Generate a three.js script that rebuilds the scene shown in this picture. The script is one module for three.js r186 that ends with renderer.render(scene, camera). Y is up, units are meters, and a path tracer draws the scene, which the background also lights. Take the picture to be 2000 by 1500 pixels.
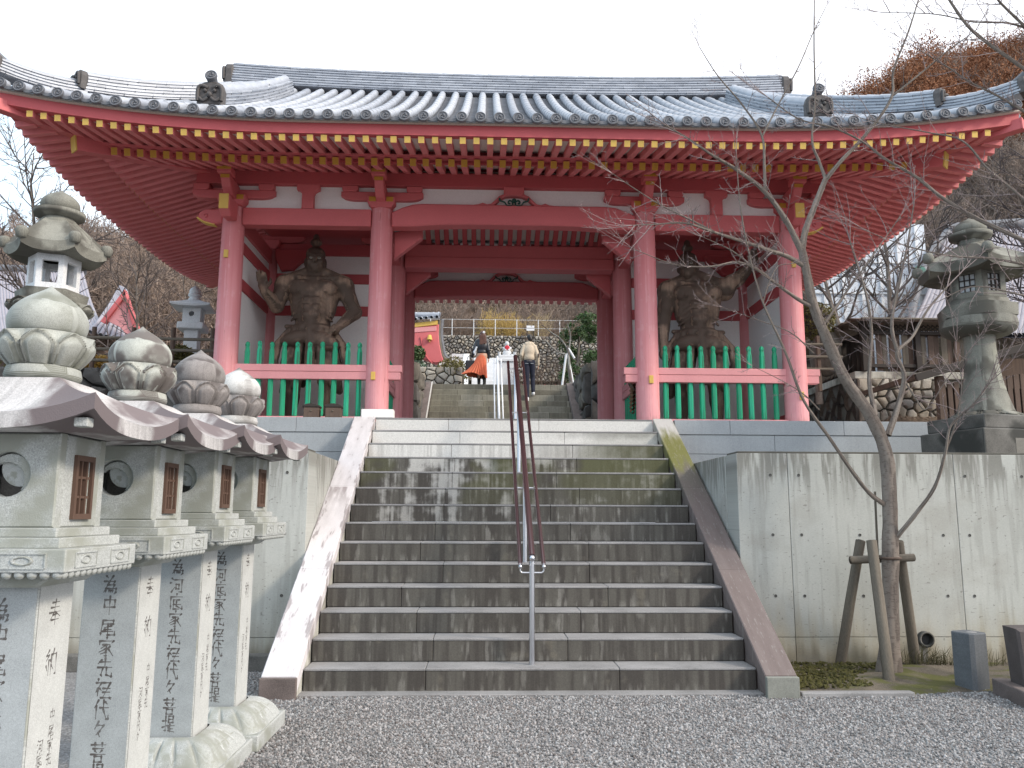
import * as THREE from 'three';
import { mergeGeometries, mergeVertices, toCreasedNormals } from 'three/addons/utils/BufferGeometryUtils.js';
import { RoundedBoxGeometry } from 'three/addons/geometries/RoundedBoxGeometry.js';
import { MarchingCubes } from 'three/addons/objects/MarchingCubes.js';

// ---------------------------------------------------------------- camera, sky, sun, exposure
const scene = new THREE.Scene();
const camera = new THREE.PerspectiveCamera(50.24, 4 / 3, 0.05, 600);
camera.position.set(-0.4028, 1.4322, 6.95);
camera.rotation.order = 'YXZ';
camera.rotation.set(0.1575, -0.0333, 0.0039);
camera.updateMatrixWorld();
const renderer = new THREE.WebGLRenderer({ antialias: true });
renderer.toneMapping = THREE.LinearToneMapping;
renderer.toneMappingExposure = 1.42;
renderer.shadowMap.enabled = true;
const SUN = new THREE.Vector3(0.82, 0.60, 0.34).normalize();
{ // pale high overcast, a little brighter round the veiled sun, thin blue to the left
  const W = 256, H = 128, d = new Float32Array(W * H * 4);
  for (let j = 0; j < H; j++) for (let i = 0; i < W; i++) {
    const v = (j + 0.5) / H, u = (i + 0.5) / W, lat = (v - 0.5) * Math.PI, lon = (u - 0.5) * 2 * Math.PI;
    const dir = new THREE.Vector3(Math.cos(lat) * Math.cos(lon), Math.sin(lat), Math.cos(lat) * Math.sin(lon));
    const c = Math.max(0, dir.dot(SUN));
    const band = 0.5 + 0.5 * Math.sin(lon * 3 + Math.sin(lat * 7) * 1.3 + 1.2) * Math.sin(lat * 5 + 0.7);
    const blue = THREE.MathUtils.smoothstep(-dir.x, 0.30, 0.66) * (0.6 + 0.4 * band);
    let b = 0.98 + 0.85 * Math.pow(c, 4) + 0.10 * band;
    if (lat < 0) b *= 0.6;
    const o = (j * W + i) * 4;
    d[o] = b * (0.97 - 0.46 * blue); d[o + 1] = b * (1.0 - 0.16 * blue); d[o + 2] = b * (1.07 + 0.03 * blue); d[o + 3] = 1;
  }
  const t = new THREE.DataTexture(d, W, H, THREE.RGBAFormat, THREE.FloatType);
  t.mapping = THREE.EquirectangularReflectionMapping; t.magFilter = t.minFilter = THREE.LinearFilter; t.needsUpdate = true;
  scene.background = t; scene.environment = t;
}
const sun = new THREE.DirectionalLight(0xfff1de, 2.0);
sun.position.copy(SUN).multiplyScalar(60); sun.target.position.set(0, 2, -4);
sun.castShadow = true; sun.shadow.radius = 16; sun.shadow.mapSize.set(4096, 4096);
Object.assign(sun.shadow.camera, { left: -28, right: 28, top: 28, bottom: -28, near: 1, far: 160 });
scene.add(sun, sun.target);

// ---------------------------------------------------------------- helpers
function rng(s) { let a = s >>> 0; return () => { a = (a + 0x6d2b79f5) | 0; let t = Math.imul(a ^ (a >>> 15), 1 | a); t = (t + Math.imul(t ^ (t >>> 7), 61 | t)) ^ t; return ((t ^ (t >>> 14)) >>> 0) / 4294967296; }; }
const V = (x, y, z) => new THREE.Vector3(x, y, z);
const clamp = THREE.MathUtils.clamp, lerp = THREE.MathUtils.lerp, sstep = THREE.MathUtils.smoothstep;
const counts = {};
function numbered(n) { const c = counts[n] = (counts[n] ?? -1) + 1; return c ? n + '_' + String(c).padStart(3, '0') : n; }
function thing(name, label, category, [x, y, z] = [0, 0, 0], turn = 0, group) {
  const o = new THREE.Group(); o.name = numbered(name); o.position.set(x, y, z); o.rotation.y = turn;
  o.userData = { label, category }; if (group) o.userData.group = group; scene.add(o); return o;
}
function part(parent, name, g, m) { const o = new THREE.Mesh(g, m); o.name = numbered(name); o.castShadow = o.receiveShadow = true; parent.add(o); return o; }
function struct(name, g, m, label) { const o = part(scene, name, g, m); o.userData = { kind: 'structure', label: label || name.replace(/_/g, ' '), category: name.replace(/_/g, ' ') }; return o; }
function prep(g) { // same attributes, no index, so that pieces can be joined
  g = g.index ? g.toNonIndexed() : g;
  for (const k of Object.keys(g.attributes)) if (!['position', 'normal', 'uv'].includes(k)) g.deleteAttribute(k);
  if (!g.attributes.normal) g.computeVertexNormals();
  if (!g.attributes.uv) g.setAttribute('uv', new THREE.BufferAttribute(new Float32Array(g.attributes.position.count * 2), 2));
  return g;
}
const join = (list) => mergeGeometries(list.map(prep));
function buv(g, s = 1, ox = 0, oy = 0) { // uv in metres from the dominant axis
  g = prep(g); const p = g.attributes.position, n = g.attributes.normal, uv = g.attributes.uv;
  for (let i = 0; i < p.count; i++) {
    const ax = Math.abs(n.getX(i)), ay = Math.abs(n.getY(i)), az = Math.abs(n.getZ(i));
    let a, b; if (ay > ax && ay > az) { a = p.getX(i); b = p.getZ(i); } else if (ax > az) { a = p.getZ(i); b = p.getY(i); } else { a = p.getX(i); b = p.getY(i); }
    uv.setXY(i, a * s + ox, b * s + oy);
  }
  return g;
}
const B = (w, h, d, x = 0, y = 0, z = 0) => buv(new THREE.BoxGeometry(w, h, d).translate(x, y, z));
const RB = (w, h, d, x = 0, y = 0, z = 0, r = 0.012) => buv(new RoundedBoxGeometry(w, h, d, 1, Math.min(r, w * 0.45, h * 0.45, d * 0.45)).translate(x, y, z));
const CY = (rt, rb, h, n, x = 0, y = 0, z = 0) => new THREE.CylinderGeometry(rt, rb, h, n).translate(x, y, z);
function ext(pts, depth, bev = 0.01, holes) { // outline in x,y extruded along z, centred on z = 0
  const s = new THREE.Shape(pts.map((p) => new THREE.Vector2(p[0], p[1])));
  if (holes) for (const h of holes) s.holes.push(new THREE.Path(h.map((p) => new THREE.Vector2(p[0], p[1]))));
  const g = new THREE.ExtrudeGeometry(s, { depth: depth - 2 * bev, bevelEnabled: bev > 0, bevelSize: bev, bevelThickness: bev, bevelOffset: -bev, bevelSegments: 1, curveSegments: 8 });
  return buv(g.translate(0, 0, -depth / 2 + bev));
}
class Tubes { // many tapered tubes gathered in one geometry
  constructor() { this.p = []; this.n = []; this.u = []; this.i = []; }
  add(pts, rad, sides = 6, us = 1) {
    const N = pts.length, base = this.p.length / 3; let up = V(0, 1, 0), T = V(), A = V(), Bn = V(), len = 0;
    for (let k = 0; k < N; k++) {
      T.subVectors(pts[Math.min(k + 1, N - 1)], pts[Math.max(k - 1, 0)]).normalize();
      if (k === 0) { up = Math.abs(T.y) > 0.9 ? V(1, 0, 0) : V(0, 1, 0); } else len += pts[k].distanceTo(pts[k - 1]);
      A.crossVectors(T, up).normalize(); Bn.crossVectors(A, T).normalize(); up.copy(Bn);
      const r = typeof rad === 'function' ? rad(k / (N - 1)) : rad[k];
      for (let s = 0; s <= sides; s++) {
        const a = s / sides * Math.PI * 2, c = Math.cos(a), d = Math.sin(a);
        const nx = A.x * c + Bn.x * d, ny = A.y * c + Bn.y * d, nz = A.z * c + Bn.z * d;
        this.p.push(pts[k].x + nx * r, pts[k].y + ny * r, pts[k].z + nz * r); this.n.push(nx, ny, nz); this.u.push(s / sides * us, len * us);
      }
    }
    for (let k = 0; k < N - 1; k++) for (let s = 0; s < sides; s++) { const a = base + k * (sides + 1) + s, b = a + sides + 1; this.i.push(a, b, a + 1, b, b + 1, a + 1); }
    return this;
  }
  cap(pt, r) { const g = new THREE.SphereGeometry(r, 6, 4).translate(pt.x, pt.y, pt.z), b = this.p.length / 3; this.p.push(...g.attributes.position.array); this.n.push(...g.attributes.normal.array); this.u.push(...g.attributes.uv.array); for (const k of g.index.array) this.i.push(k + b); return this; }
  geo() { const g = new THREE.BufferGeometry(); g.setAttribute('position', new THREE.Float32BufferAttribute(this.p, 3)); g.setAttribute('normal', new THREE.Float32BufferAttribute(this.n, 3)); g.setAttribute('uv', new THREE.Float32BufferAttribute(this.u, 2)); g.setIndex(this.i); return g; }
}
const spline = (pts, n) => new THREE.CatmullRomCurve3(pts).getPoints(n);
// a photographed direction met with the plane z = const gives a real place in the scene
const RAYQ = camera.quaternion.clone(), F = 1600;
function at(px, py, z) { const d = V((px - 1000) / F, -(py - 750) / F, -1).applyQuaternion(RAYQ), t = (z - 6.95) / d.z; return camera.position.clone().addScaledVector(d, t); }

// ---------------------------------------------------------------- textures
const HS = new Float32Array(65536); { const r = rng(77); for (let i = 0; i < 65536; i++) HS[i] = r(); }
const h2 = (x, y, s) => HS[(x * 374761393 + y * 668265263 + s * 974711) >>> 7 & 65535];
function vn(u, v, fx, fy, s) { // tileable value noise, u and v in 0..1
  const x = u * fx, y = v * fy, x0 = Math.floor(x), y0 = Math.floor(y); let a = x - x0, b = y - y0; a = a * a * (3 - 2 * a); b = b * b * (3 - 2 * b);
  const m = (k, n) => ((k % n) + n) % n, X0 = m(x0, fx), X1 = m(x0 + 1, fx), Y0 = m(y0, fy), Y1 = m(y0 + 1, fy);
  return (h2(X0, Y0, s) * (1 - a) + h2(X1, Y0, s) * a) * (1 - b) + (h2(X0, Y1, s) * (1 - a) + h2(X1, Y1, s) * a) * b;
}
function fbm(u, v, fx, fy, oct, s) { let t = 0, w = 0.5, n = 0; for (let o = 0; o < oct; o++) { t += w * vn(u, v, fx, fy, s + o * 13); n += w; w *= 0.5; fx *= 2; fy *= 2; } return t / n; }
const enc = (x) => { x = clamp(x, 0, 1); return Math.round(255 * (x <= 0.0031308 ? 12.92 * x : 1.055 * Math.pow(x, 1 / 2.4) - 0.055)); };
function tex(W, H, fn, data = false, px = 1, py = 1) {
  const d = new Uint8Array(W * H * 4);
  for (let j = 0; j < H; j++) for (let i = 0; i < W; i++) {
    const c = fn((i + 0.5) / W, (j + 0.5) / H), o = (j * W + i) * 4;
    if (data) d[o] = d[o + 1] = d[o + 2] = clamp(Math.round(c * 255), 0, 255); else { d[o] = enc(c[0]); d[o + 1] = enc(c[1]); d[o + 2] = enc(c[2]); } d[o + 3] = 255;
  }
  const t = new THREE.DataTexture(d, W, H, THREE.RGBAFormat); t.wrapS = t.wrapT = THREE.RepeatWrapping; t.magFilter = THREE.LinearFilter; t.minFilter = THREE.LinearMipmapLinearFilter; t.generateMipmaps = true;
  if (!data) t.colorSpace = THREE.SRGBColorSpace; t.repeat.set(px, py); t.needsUpdate = true; return t;
}
const mix3 = (a, b, t) => [a[0] + (b[0] - a[0]) * t, a[1] + (b[1] - a[1]) * t, a[2] + (b[2] - a[2]) * t];
const sc3 = (a, k) => [a[0] * k, a[1] * k, a[2] * k];
const M = {};
const std = (o) => new THREE.MeshStandardMaterial({ roughness: 0.85, ...o });
const lin = (r, g, b) => new THREE.Color().setRGB(r, g, b);
// a surface with noise of two scales round a base colour
function mottled(base, { amp = 0.25, f = 6, s = 1, tile = 1, dark = null, darkAt = 0.62, streak = 0, grain = 0.15, rough = 0.85, bump = 0, size = 512, ...o } = {}) {
  const fn = (u, v) => {
    const a = fbm(u, v, f, f, 5, s), g = vn(u, v, size / 2, size / 2, s + 3); let k = 1 + amp * 2 * (a - 0.5) + grain * (g - 0.5) * 2;
    if (streak) k += streak * 2 * (fbm(u, v, f * 8, 2, 4, s + 9) - 0.5);
    let c = sc3(base, k); if (dark) c = mix3(c, dark, sstep(fbm(u, v, f * 0.7 | 0 || 1, f * 0.7 | 0 || 1, 5, s + 21), darkAt - 0.08, darkAt + 0.12)); return c;
  };
  const m = std({ map: tex(size, size, fn, false, 1 / tile, 1 / tile), roughness: rough, ...o });
  if (bump) { m.bumpMap = tex(size, size, (u, v) => 0.6 * fbm(u, v, f * 2, f * 2, 5, s) + 0.4 * vn(u, v, size / 2, size / 2, s + 3), true, 1 / tile, 1 / tile); m.bumpScale = bump; }
  return m;
}
M.rafter = mottled([0.70, 0.205, 0.21], { amp: 0.14, f: 4, tile: 1.3, grain: 0.06, streak: 0.05, rough: 0.7, s: 4 });
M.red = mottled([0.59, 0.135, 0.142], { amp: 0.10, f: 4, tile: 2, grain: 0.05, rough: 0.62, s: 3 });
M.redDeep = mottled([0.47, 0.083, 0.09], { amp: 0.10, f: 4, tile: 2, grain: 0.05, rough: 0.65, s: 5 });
M.pillar = std({ roughness: 0.66, map: tex(1024, 1024, (u, v) => { // sun-bleached lacquer, scuffed, painted paler towards the foot for the light below the eaves, drying cracks along the grain
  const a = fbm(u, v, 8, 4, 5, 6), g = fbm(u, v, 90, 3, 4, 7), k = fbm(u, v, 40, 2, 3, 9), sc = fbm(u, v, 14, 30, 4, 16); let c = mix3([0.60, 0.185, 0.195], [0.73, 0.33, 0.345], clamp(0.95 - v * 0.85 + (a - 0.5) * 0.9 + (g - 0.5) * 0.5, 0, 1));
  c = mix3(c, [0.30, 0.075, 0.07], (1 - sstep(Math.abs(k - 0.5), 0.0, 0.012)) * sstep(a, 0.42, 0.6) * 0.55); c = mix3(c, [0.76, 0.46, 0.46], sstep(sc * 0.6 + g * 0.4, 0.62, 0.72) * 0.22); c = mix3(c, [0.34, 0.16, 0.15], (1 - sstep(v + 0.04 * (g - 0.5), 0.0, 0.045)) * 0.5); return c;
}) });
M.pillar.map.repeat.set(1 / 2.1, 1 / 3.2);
M.rail = mottled([0.70, 0.30, 0.31], { amp: 0.14, f: 4, tile: 2, grain: 0.05, rough: 0.7, s: 8 });
M.plaster = mottled([0.83, 0.81, 0.79], { amp: 0.06, f: 3, tile: 3, grain: 0.04, rough: 0.95, s: 10 });
M.soffit = mottled([0.76, 0.71, 0.65], { amp: 0.08, f: 4, tile: 2, grain: 0.05, rough: 0.95, s: 11 });
M.cream = mottled([0.62, 0.55, 0.48], { amp: 0.1, f: 4, tile: 2, rough: 0.9, s: 12 });
M.tileShade = std({ color: lin(0.36, 0.19, 0.045), roughness: 0.9 });  // golden brown board colour paints the shade under the tile edge
M.yellow = std({ color: lin(0.66, 0.43, 0.10), roughness: 0.7 });
M.yellowDull = std({ color: lin(0.50, 0.26, 0.035), roughness: 0.8 });
M.greens = [[0.012, 0.36, 0.19], [0.014, 0.31, 0.16], [0.02, 0.38, 0.215]].map((c, k) => mottled(c, { amp: 0.25, f: 6, tile: 0.5, streak: 0.2, rough: 0.65, s: 14 + k, size: 256, dark: [0.02, 0.17, 0.09], darkAt: 0.62 }));
M.greenDark = std({ color: lin(0.01, 0.07, 0.05), roughness: 0.7 });
M.tiles = [0, 1, 2].map((k) => mottled([0.30 + k * 0.05, 0.325 + k * 0.05, 0.37 + k * 0.05], { amp: 0.30, f: 5, tile: 0.8, grain: 0.1, rough: 0.42, s: 20 + k * 4, size: 256 }));
M.panTile = [0, 1].map((k) => mottled([0.135 + k * 0.03, 0.145 + k * 0.03, 0.165 + k * 0.03], { amp: 0.3, f: 6, tile: 0.7, rough: 0.5, s: 28 + k, size: 256 }));  // darker than the round tiles: shade between the columns painted into the colour
M.tileDark = mottled([0.125, 0.13, 0.145], { amp: 0.4, f: 6, tile: 0.5, rough: 0.6, s: 33, size: 256 });
M.oni = mottled([0.075, 0.068, 0.066], { amp: 0.5, f: 7, tile: 0.4, rough: 0.7, s: 35, size: 256 });
M.concrete = mottled([0.42, 0.42, 0.385], { amp: 0.12, f: 5, tile: 2, rough: 0.9, s: 40 });
M.platform = mottled([0.33, 0.355, 0.375], { amp: 0.10, f: 6, tile: 1.6, streak: 0.04, grain: 0.12, rough: 0.8, s: 44 });
M.granite = mottled([0.405, 0.42, 0.405], { amp: 0.12, f: 6, tile: 0.7, grain: 0.32, rough: 0.85, s: 48, bump: 0.0012, dark: [0.30, 0.31, 0.27], darkAt: 0.62 });
M.graniteRoof = mottled([0.42, 0.405, 0.40], { amp: 0.35, f: 5, tile: 0.8, grain: 0.22, streak: 0.30, rough: 0.85, s: 52, bump: 0.0012, dark: [0.16, 0.13, 0.132], darkAt: 0.49 });
M.graniteFinial = mottled([0.36, 0.37, 0.335], { amp: 0.4, f: 5, tile: 0.5, grain: 0.22, streak: 0.1, rough: 0.85, s: 56, bump: 0.0012, dark: [0.13, 0.115, 0.105], darkAt: 0.50 });
M.graniteOld = mottled([0.215, 0.212, 0.182], { amp: 0.35, f: 5, tile: 0.9, grain: 0.25, rough: 0.95, s: 60, bump: 0.003, dark: [0.10, 0.095, 0.08], darkAt: 0.50 });
M.graniteWhite = mottled([0.64, 0.65, 0.66], { amp: 0.08, f: 6, tile: 0.7, grain: 0.15, rough: 0.8, s: 63, size: 256 });
M.stoneBlack = mottled([0.13, 0.125, 0.115], { amp: 0.5, f: 5, tile: 1.0, grain: 0.25, rough: 0.95, s: 66, dark: [0.05, 0.05, 0.045], darkAt: 0.55 });
M.wood = mottled([0.10, 0.068, 0.052], { amp: 0.3, f: 3, tile: 1, streak: 0.3, rough: 0.85, s: 70, size: 256 });
M.woodGrey = mottled([0.135, 0.115, 0.09], { amp: 0.25, f: 3, tile: 1, streak: 0.3, rough: 0.9, s: 72, size: 256, bump: 0.004 });
M.woodDark = std({ color: lin(0.035, 0.028, 0.024), roughness: 0.8 });
M.statue = mottled([0.285, 0.20, 0.145], { amp: 0.6, f: 6, tile: 1.2, streak: 0.35, grain: 0.2, rough: 0.72, s: 75, bump: 0.012, dark: [0.11, 0.078, 0.06], darkAt: 0.50 });
{ // bark with lenticel bands round the stem and darker rough patches
  const f = (u, v) => { const a = fbm(u, v, 6, 5, 5, 80), b = vn(u, v, 11, 130, 82) * 0.55 + vn(u, v, 26, 170, 84) * 0.45, p = fbm(u, v, 4, 3, 4, 86); return [a, sstep(b, 0.60, 0.74), sstep(p, 0.55, 0.66)]; };
  M.bark = std({ roughness: 0.95, map: tex(512, 512, (u, v) => { const [a, b, p] = f(u, v); let c = mix3([0.15, 0.12, 0.10], [0.27, 0.235, 0.20], a); c = mix3(c, [0.10, 0.075, 0.065], b * 0.5); return mix3(c, [0.075, 0.06, 0.052], p * 0.7); }, false, 2, 2), bumpMap: tex(512, 512, (u, v) => { const [a, b, p] = f(u, v); return clamp(0.35 * a + 0.25 * b + 0.4 * p * vn(u, v, 60, 60, 88), 0, 1); }, true, 2, 2), bumpScale: 0.006 });
}
M.twig = std({ color: lin(0.235, 0.185, 0.18), roughness: 0.9 });
M.twigDark = std({ color: lin(0.075, 0.060, 0.062), roughness: 0.9 });
M.steel = std({ color: lin(0.62, 0.63, 0.66), metalness: 1, roughness: 0.28 });
M.grip = new THREE.MeshPhysicalMaterial({ color: lin(0.050, 0.022, 0.024), roughness: 0.42, clearcoat: 1.0, clearcoatRoughness: 0.16 });
M.white = std({ color: lin(0.72, 0.73, 0.75), roughness: 0.7 });
M.black = std({ color: lin(0.012, 0.012, 0.013), roughness: 0.7 });
M.paleBlue = mottled([0.62, 0.66, 0.72], { amp: 0.06, f: 3, tile: 3, rough: 0.9, s: 84, size: 256 });
M.cutStone = [0, 1, 2, 3].map((k) => mottled([[0.34, 0.30, 0.245], [0.27, 0.255, 0.235], [0.22, 0.20, 0.18], [0.40, 0.37, 0.32]][k], { amp: 0.3, f: 5, tile: 0.7, rough: 0.95, s: 90 + k * 3, bump: 0.006, size: 256 }));
M.mortar = mottled([0.11, 0.105, 0.09], { amp: 0.4, f: 6, tile: 1, rough: 1, s: 103, size: 256 });
M.darkRock = [0, 1, 2].map((k) => mottled([[0.10, 0.092, 0.085], [0.075, 0.07, 0.066], [0.135, 0.12, 0.10]][k], { amp: 0.45, f: 5, tile: 0.6, rough: 0.95, s: 106 + k * 3, bump: 0.008, size: 256 }));
// irregular stones fitted together: cells of scattered points, each clipped by its neighbours and shrunk by the joint
function cells(w, h, nx, ny, seed, gap, jit = 0.75) {
  const r = rng(seed), P = [];
  for (let j = 0; j < ny; j++) for (let i = 0; i < nx; i++) P.push([(i + 0.5 + (j % 2 ? 0.25 : -0.25) + (r() - 0.5) * jit) * w / nx, (j + 0.5 + (r() - 0.5) * jit) * h / ny]);
  const out = [];
  P.forEach((c, a) => {
    let poly = [[0, 0], [w, 0], [w, h], [0, h]];
    P.forEach((d, b) => {
      if (a === b || Math.hypot(d[0] - c[0], d[1] - c[1]) > 3.2 * Math.max(w / nx, h / ny)) return;
      let nxx = d[0] - c[0], nyy = d[1] - c[1]; const L = Math.hypot(nxx, nyy); nxx /= L; nyy /= L; const lim = L / 2 - gap / 2, q = [];
      for (let k = 0; k < poly.length; k++) {
        const s = poly[k], e = poly[(k + 1) % poly.length], ds = (s[0] - c[0]) * nxx + (s[1] - c[1]) * nyy - lim, de = (e[0] - c[0]) * nxx + (e[1] - c[1]) * nyy - lim;
        if (ds <= 0) q.push(s); if (ds * de < 0) { const t = ds / (ds - de); q.push([s[0] + (e[0] - s[0]) * t, s[1] + (e[1] - s[1]) * t]); }
      }
      poly = q;
    });
    if (poly.length > 2) out.push({ c, poly });
  });
  return out;
}
function stoneGeo({ c, poly }, depth, r, round = 0.7) { // a domed, rough faced stone standing out along +z; uv in metres
  const ring = (k, z, j) => poly.map((p) => [c[0] + (p[0] - c[0]) * k + (r() - 0.5) * j, c[1] + (p[1] - c[1]) * k + (r() - 0.5) * j, z + (r() - 0.5) * j * 1.2]);
  const j = depth * 0.12, R = [ring(1, -0.05, 0), ring(0.99, depth * 0.45, 0), ring(0.86, depth * 0.85, j), ring(round * 0.7, depth, j * 1.6)], n = poly.length, pos = [];
  for (let k = 0; k < 3; k++) for (let i = 0; i < n; i++) { const a = R[k][i], b = R[k][(i + 1) % n], d = R[k + 1][i], e = R[k + 1][(i + 1) % n]; pos.push(...a, ...b, ...e, ...a, ...e, ...d); }
  const top = [c[0], c[1], depth * (1.0 + (r() - 0.4) * 0.12)];
  for (let i = 0; i < n; i++) pos.push(...R[3][i], ...R[3][(i + 1) % n], ...top);
  const g = new THREE.BufferGeometry(); g.setAttribute('position', new THREE.Float32BufferAttribute(pos, 3)); g.computeVertexNormals(); return buv(toCreasedNormals(g, 0.9), 1, r(), r());
}
// signed distance figures: tapered capsules and ellipsoids joined by a smooth minimum and meshed
function figure(prims, lo, hi, cell) {
  const size = Math.max(hi[0] - lo[0], hi[1] - lo[1], hi[2] - lo[2]), N = Math.min(150, Math.ceil(size / cell) + 6), half = N * cell / 2;
  const cx = (lo[0] + hi[0]) / 2, cy = (lo[1] + hi[1]) / 2, cz = (lo[2] + hi[2]) / 2;
  const mc = new MarchingCubes(N, new THREE.MeshBasicMaterial(), false, false, 400000), f = mc.field; f.fill(-1); mc.isolation = 0;
  const D = new Float32Array(N * N * N).fill(9);
  for (const p of prims) {
    const k = p.k ?? 0.03, R = (p.r2 !== undefined ? Math.max(p.r, p.r2) : p.r) * (p.s ? Math.max(...p.s) : 1) + k * 1.5 + cell, b = p.b ?? p.a;
    const i0 = [0, 1, 2].map((q) => Math.min(p.a[q], b[q]) - R), i1 = [0, 1, 2].map((q) => Math.max(p.a[q], b[q]) + R), C = [cx, cy, cz];
    const g0 = i0.map((v, q) => clamp(Math.floor((v - C[q]) / cell + N / 2), 0, N - 1)), g1 = i1.map((v, q) => clamp(Math.ceil((v - C[q]) / cell + N / 2), 0, N - 1));
    const bx = b[0] - p.a[0], by = b[1] - p.a[1], bz = b[2] - p.a[2], bb = bx * bx + by * by + bz * bz || 1e-9, r2 = p.r2 ?? p.r;
    for (let z = g0[2]; z <= g1[2]; z++) for (let y = g0[1]; y <= g1[1]; y++) for (let x = g0[0]; x <= g1[0]; x++) {
      let px = cx + (x - N / 2) * cell - p.a[0], py = cy + (y - N / 2) * cell - p.a[1], pz = cz + (z - N / 2) * cell - p.a[2], d;
      if (p.s) { if (p.rz) { const c = Math.cos(p.rz), s = Math.sin(p.rz), t = px * c + py * s; py = -px * s + py * c; px = t; } const q = Math.hypot(px / p.s[0], py / p.s[1], pz / p.s[2]); d = (q - p.r) * Math.min(...p.s); if (q > 1e-6) d = q * (q - p.r) / Math.hypot(px / p.s[0] ** 2, py / p.s[1] ** 2, pz / p.s[2] ** 2); }
      else { const t = clamp((px * bx + py * by + pz * bz) / bb, 0, 1); d = Math.hypot(px - bx * t, py - by * t, pz - bz * t) - (p.r + (r2 - p.r) * t); }
      const o = x + y * N + z * N * N, e = D[o];
      if (p.sub) { const h = clamp(0.5 - 0.5 * (e + d) / k, 0, 1); D[o] = e + (-d - e) * h + k * h * (1 - h); }
      else { const h = clamp(0.5 + 0.5 * (e - d) / k, 0, 1); D[o] = e + (d - e) * h - k * h * (1 - h); }
    }
  }
  for (let i = 0; i < D.length; i++) f[i] = -D[i];
  mc.update();
  const n = mc.count, pos = new Float32Array(n * 3), nor = new Float32Array(n * 3);
  for (let i = 0; i < n; i++) {
    pos[i * 3] = mc.positionArray[i * 3] * half + cx; pos[i * 3 + 1] = mc.positionArray[i * 3 + 1] * half + cy; pos[i * 3 + 2] = mc.positionArray[i * 3 + 2] * half + cz;
    for (let q = 0; q < 3; q++) nor[i * 3 + q] = mc.normalArray[i * 3 + q];
  }
  const g = new THREE.BufferGeometry(); g.setAttribute('position', new THREE.BufferAttribute(pos, 3)); g.setAttribute('normal', new THREE.BufferAttribute(nor, 3));
  let m = mergeVertices(g, 1e-4); m.deleteAttribute('normal'); m = mergeVertices(m, 1e-4); m.computeVertexNormals(); return buv(m);
}
// ---------------------------------------------------------------- the gate
const PF = 2.688, ZR = -6.65, EX = 6.45, EO = 4.0, HX = 2.45;
const gate = thing('temple_gate', 'wide vermilion temple gate under a grey tiled roof at the head of the stairs', 'gate', [0, PF, ZR]);
const gp = (name, g, m, parent = gate) => { const o = part(parent, name, g.translate(0, -PF, -ZR), m); return o; };
const gput = (o, x, y, z) => { o.position.set(x, y - PF, z - ZR); return o; };
const liftA = (x) => Math.pow(Math.max(0, (Math.abs(x) / EX - 0.42) / 0.58), 2.1), liftB = (z) => Math.pow(Math.max(0, (Math.abs(z) / EO - 0.2) / 0.8), 2.1);
const lift = (x, zl) => 0.33 * Math.min(1.15, liftA(x)) * Math.min(1.15, liftB(zl));
const prof = (s) => 6.30 + 0.54 * s + 0.02 * s * s;
const yAt = (py, z, px = 1000) => at(px, py, z).y;
const PX = [-4.1, -1.94, 1.94, 4.1], PZ = [-4.65, -6.65, -8.65];
// pillars
{
  const prof2 = []; for (let k = 0; k <= 12; k++) { const t = k / 12; prof2.push(new THREE.Vector2(0.168 - 0.012 * t * t, t * 3.17)); }
  const g = new THREE.LatheGeometry(prof2, 28); { const uv = g.attributes.uv; for (let i = 0; i < uv.count; i++) uv.setXY(i, uv.getX(i) * 1.05, uv.getY(i) * 3.17); }
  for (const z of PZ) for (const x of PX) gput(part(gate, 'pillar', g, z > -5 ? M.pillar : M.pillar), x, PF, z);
  const nc = RB(0.062, 0.115, 0.03, 0, 0, 0, 0.006);
  for (const [i, py, dx] of [[0, 495, -0.03], [1, 734, -0.04], [2, 741, 0.02], [3, 515, 0.0], [3, 773, 0.02]]) { const y = yAt(py, -4.48, 947 + (PX[i] + 0.4) * 138); gput(part(gate, 'gilt_plate', nc, M.yellow), PX[i] + dx, y, -4.478); }
}
// straight beams of the side bays, tie beams running back, the middle beam
for (const s of [-1, 1]) {
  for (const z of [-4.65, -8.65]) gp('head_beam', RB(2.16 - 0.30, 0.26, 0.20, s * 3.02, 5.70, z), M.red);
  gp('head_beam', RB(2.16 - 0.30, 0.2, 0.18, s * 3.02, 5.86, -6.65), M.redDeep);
  for (const x of [1.94, 4.1]) for (const z of [-5.65, -7.65]) gp('tie_beam', RB(0.18, 0.24, 1.70, s * x, 5.70, z), M.red);
  // slanted brackets from the passage pillars up to the middle beam
  for (const z of [-5.05, -7.0]) { const o = part(gate, 'tie_bracket', ext([[0, 0], [0.42, 0.34], [0.42, 0.5], [0, 0.42]], 0.14).rotateY(s > 0 ? Math.PI : 0), M.red); gput(o, s * 1.79, 5.22, z); }
}
gp('middle_beam', RB(3.56, 0.22, 0.26, 0, 5.86, -6.65), M.red);
gp('middle_beam', RB(3.56, 0.19, 0.30, 0, 5.654, -6.65), M.red);
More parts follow.
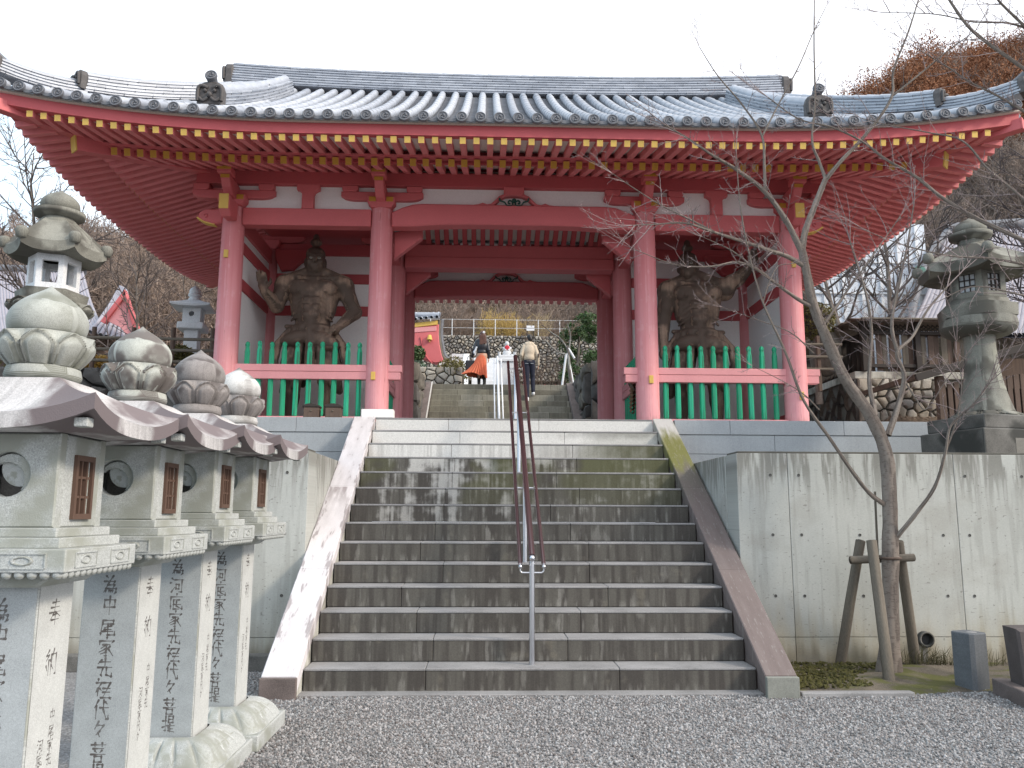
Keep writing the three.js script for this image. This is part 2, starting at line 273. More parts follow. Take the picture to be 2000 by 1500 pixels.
// arched beam over the opening, frog-leg strut and white panel, at the front and at the back
const koryo = () => { const p = []; for (let k = 0; k <= 24; k++) { const x = -1.79 + 3.58 * k / 24, e = Math.abs(x) / 1.79; p.push([x, 5.575 + (e < 0.82 ? 0.045 * (1 - (e / 0.82) ** 4) : 0)]); } for (let k = 24; k >= 0; k--) { const x = -1.79 + 3.58 * k / 24, e = Math.abs(x) / 1.79; p.push([x, 5.925 - (e > 0.78 ? 0.14 * ((e - 0.78) / 0.22) ** 1.6 : 0)]); } return ext(p, 0.24, 0.02); };
const leg = [[0.64, 0.0], [0.63, 0.02], [0.52, 0.035], [0.46, 0.06], [0.40, 0.035], [0.34, 0.045], [0.28, 0.10], [0.22, 0.165], [0.13, 0.205]];
const inn = [[0.33, 0.0], [0.27, 0.05], [0.20, 0.12], [0.12, 0.158], [0.05, 0.165]];
const frogPts = [...leg, ...leg.slice().reverse().map(([x, y]) => [-x, y]), ...inn.map(([x, y]) => [-x, y]), ...inn.slice().reverse()];
for (const [z, f] of [[-4.65, 1], [-8.65, 1]]) {
  gp('rainbow_beam', koryo().translate(0, 0, z), M.red);
  gp('plaster_panel', B(3.87, 0.36, 0.06, 0, 6.03, z - 0.03), M.plaster);
  const fr = part(gate, 'frog_leg_strut', ext(frogPts, 0.14, 0.012), M.red); gput(fr, 0, 5.905, z + 0.03);
  part(fr, 'strut_block', ext([[-0.11, 0.17], [0.11, 0.17], [0.15, 0.215], [0.15, 0.30], [-0.15, 0.30], [-0.15, 0.215]], 0.17, 0.008), M.red);
  const t = new Tubes();
  for (const s of [-1, 1]) {
    t.add(spline([V(s * 0.215, 0.125, 0.085), V(s * 0.205, 0.085, 0.085), V(s * 0.14, 0.06, 0.085), V(s * 0.11, 0.018, 0.085), V(s * 0.03, 0.012, 0.085)], 10), (q) => 0.012 * (1 - 0.5 * q) + 0.003, 6);
    t.add(spline([V(s * 0.02, 0.02, 0.085), V(s * 0.025, 0.07, 0.085), V(s * 0.07, 0.085, 0.085), V(s * 0.085, 0.05, 0.085), V(s * 0.055, 0.04, 0.085)], 10), () => 0.014, 6);
  }
  t.add([V(0, 0.06, 0.085), V(0, 0.105, 0.085), V(0, 0.122, 0.085)], [0.03, 0.03, 0.008], 8);
  part(fr, 'carved_scroll', t.geo(), M.greenDark);
}
// side bay panels with their struts
for (const s of [-1, 1]) for (const z of [-4.65, -8.65]) {
  gp('plaster_panel', B(2.28, 0.37, 0.06, s * 3.08, 6.014, z - 0.03), M.plaster);
  const g = ext([[-0.085, 0], [0.085, 0], [0.085, 0.22], [0.10, 0.26], [0.15, 0.29], [0.165, 0.29], [0.165, 0.37], [-0.165, 0.37], [-0.165, 0.29], [-0.15, 0.29], [-0.10, 0.26], [-0.085, 0.22]], 0.15, 0.008);
  gput(part(gate, 'panel_strut', g, M.red), s * 3.02, 5.832, z + 0.03);
}
// bracket sets on the pillars
const armPts = (h, y0, y1) => { const p = [[-h, y1], [-h, y1 - 0.07]]; for (let k = 1; k <= 6; k++) { const a = k / 6 * Math.PI / 2; p.push([-h + 0.20 * (1 - Math.cos(a)) + 0.02, y1 - 0.07 - (y1 - 0.07 - y0) * Math.sin(a)]); } return [...p, ...p.slice().reverse().map(([x, y]) => [-x, y])]; };
for (const z of PZ) for (const x of PX) {
  const f = z > -5 ? 1 : z < -8 ? -1 : 0, b = new THREE.Group(); b.name = numbered('bracket_set'); gate.add(b); gput(b, x, 5.842, z); if (f < 0) b.rotation.y = Math.PI;
  part(b, 'bearing_block', ext([[-0.15, 0], [0.15, 0], [0.165, 0.035], [0.20, 0.07], [0.20, 0.165], [-0.20, 0.165], [-0.20, 0.07], [-0.165, 0.035]], 0.36, 0.012), M.red);
  part(b, 'bracket_arm', ext(armPts(0.60, 0.135, 0.265), 0.17, 0.012), M.red);
  for (const q of [-1, 1]) part(b, 'bracket_block', ext([[-0.09, 0.262], [0.09, 0.262], [0.115, 0.29], [0.115, 0.352], [-0.115, 0.352], [-0.115, 0.29]], 0.2, 0.008).translate(q * 0.47, 0, 0), M.red);
  if (f) {
    part(b, 'nose_arm', join([ext([[0, 0.05], [0.30, 0.09], [0.42, 0.16], [0.50, 0.26], [0.50, 0.33], [0, 0.33]], 0.13, 0.012).rotateY(-Math.PI / 2), RB(0.20, 0.10, 0.22, 0, 0.375, 0.46)]), M.red);
    for (const q of [-1, 1]) part(b, 'gilt_plate', B(0.098, 0.07, 0.012, q * 0.125, 0.115, 0.183), M.yellowDull);
    part(b, 'gilt_plate', B(0.125, 0.05, 0.012, 0, 0.295, 0.505), M.yellowDull); part(b, 'gilt_plate', B(0.196, 0.045, 0.012, 0, 0.392, 0.572), M.yellowDull);
  }
}
// carved beam ends beyond the corner pillars, their lower edges yellow
for (const s of [-1, 1]) {
  const o = part(gate, 'carved_beam_end', ext([[0, 0], [0.18, -0.02], [0.34, 0.03], [0.46, 0.10], [0.42, 0.19], [0.30, 0.25], [0.14, 0.24], [0, 0.26]], 0.16, 0.02), M.red); gput(o, s * 4.24, 5.60, -4.65); o.scale.set(0.8, 0.85, 1); if (s < 0) o.rotation.y = Math.PI;
  part(o, 'gilt_edge', ext([[0.14, -0.035], [0.34, 0.005], [0.48, 0.085], [0.465, 0.112], [0.335, 0.035], [0.15, -0.008]], 0.13, 0.006), M.yellow);
  part(o, 'carved_scroll', new THREE.TorusGeometry(0.03, 0.009, 6, 14, 5).translate(0.30, 0.12, s * 0.082), M.redDeep);
  const n = part(gate, 'carved_beam_end', ext([[0, 0], [0.28, -0.03], [0.40, 0.04], [0.40, 0.25], [0, 0.26]], 0.15, 0.015).rotateY(-Math.PI / 2), M.red); gput(n, s * 4.1 - s * 0.02, 5.60, -4.50);
  part(n, 'gilt_plate', B(0.13, 0.215, 0.012, 0, 0.145, 0.405), M.yellow);
}
// purlins
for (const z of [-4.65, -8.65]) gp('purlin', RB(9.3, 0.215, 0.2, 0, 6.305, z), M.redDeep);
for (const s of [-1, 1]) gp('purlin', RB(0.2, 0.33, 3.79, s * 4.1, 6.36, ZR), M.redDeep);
// rafters in two tiers on the four sides, each with its yellow end
const rafU = (w, h) => B(w, h, 1, 0, h / 2, -0.5), rafF = rafU(0.078, 0.082), rafB = rafU(0.085, 0.102);
const capF = B(0.074, 0.078, 0.02, 0, 0.041, -0.006), capB = B(0.081, 0.098, 0.02, 0, 0.051, -0.006);
const ybase = (o) => 6.42 - 0.326 * (o - 2.0), yfly = (o) => 6.005 - 0.246 * (o - 3.93);
function sideXZ(side, t, o) { return side === 0 ? [t, o] : side === 2 ? [-t, -o] : side === 1 ? [o + HX, -t] : [-(o + HX), t]; }
function rafter(side, t, o0, o1, yf, name, g, cg, cm) {
  const [x0, z0] = sideXZ(side, t, o0), [x1, z1] = sideXZ(side, t, o1), y1 = yf(o1) + lift(x1, z1), y0 = yf(o0) + lift(x0, z0), L = o1 - o0;
  const r = part(gate, name, g, M.rafter); gput(r, x1, y1, z1 + ZR); r.rotation.order = 'YXZ'; r.rotation.set(Math.atan((y0 - y1) / L), [0, Math.PI / 2, Math.PI, -Math.PI / 2][side], 0); r.scale.z = L;
  part(r, 'rafter_cap', cg, cm); return r;
}
for (let side = 0; side < 4; side++) {
  const half = side % 2 ? EO : EX, step = 0.1725, n = Math.floor((half - 0.36) / step), odd = 0.03;
  for (let k = -n; k <= n; k++) {
    const t = k * step - (side === 0 ? 0.02 : 0), hip = side % 2 ? Math.abs(t) : Math.abs(t) - HX;
    const oi = Math.max(3.02, hip + 0.06); if (oi < 3.84) rafter(side, t, oi, 3.93, yfly, side === 0 || side === 2 ? 'flying_rafter' : 'side_flying_rafter', rafF, capF, M.yellow);
    const bi = Math.max(side % 2 ? 1.56 : 1.92, hip + 0.06); if (bi < 3.0) rafter(side, t, bi, 3.13, ybase, side === 0 || side === 2 ? 'base_rafter' : 'side_base_rafter', rafB, capB, M.yellowDull);
  }
}
// boards that run along all four eaves and follow their upturned corners
function strip(side, oA, oB, yA, yB, thick, n = 56) { // a bent board from (oA, yA) to (oB, yB), `thick` tall
  const pos = [], C = [];
  for (let k = 0; k <= n; k++) {
    const q = k / n * 2 - 1, tau = Math.sign(q) * (1 - Math.pow(1 - Math.abs(q), 1.25)), ring = [];
    for (const [o, y] of [[oA, yA], [oB, yB], [oB, yB + thick], [oA, yA + thick]]) { const half = side % 2 ? o : o + HX, [x, z] = sideXZ(side, tau * half, o); ring.push([x, y + lift(x, z), z + ZR]); }
    C.push(ring);
  }
  for (let k = 0; k < n; k++) for (let s = 0; s < 4; s++) { const a = C[k][s], b = C[k][(s + 1) % 4], c = C[k + 1][(s + 1) % 4], d = C[k + 1][s]; pos.push(...a, ...d, ...c, ...a, ...c, ...b); }
  for (const e of [C[0], C[n]]) pos.push(...e[0], ...e[1], ...e[2], ...e[0], ...e[2], ...e[3]);
  const g = new THREE.BufferGeometry(); g.setAttribute('position', new THREE.Float32BufferAttribute(pos, 3)); g.computeVertexNormals(); return buv(g);
}
for (let side = 0; side < 4; side++) {
  const bi = side % 2 ? 1.56 : 1.92;
  gp('soffit_board', strip(side, bi, 3.05, ybase(bi) + 0.104, ybase(3.05) + 0.104, 0.02), M.soffit);
  gp('eave_batten', strip(side, 3.06, 3.17, 6.172, 6.168, 0.036), M.red);
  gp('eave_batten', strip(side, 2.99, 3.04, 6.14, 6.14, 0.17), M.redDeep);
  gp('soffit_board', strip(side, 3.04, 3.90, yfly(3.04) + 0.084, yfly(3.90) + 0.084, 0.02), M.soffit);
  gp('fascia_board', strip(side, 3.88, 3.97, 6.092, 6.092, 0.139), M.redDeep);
  gp('eave_strip', strip(side, 3.85, 4.01, 6.233, 6.233, 0.03), M.cream);
  gp('eave_strip', strip(side, 3.80, 3.985, 6.264, 6.264, 0.045), M.tileShade);
}
for (const s of [-1, 1]) { gp('wall_plate', RB(8.7, 0.17, 0.05, 0, 6.495, ZR + s * 1.905, 0.006), M.redDeep); gp('wall_plate', RB(0.05, 0.17, 3.7, s * 4.0, 6.60, ZR, 0.006), M.redDeep); }
// hip rafters at the corners
for (const sx of [-1, 1]) for (const sz of [-1, 1]) {
  const seg = (o0, o1, y0, y1, w, h, name, cap) => {
    const P = (o) => [sx * (o + HX), sz * o], [xa, za] = P(o0), [xb, zb] = P(o1), a = V(xa, y0 + lift(xa, za), za + ZR), b = V(xb, y1 + lift(xb, zb), zb + ZR), L = a.distanceTo(b);
    const r = part(gate, name, RB(w, h, L, 0, 0, -L / 2, 0.01), M.red); gput(r, b.x, b.y, b.z); r.rotation.order = 'YXZ'; r.rotation.set(Math.asin((a.y - b.y) / L), Math.atan2(b.x - a.x, b.z - a.z), 0);
    part(r, 'rafter_cap', RB(w + 0.006, h + 0.006, 0.022, 0, 0, 0.008, 0.004), cap);
  };
  seg(1.7, 3.34, ybase(1.8) + 0.04, 6.045, 0.15, 0.20, 'hip_rafter', M.yellow); seg(2.9, 3.99, 6.26, 6.055, 0.14, 0.15, 'hip_rafter', M.red);
}
// ceilings: inner rafters of the passage, dark boards over the niches
for (let k = -11; k <= 11; k++) for (const [za, zb] of [[-6.56, -5.65], [-7.65, -6.74]]) {
  const r = part(gate, 'ceiling_rafter', B(0.078, 0.09, 0.98), M.redDeep); gput(r, k * 0.154, 6.20, (za + zb) / 2); r.rotation.x = za > -6.6 && za < -6.5 ? -0.38 : 0.38; if (za < -7) r.rotation.x = 0.38;
}
{ const a = B(3.56, 0.02, 0.99).rotateX(-0.38).translate(0, 6.265, -6.105), b = B(3.56, 0.02, 0.99).rotateX(0.38).translate(0, 6.265, -7.195), c = B(3.56, 0.02, 1.02, 0, 6.47, -5.16), d = B(3.56, 0.02, 1.02, 0, 6.47, -8.14); gp('ceiling_board', join([a, b, c, d]), M.soffit); }
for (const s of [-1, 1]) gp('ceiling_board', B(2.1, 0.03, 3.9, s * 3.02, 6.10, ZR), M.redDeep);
// niche walls: plaster with red rails
for (const s of [-1, 1]) {
  gp('plaster_panel', B(1.86, 3.1, 0.08, s * 3.02, PF + 1.55, -6.65), M.plaster);
  gp('plaster_panel', B(0.08, 3.1, 1.68, s * 4.1, PF + 1.55, -5.65), M.plaster); gp('plaster_panel', B(0.08, 3.1, 1.68, s * 4.1, PF + 1.55, -7.65), M.plaster);
  for (const [y, h] of [[5.36, 0.17], [4.80, 0.17], [2.80, 0.2]]) {
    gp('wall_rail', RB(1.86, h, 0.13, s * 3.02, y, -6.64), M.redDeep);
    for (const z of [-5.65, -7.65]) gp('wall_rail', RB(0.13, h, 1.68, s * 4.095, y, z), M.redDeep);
  }
  // carved arm under the ceiling in the inner corner
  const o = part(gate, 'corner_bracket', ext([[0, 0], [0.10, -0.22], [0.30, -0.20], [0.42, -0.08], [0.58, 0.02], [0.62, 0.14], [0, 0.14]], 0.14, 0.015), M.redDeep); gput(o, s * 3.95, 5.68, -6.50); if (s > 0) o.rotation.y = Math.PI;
}
// ---- roof: tile columns, ridges
const tubeCol = (fn, s1) => { // round tiles laid one over the next up the slope
  const pts = [], rad = [], n = Math.max(1, Math.round((s1 + 0.05) / 0.29));
  for (let k = 0; k < n; k++) { const a = -0.05 + (s1 + 0.05) * k / n, b = -0.05 + (s1 + 0.05) * (k + 1) / n; for (const [q, r] of [[a, 0.066], [a + 0.03, 0.066], [b - 0.002, 0.058]]) { pts.push(fn(q)); rad.push(r); } }
  return [pts, rad];
};
const tomoe = (() => { // the disc that closes a column: rim and three commas
  const list = [new THREE.CylinderGeometry(0.072, 0.072, 0.03, 24).rotateX(Math.PI / 2), new THREE.TorusGeometry(0.062, 0.0085, 6, 24).translate(0, 0, 0.016)], t = new Tubes();
  for (let k = 0; k < 3; k++) { const a0 = k * Math.PI * 2 / 3; t.add([0, 1, 2, 3, 4, 5, 6].map((q) => { const a = a0 + q * 0.36, r = 0.020 + q * 0.0042; return V(Math.cos(a) * r, Math.sin(a) * r, 0.017); }), (q) => 0.0125 * (1 - q) + 0.003, 6).cap(V(Math.cos(a0) * 0.02, Math.sin(a0) * 0.02, 0.017), 0.0125); }
  return join([...list, t.geo()]);
})();
const lipGeo = (() => { const p = []; for (let k = 0; k <= 8; k++) { const a = -0.95 + 1.9 * k / 8; p.push([0.125 * Math.sin(a), -0.128 * Math.cos(a) + 0.058]); } for (let k = 8; k >= 0; k--) { const a = -0.95 + 1.9 * k / 8; p.push([0.105 * Math.sin(a), -0.083 * Math.cos(a) + 0.058]); } return ext(p, 0.02, 0.003); })();
const tubeS = (x) => Math.abs(x) <= 4.15 ? 3.86 : EX - Math.abs(x) - 0.02;
const roofP = (x, s) => V(x, prof(s) + lift(x, EO - s) + 0.03, ZR + EO - s);
function panStrip(x, w, s1, flip) { // pan tiles between two columns, each course lapping the one below
  const pos = [], n = Math.max(1, Math.round(s1 / 0.135));
  const X = [-w / 2, -w / 5, w / 5, w / 2], D = [0.01, -0.03, -0.03, 0.01];
  const pt = (j, s, dy) => { const xx = x + X[j]; return [xx, prof(s) + lift(xx, EO - s) + D[j] + dy, flip * (EO - s) + ZR]; };
  for (let k = 0; k < n; k++) {
    const a = -0.06 * (k === 0) + s1 * k / n, b = s1 * (k + 1) / n;
    for (let j = 0; j < 3; j++) {
      const A = pt(j, a, 0.024), Bq = pt(j + 1, a, 0.024), C = pt(j + 1, b, 0.002), Dd = pt(j, b, 0.002); const E0 = pt(j, a, -0.01), E1 = pt(j + 1, a, -0.01);
      if (flip > 0) pos.push(...A, ...Bq, ...C, ...A, ...C, ...Dd, ...E0, ...E1, ...Bq, ...E0, ...Bq, ...A); else pos.push(...A, ...C, ...Bq, ...A, ...Dd, ...C);
    }
  }
  const g = new THREE.BufferGeometry(); g.setAttribute('position', new THREE.Float32BufferAttribute(pos, 3)); g.computeVertexNormals(); return buv(g);
}
const TS = 0.2352, rr = rng(5);
const rearBits = [], sideBits = [];
for (let i = -27; i <= 27; i++) {
  const x = i * TS - 0.02, s1 = tubeS(x);
  const [pts, rad] = tubeCol((s) => roofP(x, s), s1);
  const col = gp('round_tile_row', new Tubes().add(pts, rad, 10).geo(), M.tiles[Math.floor(rr() * 3)]);
  const e = part(col, 'tile_end', tomoe, M.tileDark); const p0 = roofP(x, -0.07); gput(e, p0.x, p0.y, p0.z); e.rotation.z = rr() * 0.5; e.rotation.x = -0.12;
  if (i < 27) {
    const xm = x + TS / 2, sm = Math.max(0.2, Math.min(tubeS(x), tubeS(x + TS)) + (Math.abs(xm) > 4.15 ? 0.1 : 0.1));
    gp('pan_tile_row', panStrip(xm, TS, sm, 1), M.panTile[Math.floor(rr() * 2)]);
    const l = part(gate, 'eave_tile', lipGeo, M.tileDark), q = roofP(xm, -0.06); gput(l, q.x, q.y + 0.004, q.z);
    rearBits.push(panStrip(xm, TS, sm, -1));
  }
  rearBits.push(new Tubes().add(pts.map((p) => V(p.x, p.y, 2 * ZR - p.z)), rad, 6).geo());
}
for (const sx of [-1, 1]) for (let i = -16; i <= 16; i++) { // the short slopes at the two ends
  const z = i * TS, s1 = Math.min(2.2, EO - Math.abs(z) - 0.02); if (s1 < 0.1) continue;
  const fn = (s) => V(sx * (EX - s), prof(s) + lift(EX - s, z) + 0.03, ZR + z), [pts, rad] = tubeCol(fn, s1); sideBits.push(new Tubes().add(pts, rad, 7).geo());
  const pos = [], w = TS / 2; for (let k = 0; k < 8; k++) { const a = -0.05 + (s1 + 0.15) * k / 8, b = -0.05 + (s1 + 0.15) * (k + 1) / 8, P = (s, q) => { const v = fn(s); return [v.x, v.y - 0.03, v.z + q]; }; const A = P(a, -w), Bb = P(a, w), C = P(b, w), Dq = P(b, -w); pos.push(...A, ...Bb, ...C, ...A, ...C, ...Dq); }
  const g = new THREE.BufferGeometry(); g.setAttribute('position', new THREE.Float32BufferAttribute(pos, 3)); g.computeVertexNormals(); sideBits.push(buv(g));
  const e = prep(tomoe.clone().rotateY(sx * Math.PI / 2)), q = fn(-0.07); sideBits.push(e.translate(q.x, q.y, q.z));
}
gp('rear_roof_tiles', join(rearBits), M.tiles[1]).userData.kind = 'stuff';
gp('end_roof_tiles', join(sideBits), M.tiles[0]).userData.kind = 'stuff';
// gable walls under the ridge ends
for (const sx of [-1, 1]) {
  gp('gable_wall', ext([[-2.0, 7.45], [2.0, 7.45], [1.2, 8.0], [0, 8.72], [-1.2, 8.0]], 0.08, 0.01).rotateY(Math.PI / 2).translate(sx * 4.05, 0, ZR), M.cream);
  for (const sz of [-1, 1]) gp('barge_board', ext([[0, 8.86], [0.9, 8.2], [2.1, 7.50], [2.1, 7.26], [0.9, 7.94], [0, 8.62]], 0.07, 0.01).rotateY(sz > 0 ? -Math.PI / 2 : Math.PI / 2).translate(sx * 4.30, 0, ZR), M.red);
}
// ridges built up of thin flat tiles in courses
function ridge(path, widths, hts, name, cap = true, capR = 0.075) {
  const n = path.length - 1, H = [0]; hts.forEach((h) => H.push(H[H.length - 1] + h));
  const sideV = path.map((p, i) => { const d = V().subVectors(path[Math.min(i + 1, n)], path[Math.max(i - 1, 0)]).setY(0).normalize(); return V(d.z, 0, -d.x); });
  widths.forEach((w, l) => {
    const off = (l * 0.37 + 0.31) % 1;
    for (let k = -off; k < n; k++) {
      const jt = (rr() - 0.5) * 0, a = clamp(k + 0.004 + jt, 0, n), b = clamp(k + 1 - 0.004 + jt, 0, n); if (b - a < 0.15) continue;
      const P = (q, sg, y) => { const i = Math.min(Math.floor(q), n - 1), f = q - i, c = path[i].clone().lerp(path[i + 1], f), s = sideV[i].clone().lerp(sideV[i + 1], f); return [c.x + s.x * sg * w / 2, c.y + y, c.z + s.z * sg * w / 2]; };
      const y0 = H[l] + 0.003, y1 = H[l + 1], pos = [], st = [a, (a + b) / 2, b];
      for (let m = 0; m < 2; m++) { const [p, q] = [st[m], st[m + 1]]; const lp = 1 - 0.030 / w, ym = y0 + (y1 - y0) * 0.5; for (const [s0, ya, s1, yb] of [[lp, y0, lp, ym], [lp, ym, 1, ym], [1, ym, 1, y1], [1, y1, -1, y1], [-1, y1, -1, ym], [-1, ym, -lp, ym], [-lp, ym, -lp, y0], [-lp, y0, lp, y0]]) { const A = P(p, s0, ya), Bq = P(q, s0, ya), C = P(q, s1, yb), D = P(p, s1, yb); pos.push(...A, ...C, ...Bq, ...A, ...D, ...C); } }
      for (const q of [a, b]) { const A = P(q, 1, y0), Bq = P(q, -1, y0), C = P(q, -1, y1), D = P(q, 1, y1); pos.push(...A, ...Bq, ...C, ...A, ...C, ...D); }
      const g = new THREE.BufferGeometry(); g.setAttribute('position', new THREE.Float32BufferAttribute(pos, 3)); g.computeVertexNormals(); gp(name, buv(g, 1, rr(), rr()), M.tiles[Math.floor(rr() * 3)]);
    }
  });
  if (cap) { const top = H[H.length - 1], pts = [], rad = [], m = n * 2; for (let k = 0; k < m; k++) for (const [q, r] of [[k / 2, capR * 1.08], [k / 2 + 0.08, capR * 1.08], [(k + 1) / 2 - 0.01, capR * 0.96]]) { const i = Math.min(Math.floor(q), n - 1); pts.push(path[i].clone().lerp(path[i + 1], q - i).add(V(0, top + capR * 0.2, 0))); rad.push(r); } gp('ridge_cap', new Tubes().add(pts, rad, 10).geo(), M.tiles[1]); }
}
{ const p = []; for (let k = 0; k <= 24; k++) { const x = -4.86 + 9.72 * k / 24; p.push(V(x, 8.74 + 0.12 * Math.pow(Math.abs(x) / 4.86, 2.5), ZR)); } ridge(p, [0.40, 0.38, 0.36, 0.35, 0.33, 0.32, 0.30], [0.055, 0.052, 0.052, 0.05, 0.05, 0.05, 0.05], 'ridge_tile', true, 0.07); }
// demon face tiles that close the ridges: shield, horns, brow and snout, and a round tile standing above
function oniTile(x, y, z, turn, s, disc) {
  const o = new THREE.Group(); o.name = numbered('ridge_end_tile'); gate.add(o); gput(o, x, y, z); o.rotation.y = turn; o.scale.setScalar(s);
  const out = [[0.17, 0], [0.175, 0.22], [0.15, 0.30], [0.09, 0.335], [0.0, 0.35]]; part(o, 'shield', ext([...out, ...out.slice(0, 4).reverse().map(([a, b]) => [-a, b])], 0.14, 0.03), M.oni);
  const t = new Tubes(); for (const q of [-1, 1]) { t.add(spline([V(q * 0.03, 0.24, 0.07), V(q * 0.09, 0.265, 0.085), V(q * 0.14, 0.25, 0.085), V(q * 0.155, 0.17, 0.08), V(q * 0.15, 0.06, 0.075)], 8), (u) => 0.024, 6); t.cap(V(q * 0.06, 0.20, 0.08), 0.028); t.add(spline([V(q * 0.02, 0.10, 0.09), V(q * 0.08, 0.06, 0.085), V(q * 0.13, 0.10, 0.08)], 5), () => 0.02, 6); } t.cap(V(0, 0.14, 0.09), 0.04);
  part(o, 'demon_face', t.geo(), M.oni);
  if (disc) { part(o, 'round_tile', new Tubes().add(spline([V(0, 0.26, -0.28), V(0, 0.32, -0.10), V(0, 0.405, 0.05)], 6), (t) => 0.04 + 0.03 * t, 12).geo(), M.tileDark); const e = part(o, 'tile_end', tomoe, M.tileDark); e.position.set(0, 0.415, 0.066); e.rotation.x = -0.3; e.scale.setScalar(1.08); }
}
for (const sx of [-1, 1]) {
  // descending ridge beside the gable, then the hip ridge in two tiers
  const p = []; for (let k = 0; k <= 8; k++) { const s = 3.5 - 3.02 * k / 8; p.push(V(sx * (3.86 + 0.12 * k / 8), prof(s) + lift(3.86, EO - s) + 0.02, ZR + EO - s)); }
  ridge(p, [0.36, 0.33, 0.31, 0.29, 0.27], [0.055, 0.05, 0.05, 0.05, 0.05], 'hip_ridge_tile');
  const e = p[8]; oniTile(e.x, e.y + 0.0, e.z + 0.05, 0, 1.0, true);
  const hipP = (k, add) => V(sx * (EX - k), prof(k) + lift(EX - k, EO - k) + add, ZR + EO - k);
  const q = []; for (let k = 0; k <= 7; k++) { const h = 2.55 - 1.88 * k / 7; q.push(hipP(h, 0.03 + 0.05 * Math.pow(k / 7, 3))); }
  ridge(q, [0.32, 0.30, 0.28, 0.27, 0.25], [0.055, 0.05, 0.05, 0.05, 0.05], 'hip_ridge_tile', true, 0.06);
  oniTile(q[7].x, q[7].y + 0.02, q[7].z + 0.03, sx * Math.PI / 4, 0.82, false);
  const w = []; for (let k = 0; k <= 4; k++) { const h = 0.70 - 0.72 * k / 4; w.push(hipP(h, 0.03 + 0.10 * Math.pow(k / 4, 2))); }
  ridge(w, [0.28, 0.26, 0.24, 0.22], [0.05, 0.045, 0.045, 0.045], 'hip_ridge_tile', true, 0.055);
  oniTile(w[4].x, w[4].y + 0.0, w[4].z + 0.02, sx * Math.PI / 4, 0.7, true);
  oniTile(sx * 4.92, 8.84, ZR, sx * Math.PI / 2, 1.15, false);
  // plain copies behind
  for (const [path, wd] of [[p, 0.32], [q, 0.28], [w, 0.25]]) gp('rear_ridge', (() => { const t = new Tubes(); t.add(path.map((v) => V(v.x, v.y + 0.14, 2 * ZR - v.z)), () => wd / 2, 8); return t.geo(); })(), M.tiles[1]);
}
// ---- picket fences closing the niches
const paleG = new THREE.LatheGeometry([[0.030, 0], [0.039, 0.02], [0.039, 0.93], [0.030, 0.985], [0.029, 1.0], [0.036, 1.03], [0.030, 1.062], [0.0, 1.085]].map((p) => new THREE.Vector2(...p)), 6).toNonIndexed(); paleG.computeVertexNormals();
for (const s of [-1, 1]) {
  const f = thing('picket_fence', s < 0 ? 'green picket fence with pink rails before the left guardian statue' : 'green picket fence with pink rails before the right guardian statue, behind bare twigs', 'fence', [s * 3.02, PF, -4.65], 0, 'picket fences of the gate niches');
  for (let k = 0; k < 10; k++) { const o = part(f, 'pale', paleG, M.greens[Math.floor(rr() * 3)]); o.position.set((k - 4.5) * 0.178 + (s < 0 ? 0.02 : -0.02) + (rr() - 0.5) * 0.012, 0.095 + (rr() - 0.5) * 0.014, 0); o.rotation.set(0, 0.26 + rr() * 0.3, (rr() - 0.5) * 0.014); }
  part(f, 'rail', RB(2.86, 0.10, 0.13, 0, 0.785, 0.0, 0.008), M.rail); part(f, 'rail', RB(2.82, 0.108, 0.124, 0, 0.678, 0.0, 0.008), M.rail);
  part(f, 'rail', RB(1.86, 0.085, 0.14, 0, 0.047, 0.02, 0.008), M.rail);
  for (let k = 0; k < 9; k++) { const o = part(f, 'pale', paleG, M.greens[1]); o.position.set(-s * 1.08, 0.095, -0.28 - k * 0.18); }
  part(f, 'rail', RB(0.124, 0.10, 1.66, -s * 1.08, 0.785, -1.0, 0.008), M.rail); part(f, 'rail', RB(0.124, 0.108, 1.66, -s * 1.08, 0.676, -1.0, 0.008), M.rail);
}
{ // straw sandal hung on the inner fence
  const o = thing('straw_sandal', 'large brown straw sandal hanging on the passage side of the right picket fence', 'sandal', [1.80, 3.26, -5.05]);
  const t = new Tubes(); for (let k = 0; k < 11; k++) { const y = -0.32 + k * 0.06, w = 0.13 * Math.sqrt(Math.max(0.1, 1 - (y / 0.36) ** 2)); t.add([V(0, y, -w), V(-0.012, y + 0.01, 0), V(0, y, w)], () => 0.032, 6); }
  part(o, 'sole', t.geo(), mottled([0.21, 0.125, 0.065], { amp: 0.4, f: 6, tile: 0.3, streak: 0.3, rough: 1, s: 120, size: 256 }));
  part(o, 'strap', new Tubes().add(spline([V(0, 0.02, -0.13), V(-0.06, 0.12, -0.05), V(-0.05, 0.26, 0), V(-0.06, 0.12, 0.05), V(0, 0.02, 0.13)], 14), () => 0.016, 6).geo(), M.woodGrey); o.rotation.x = 0.25;
}
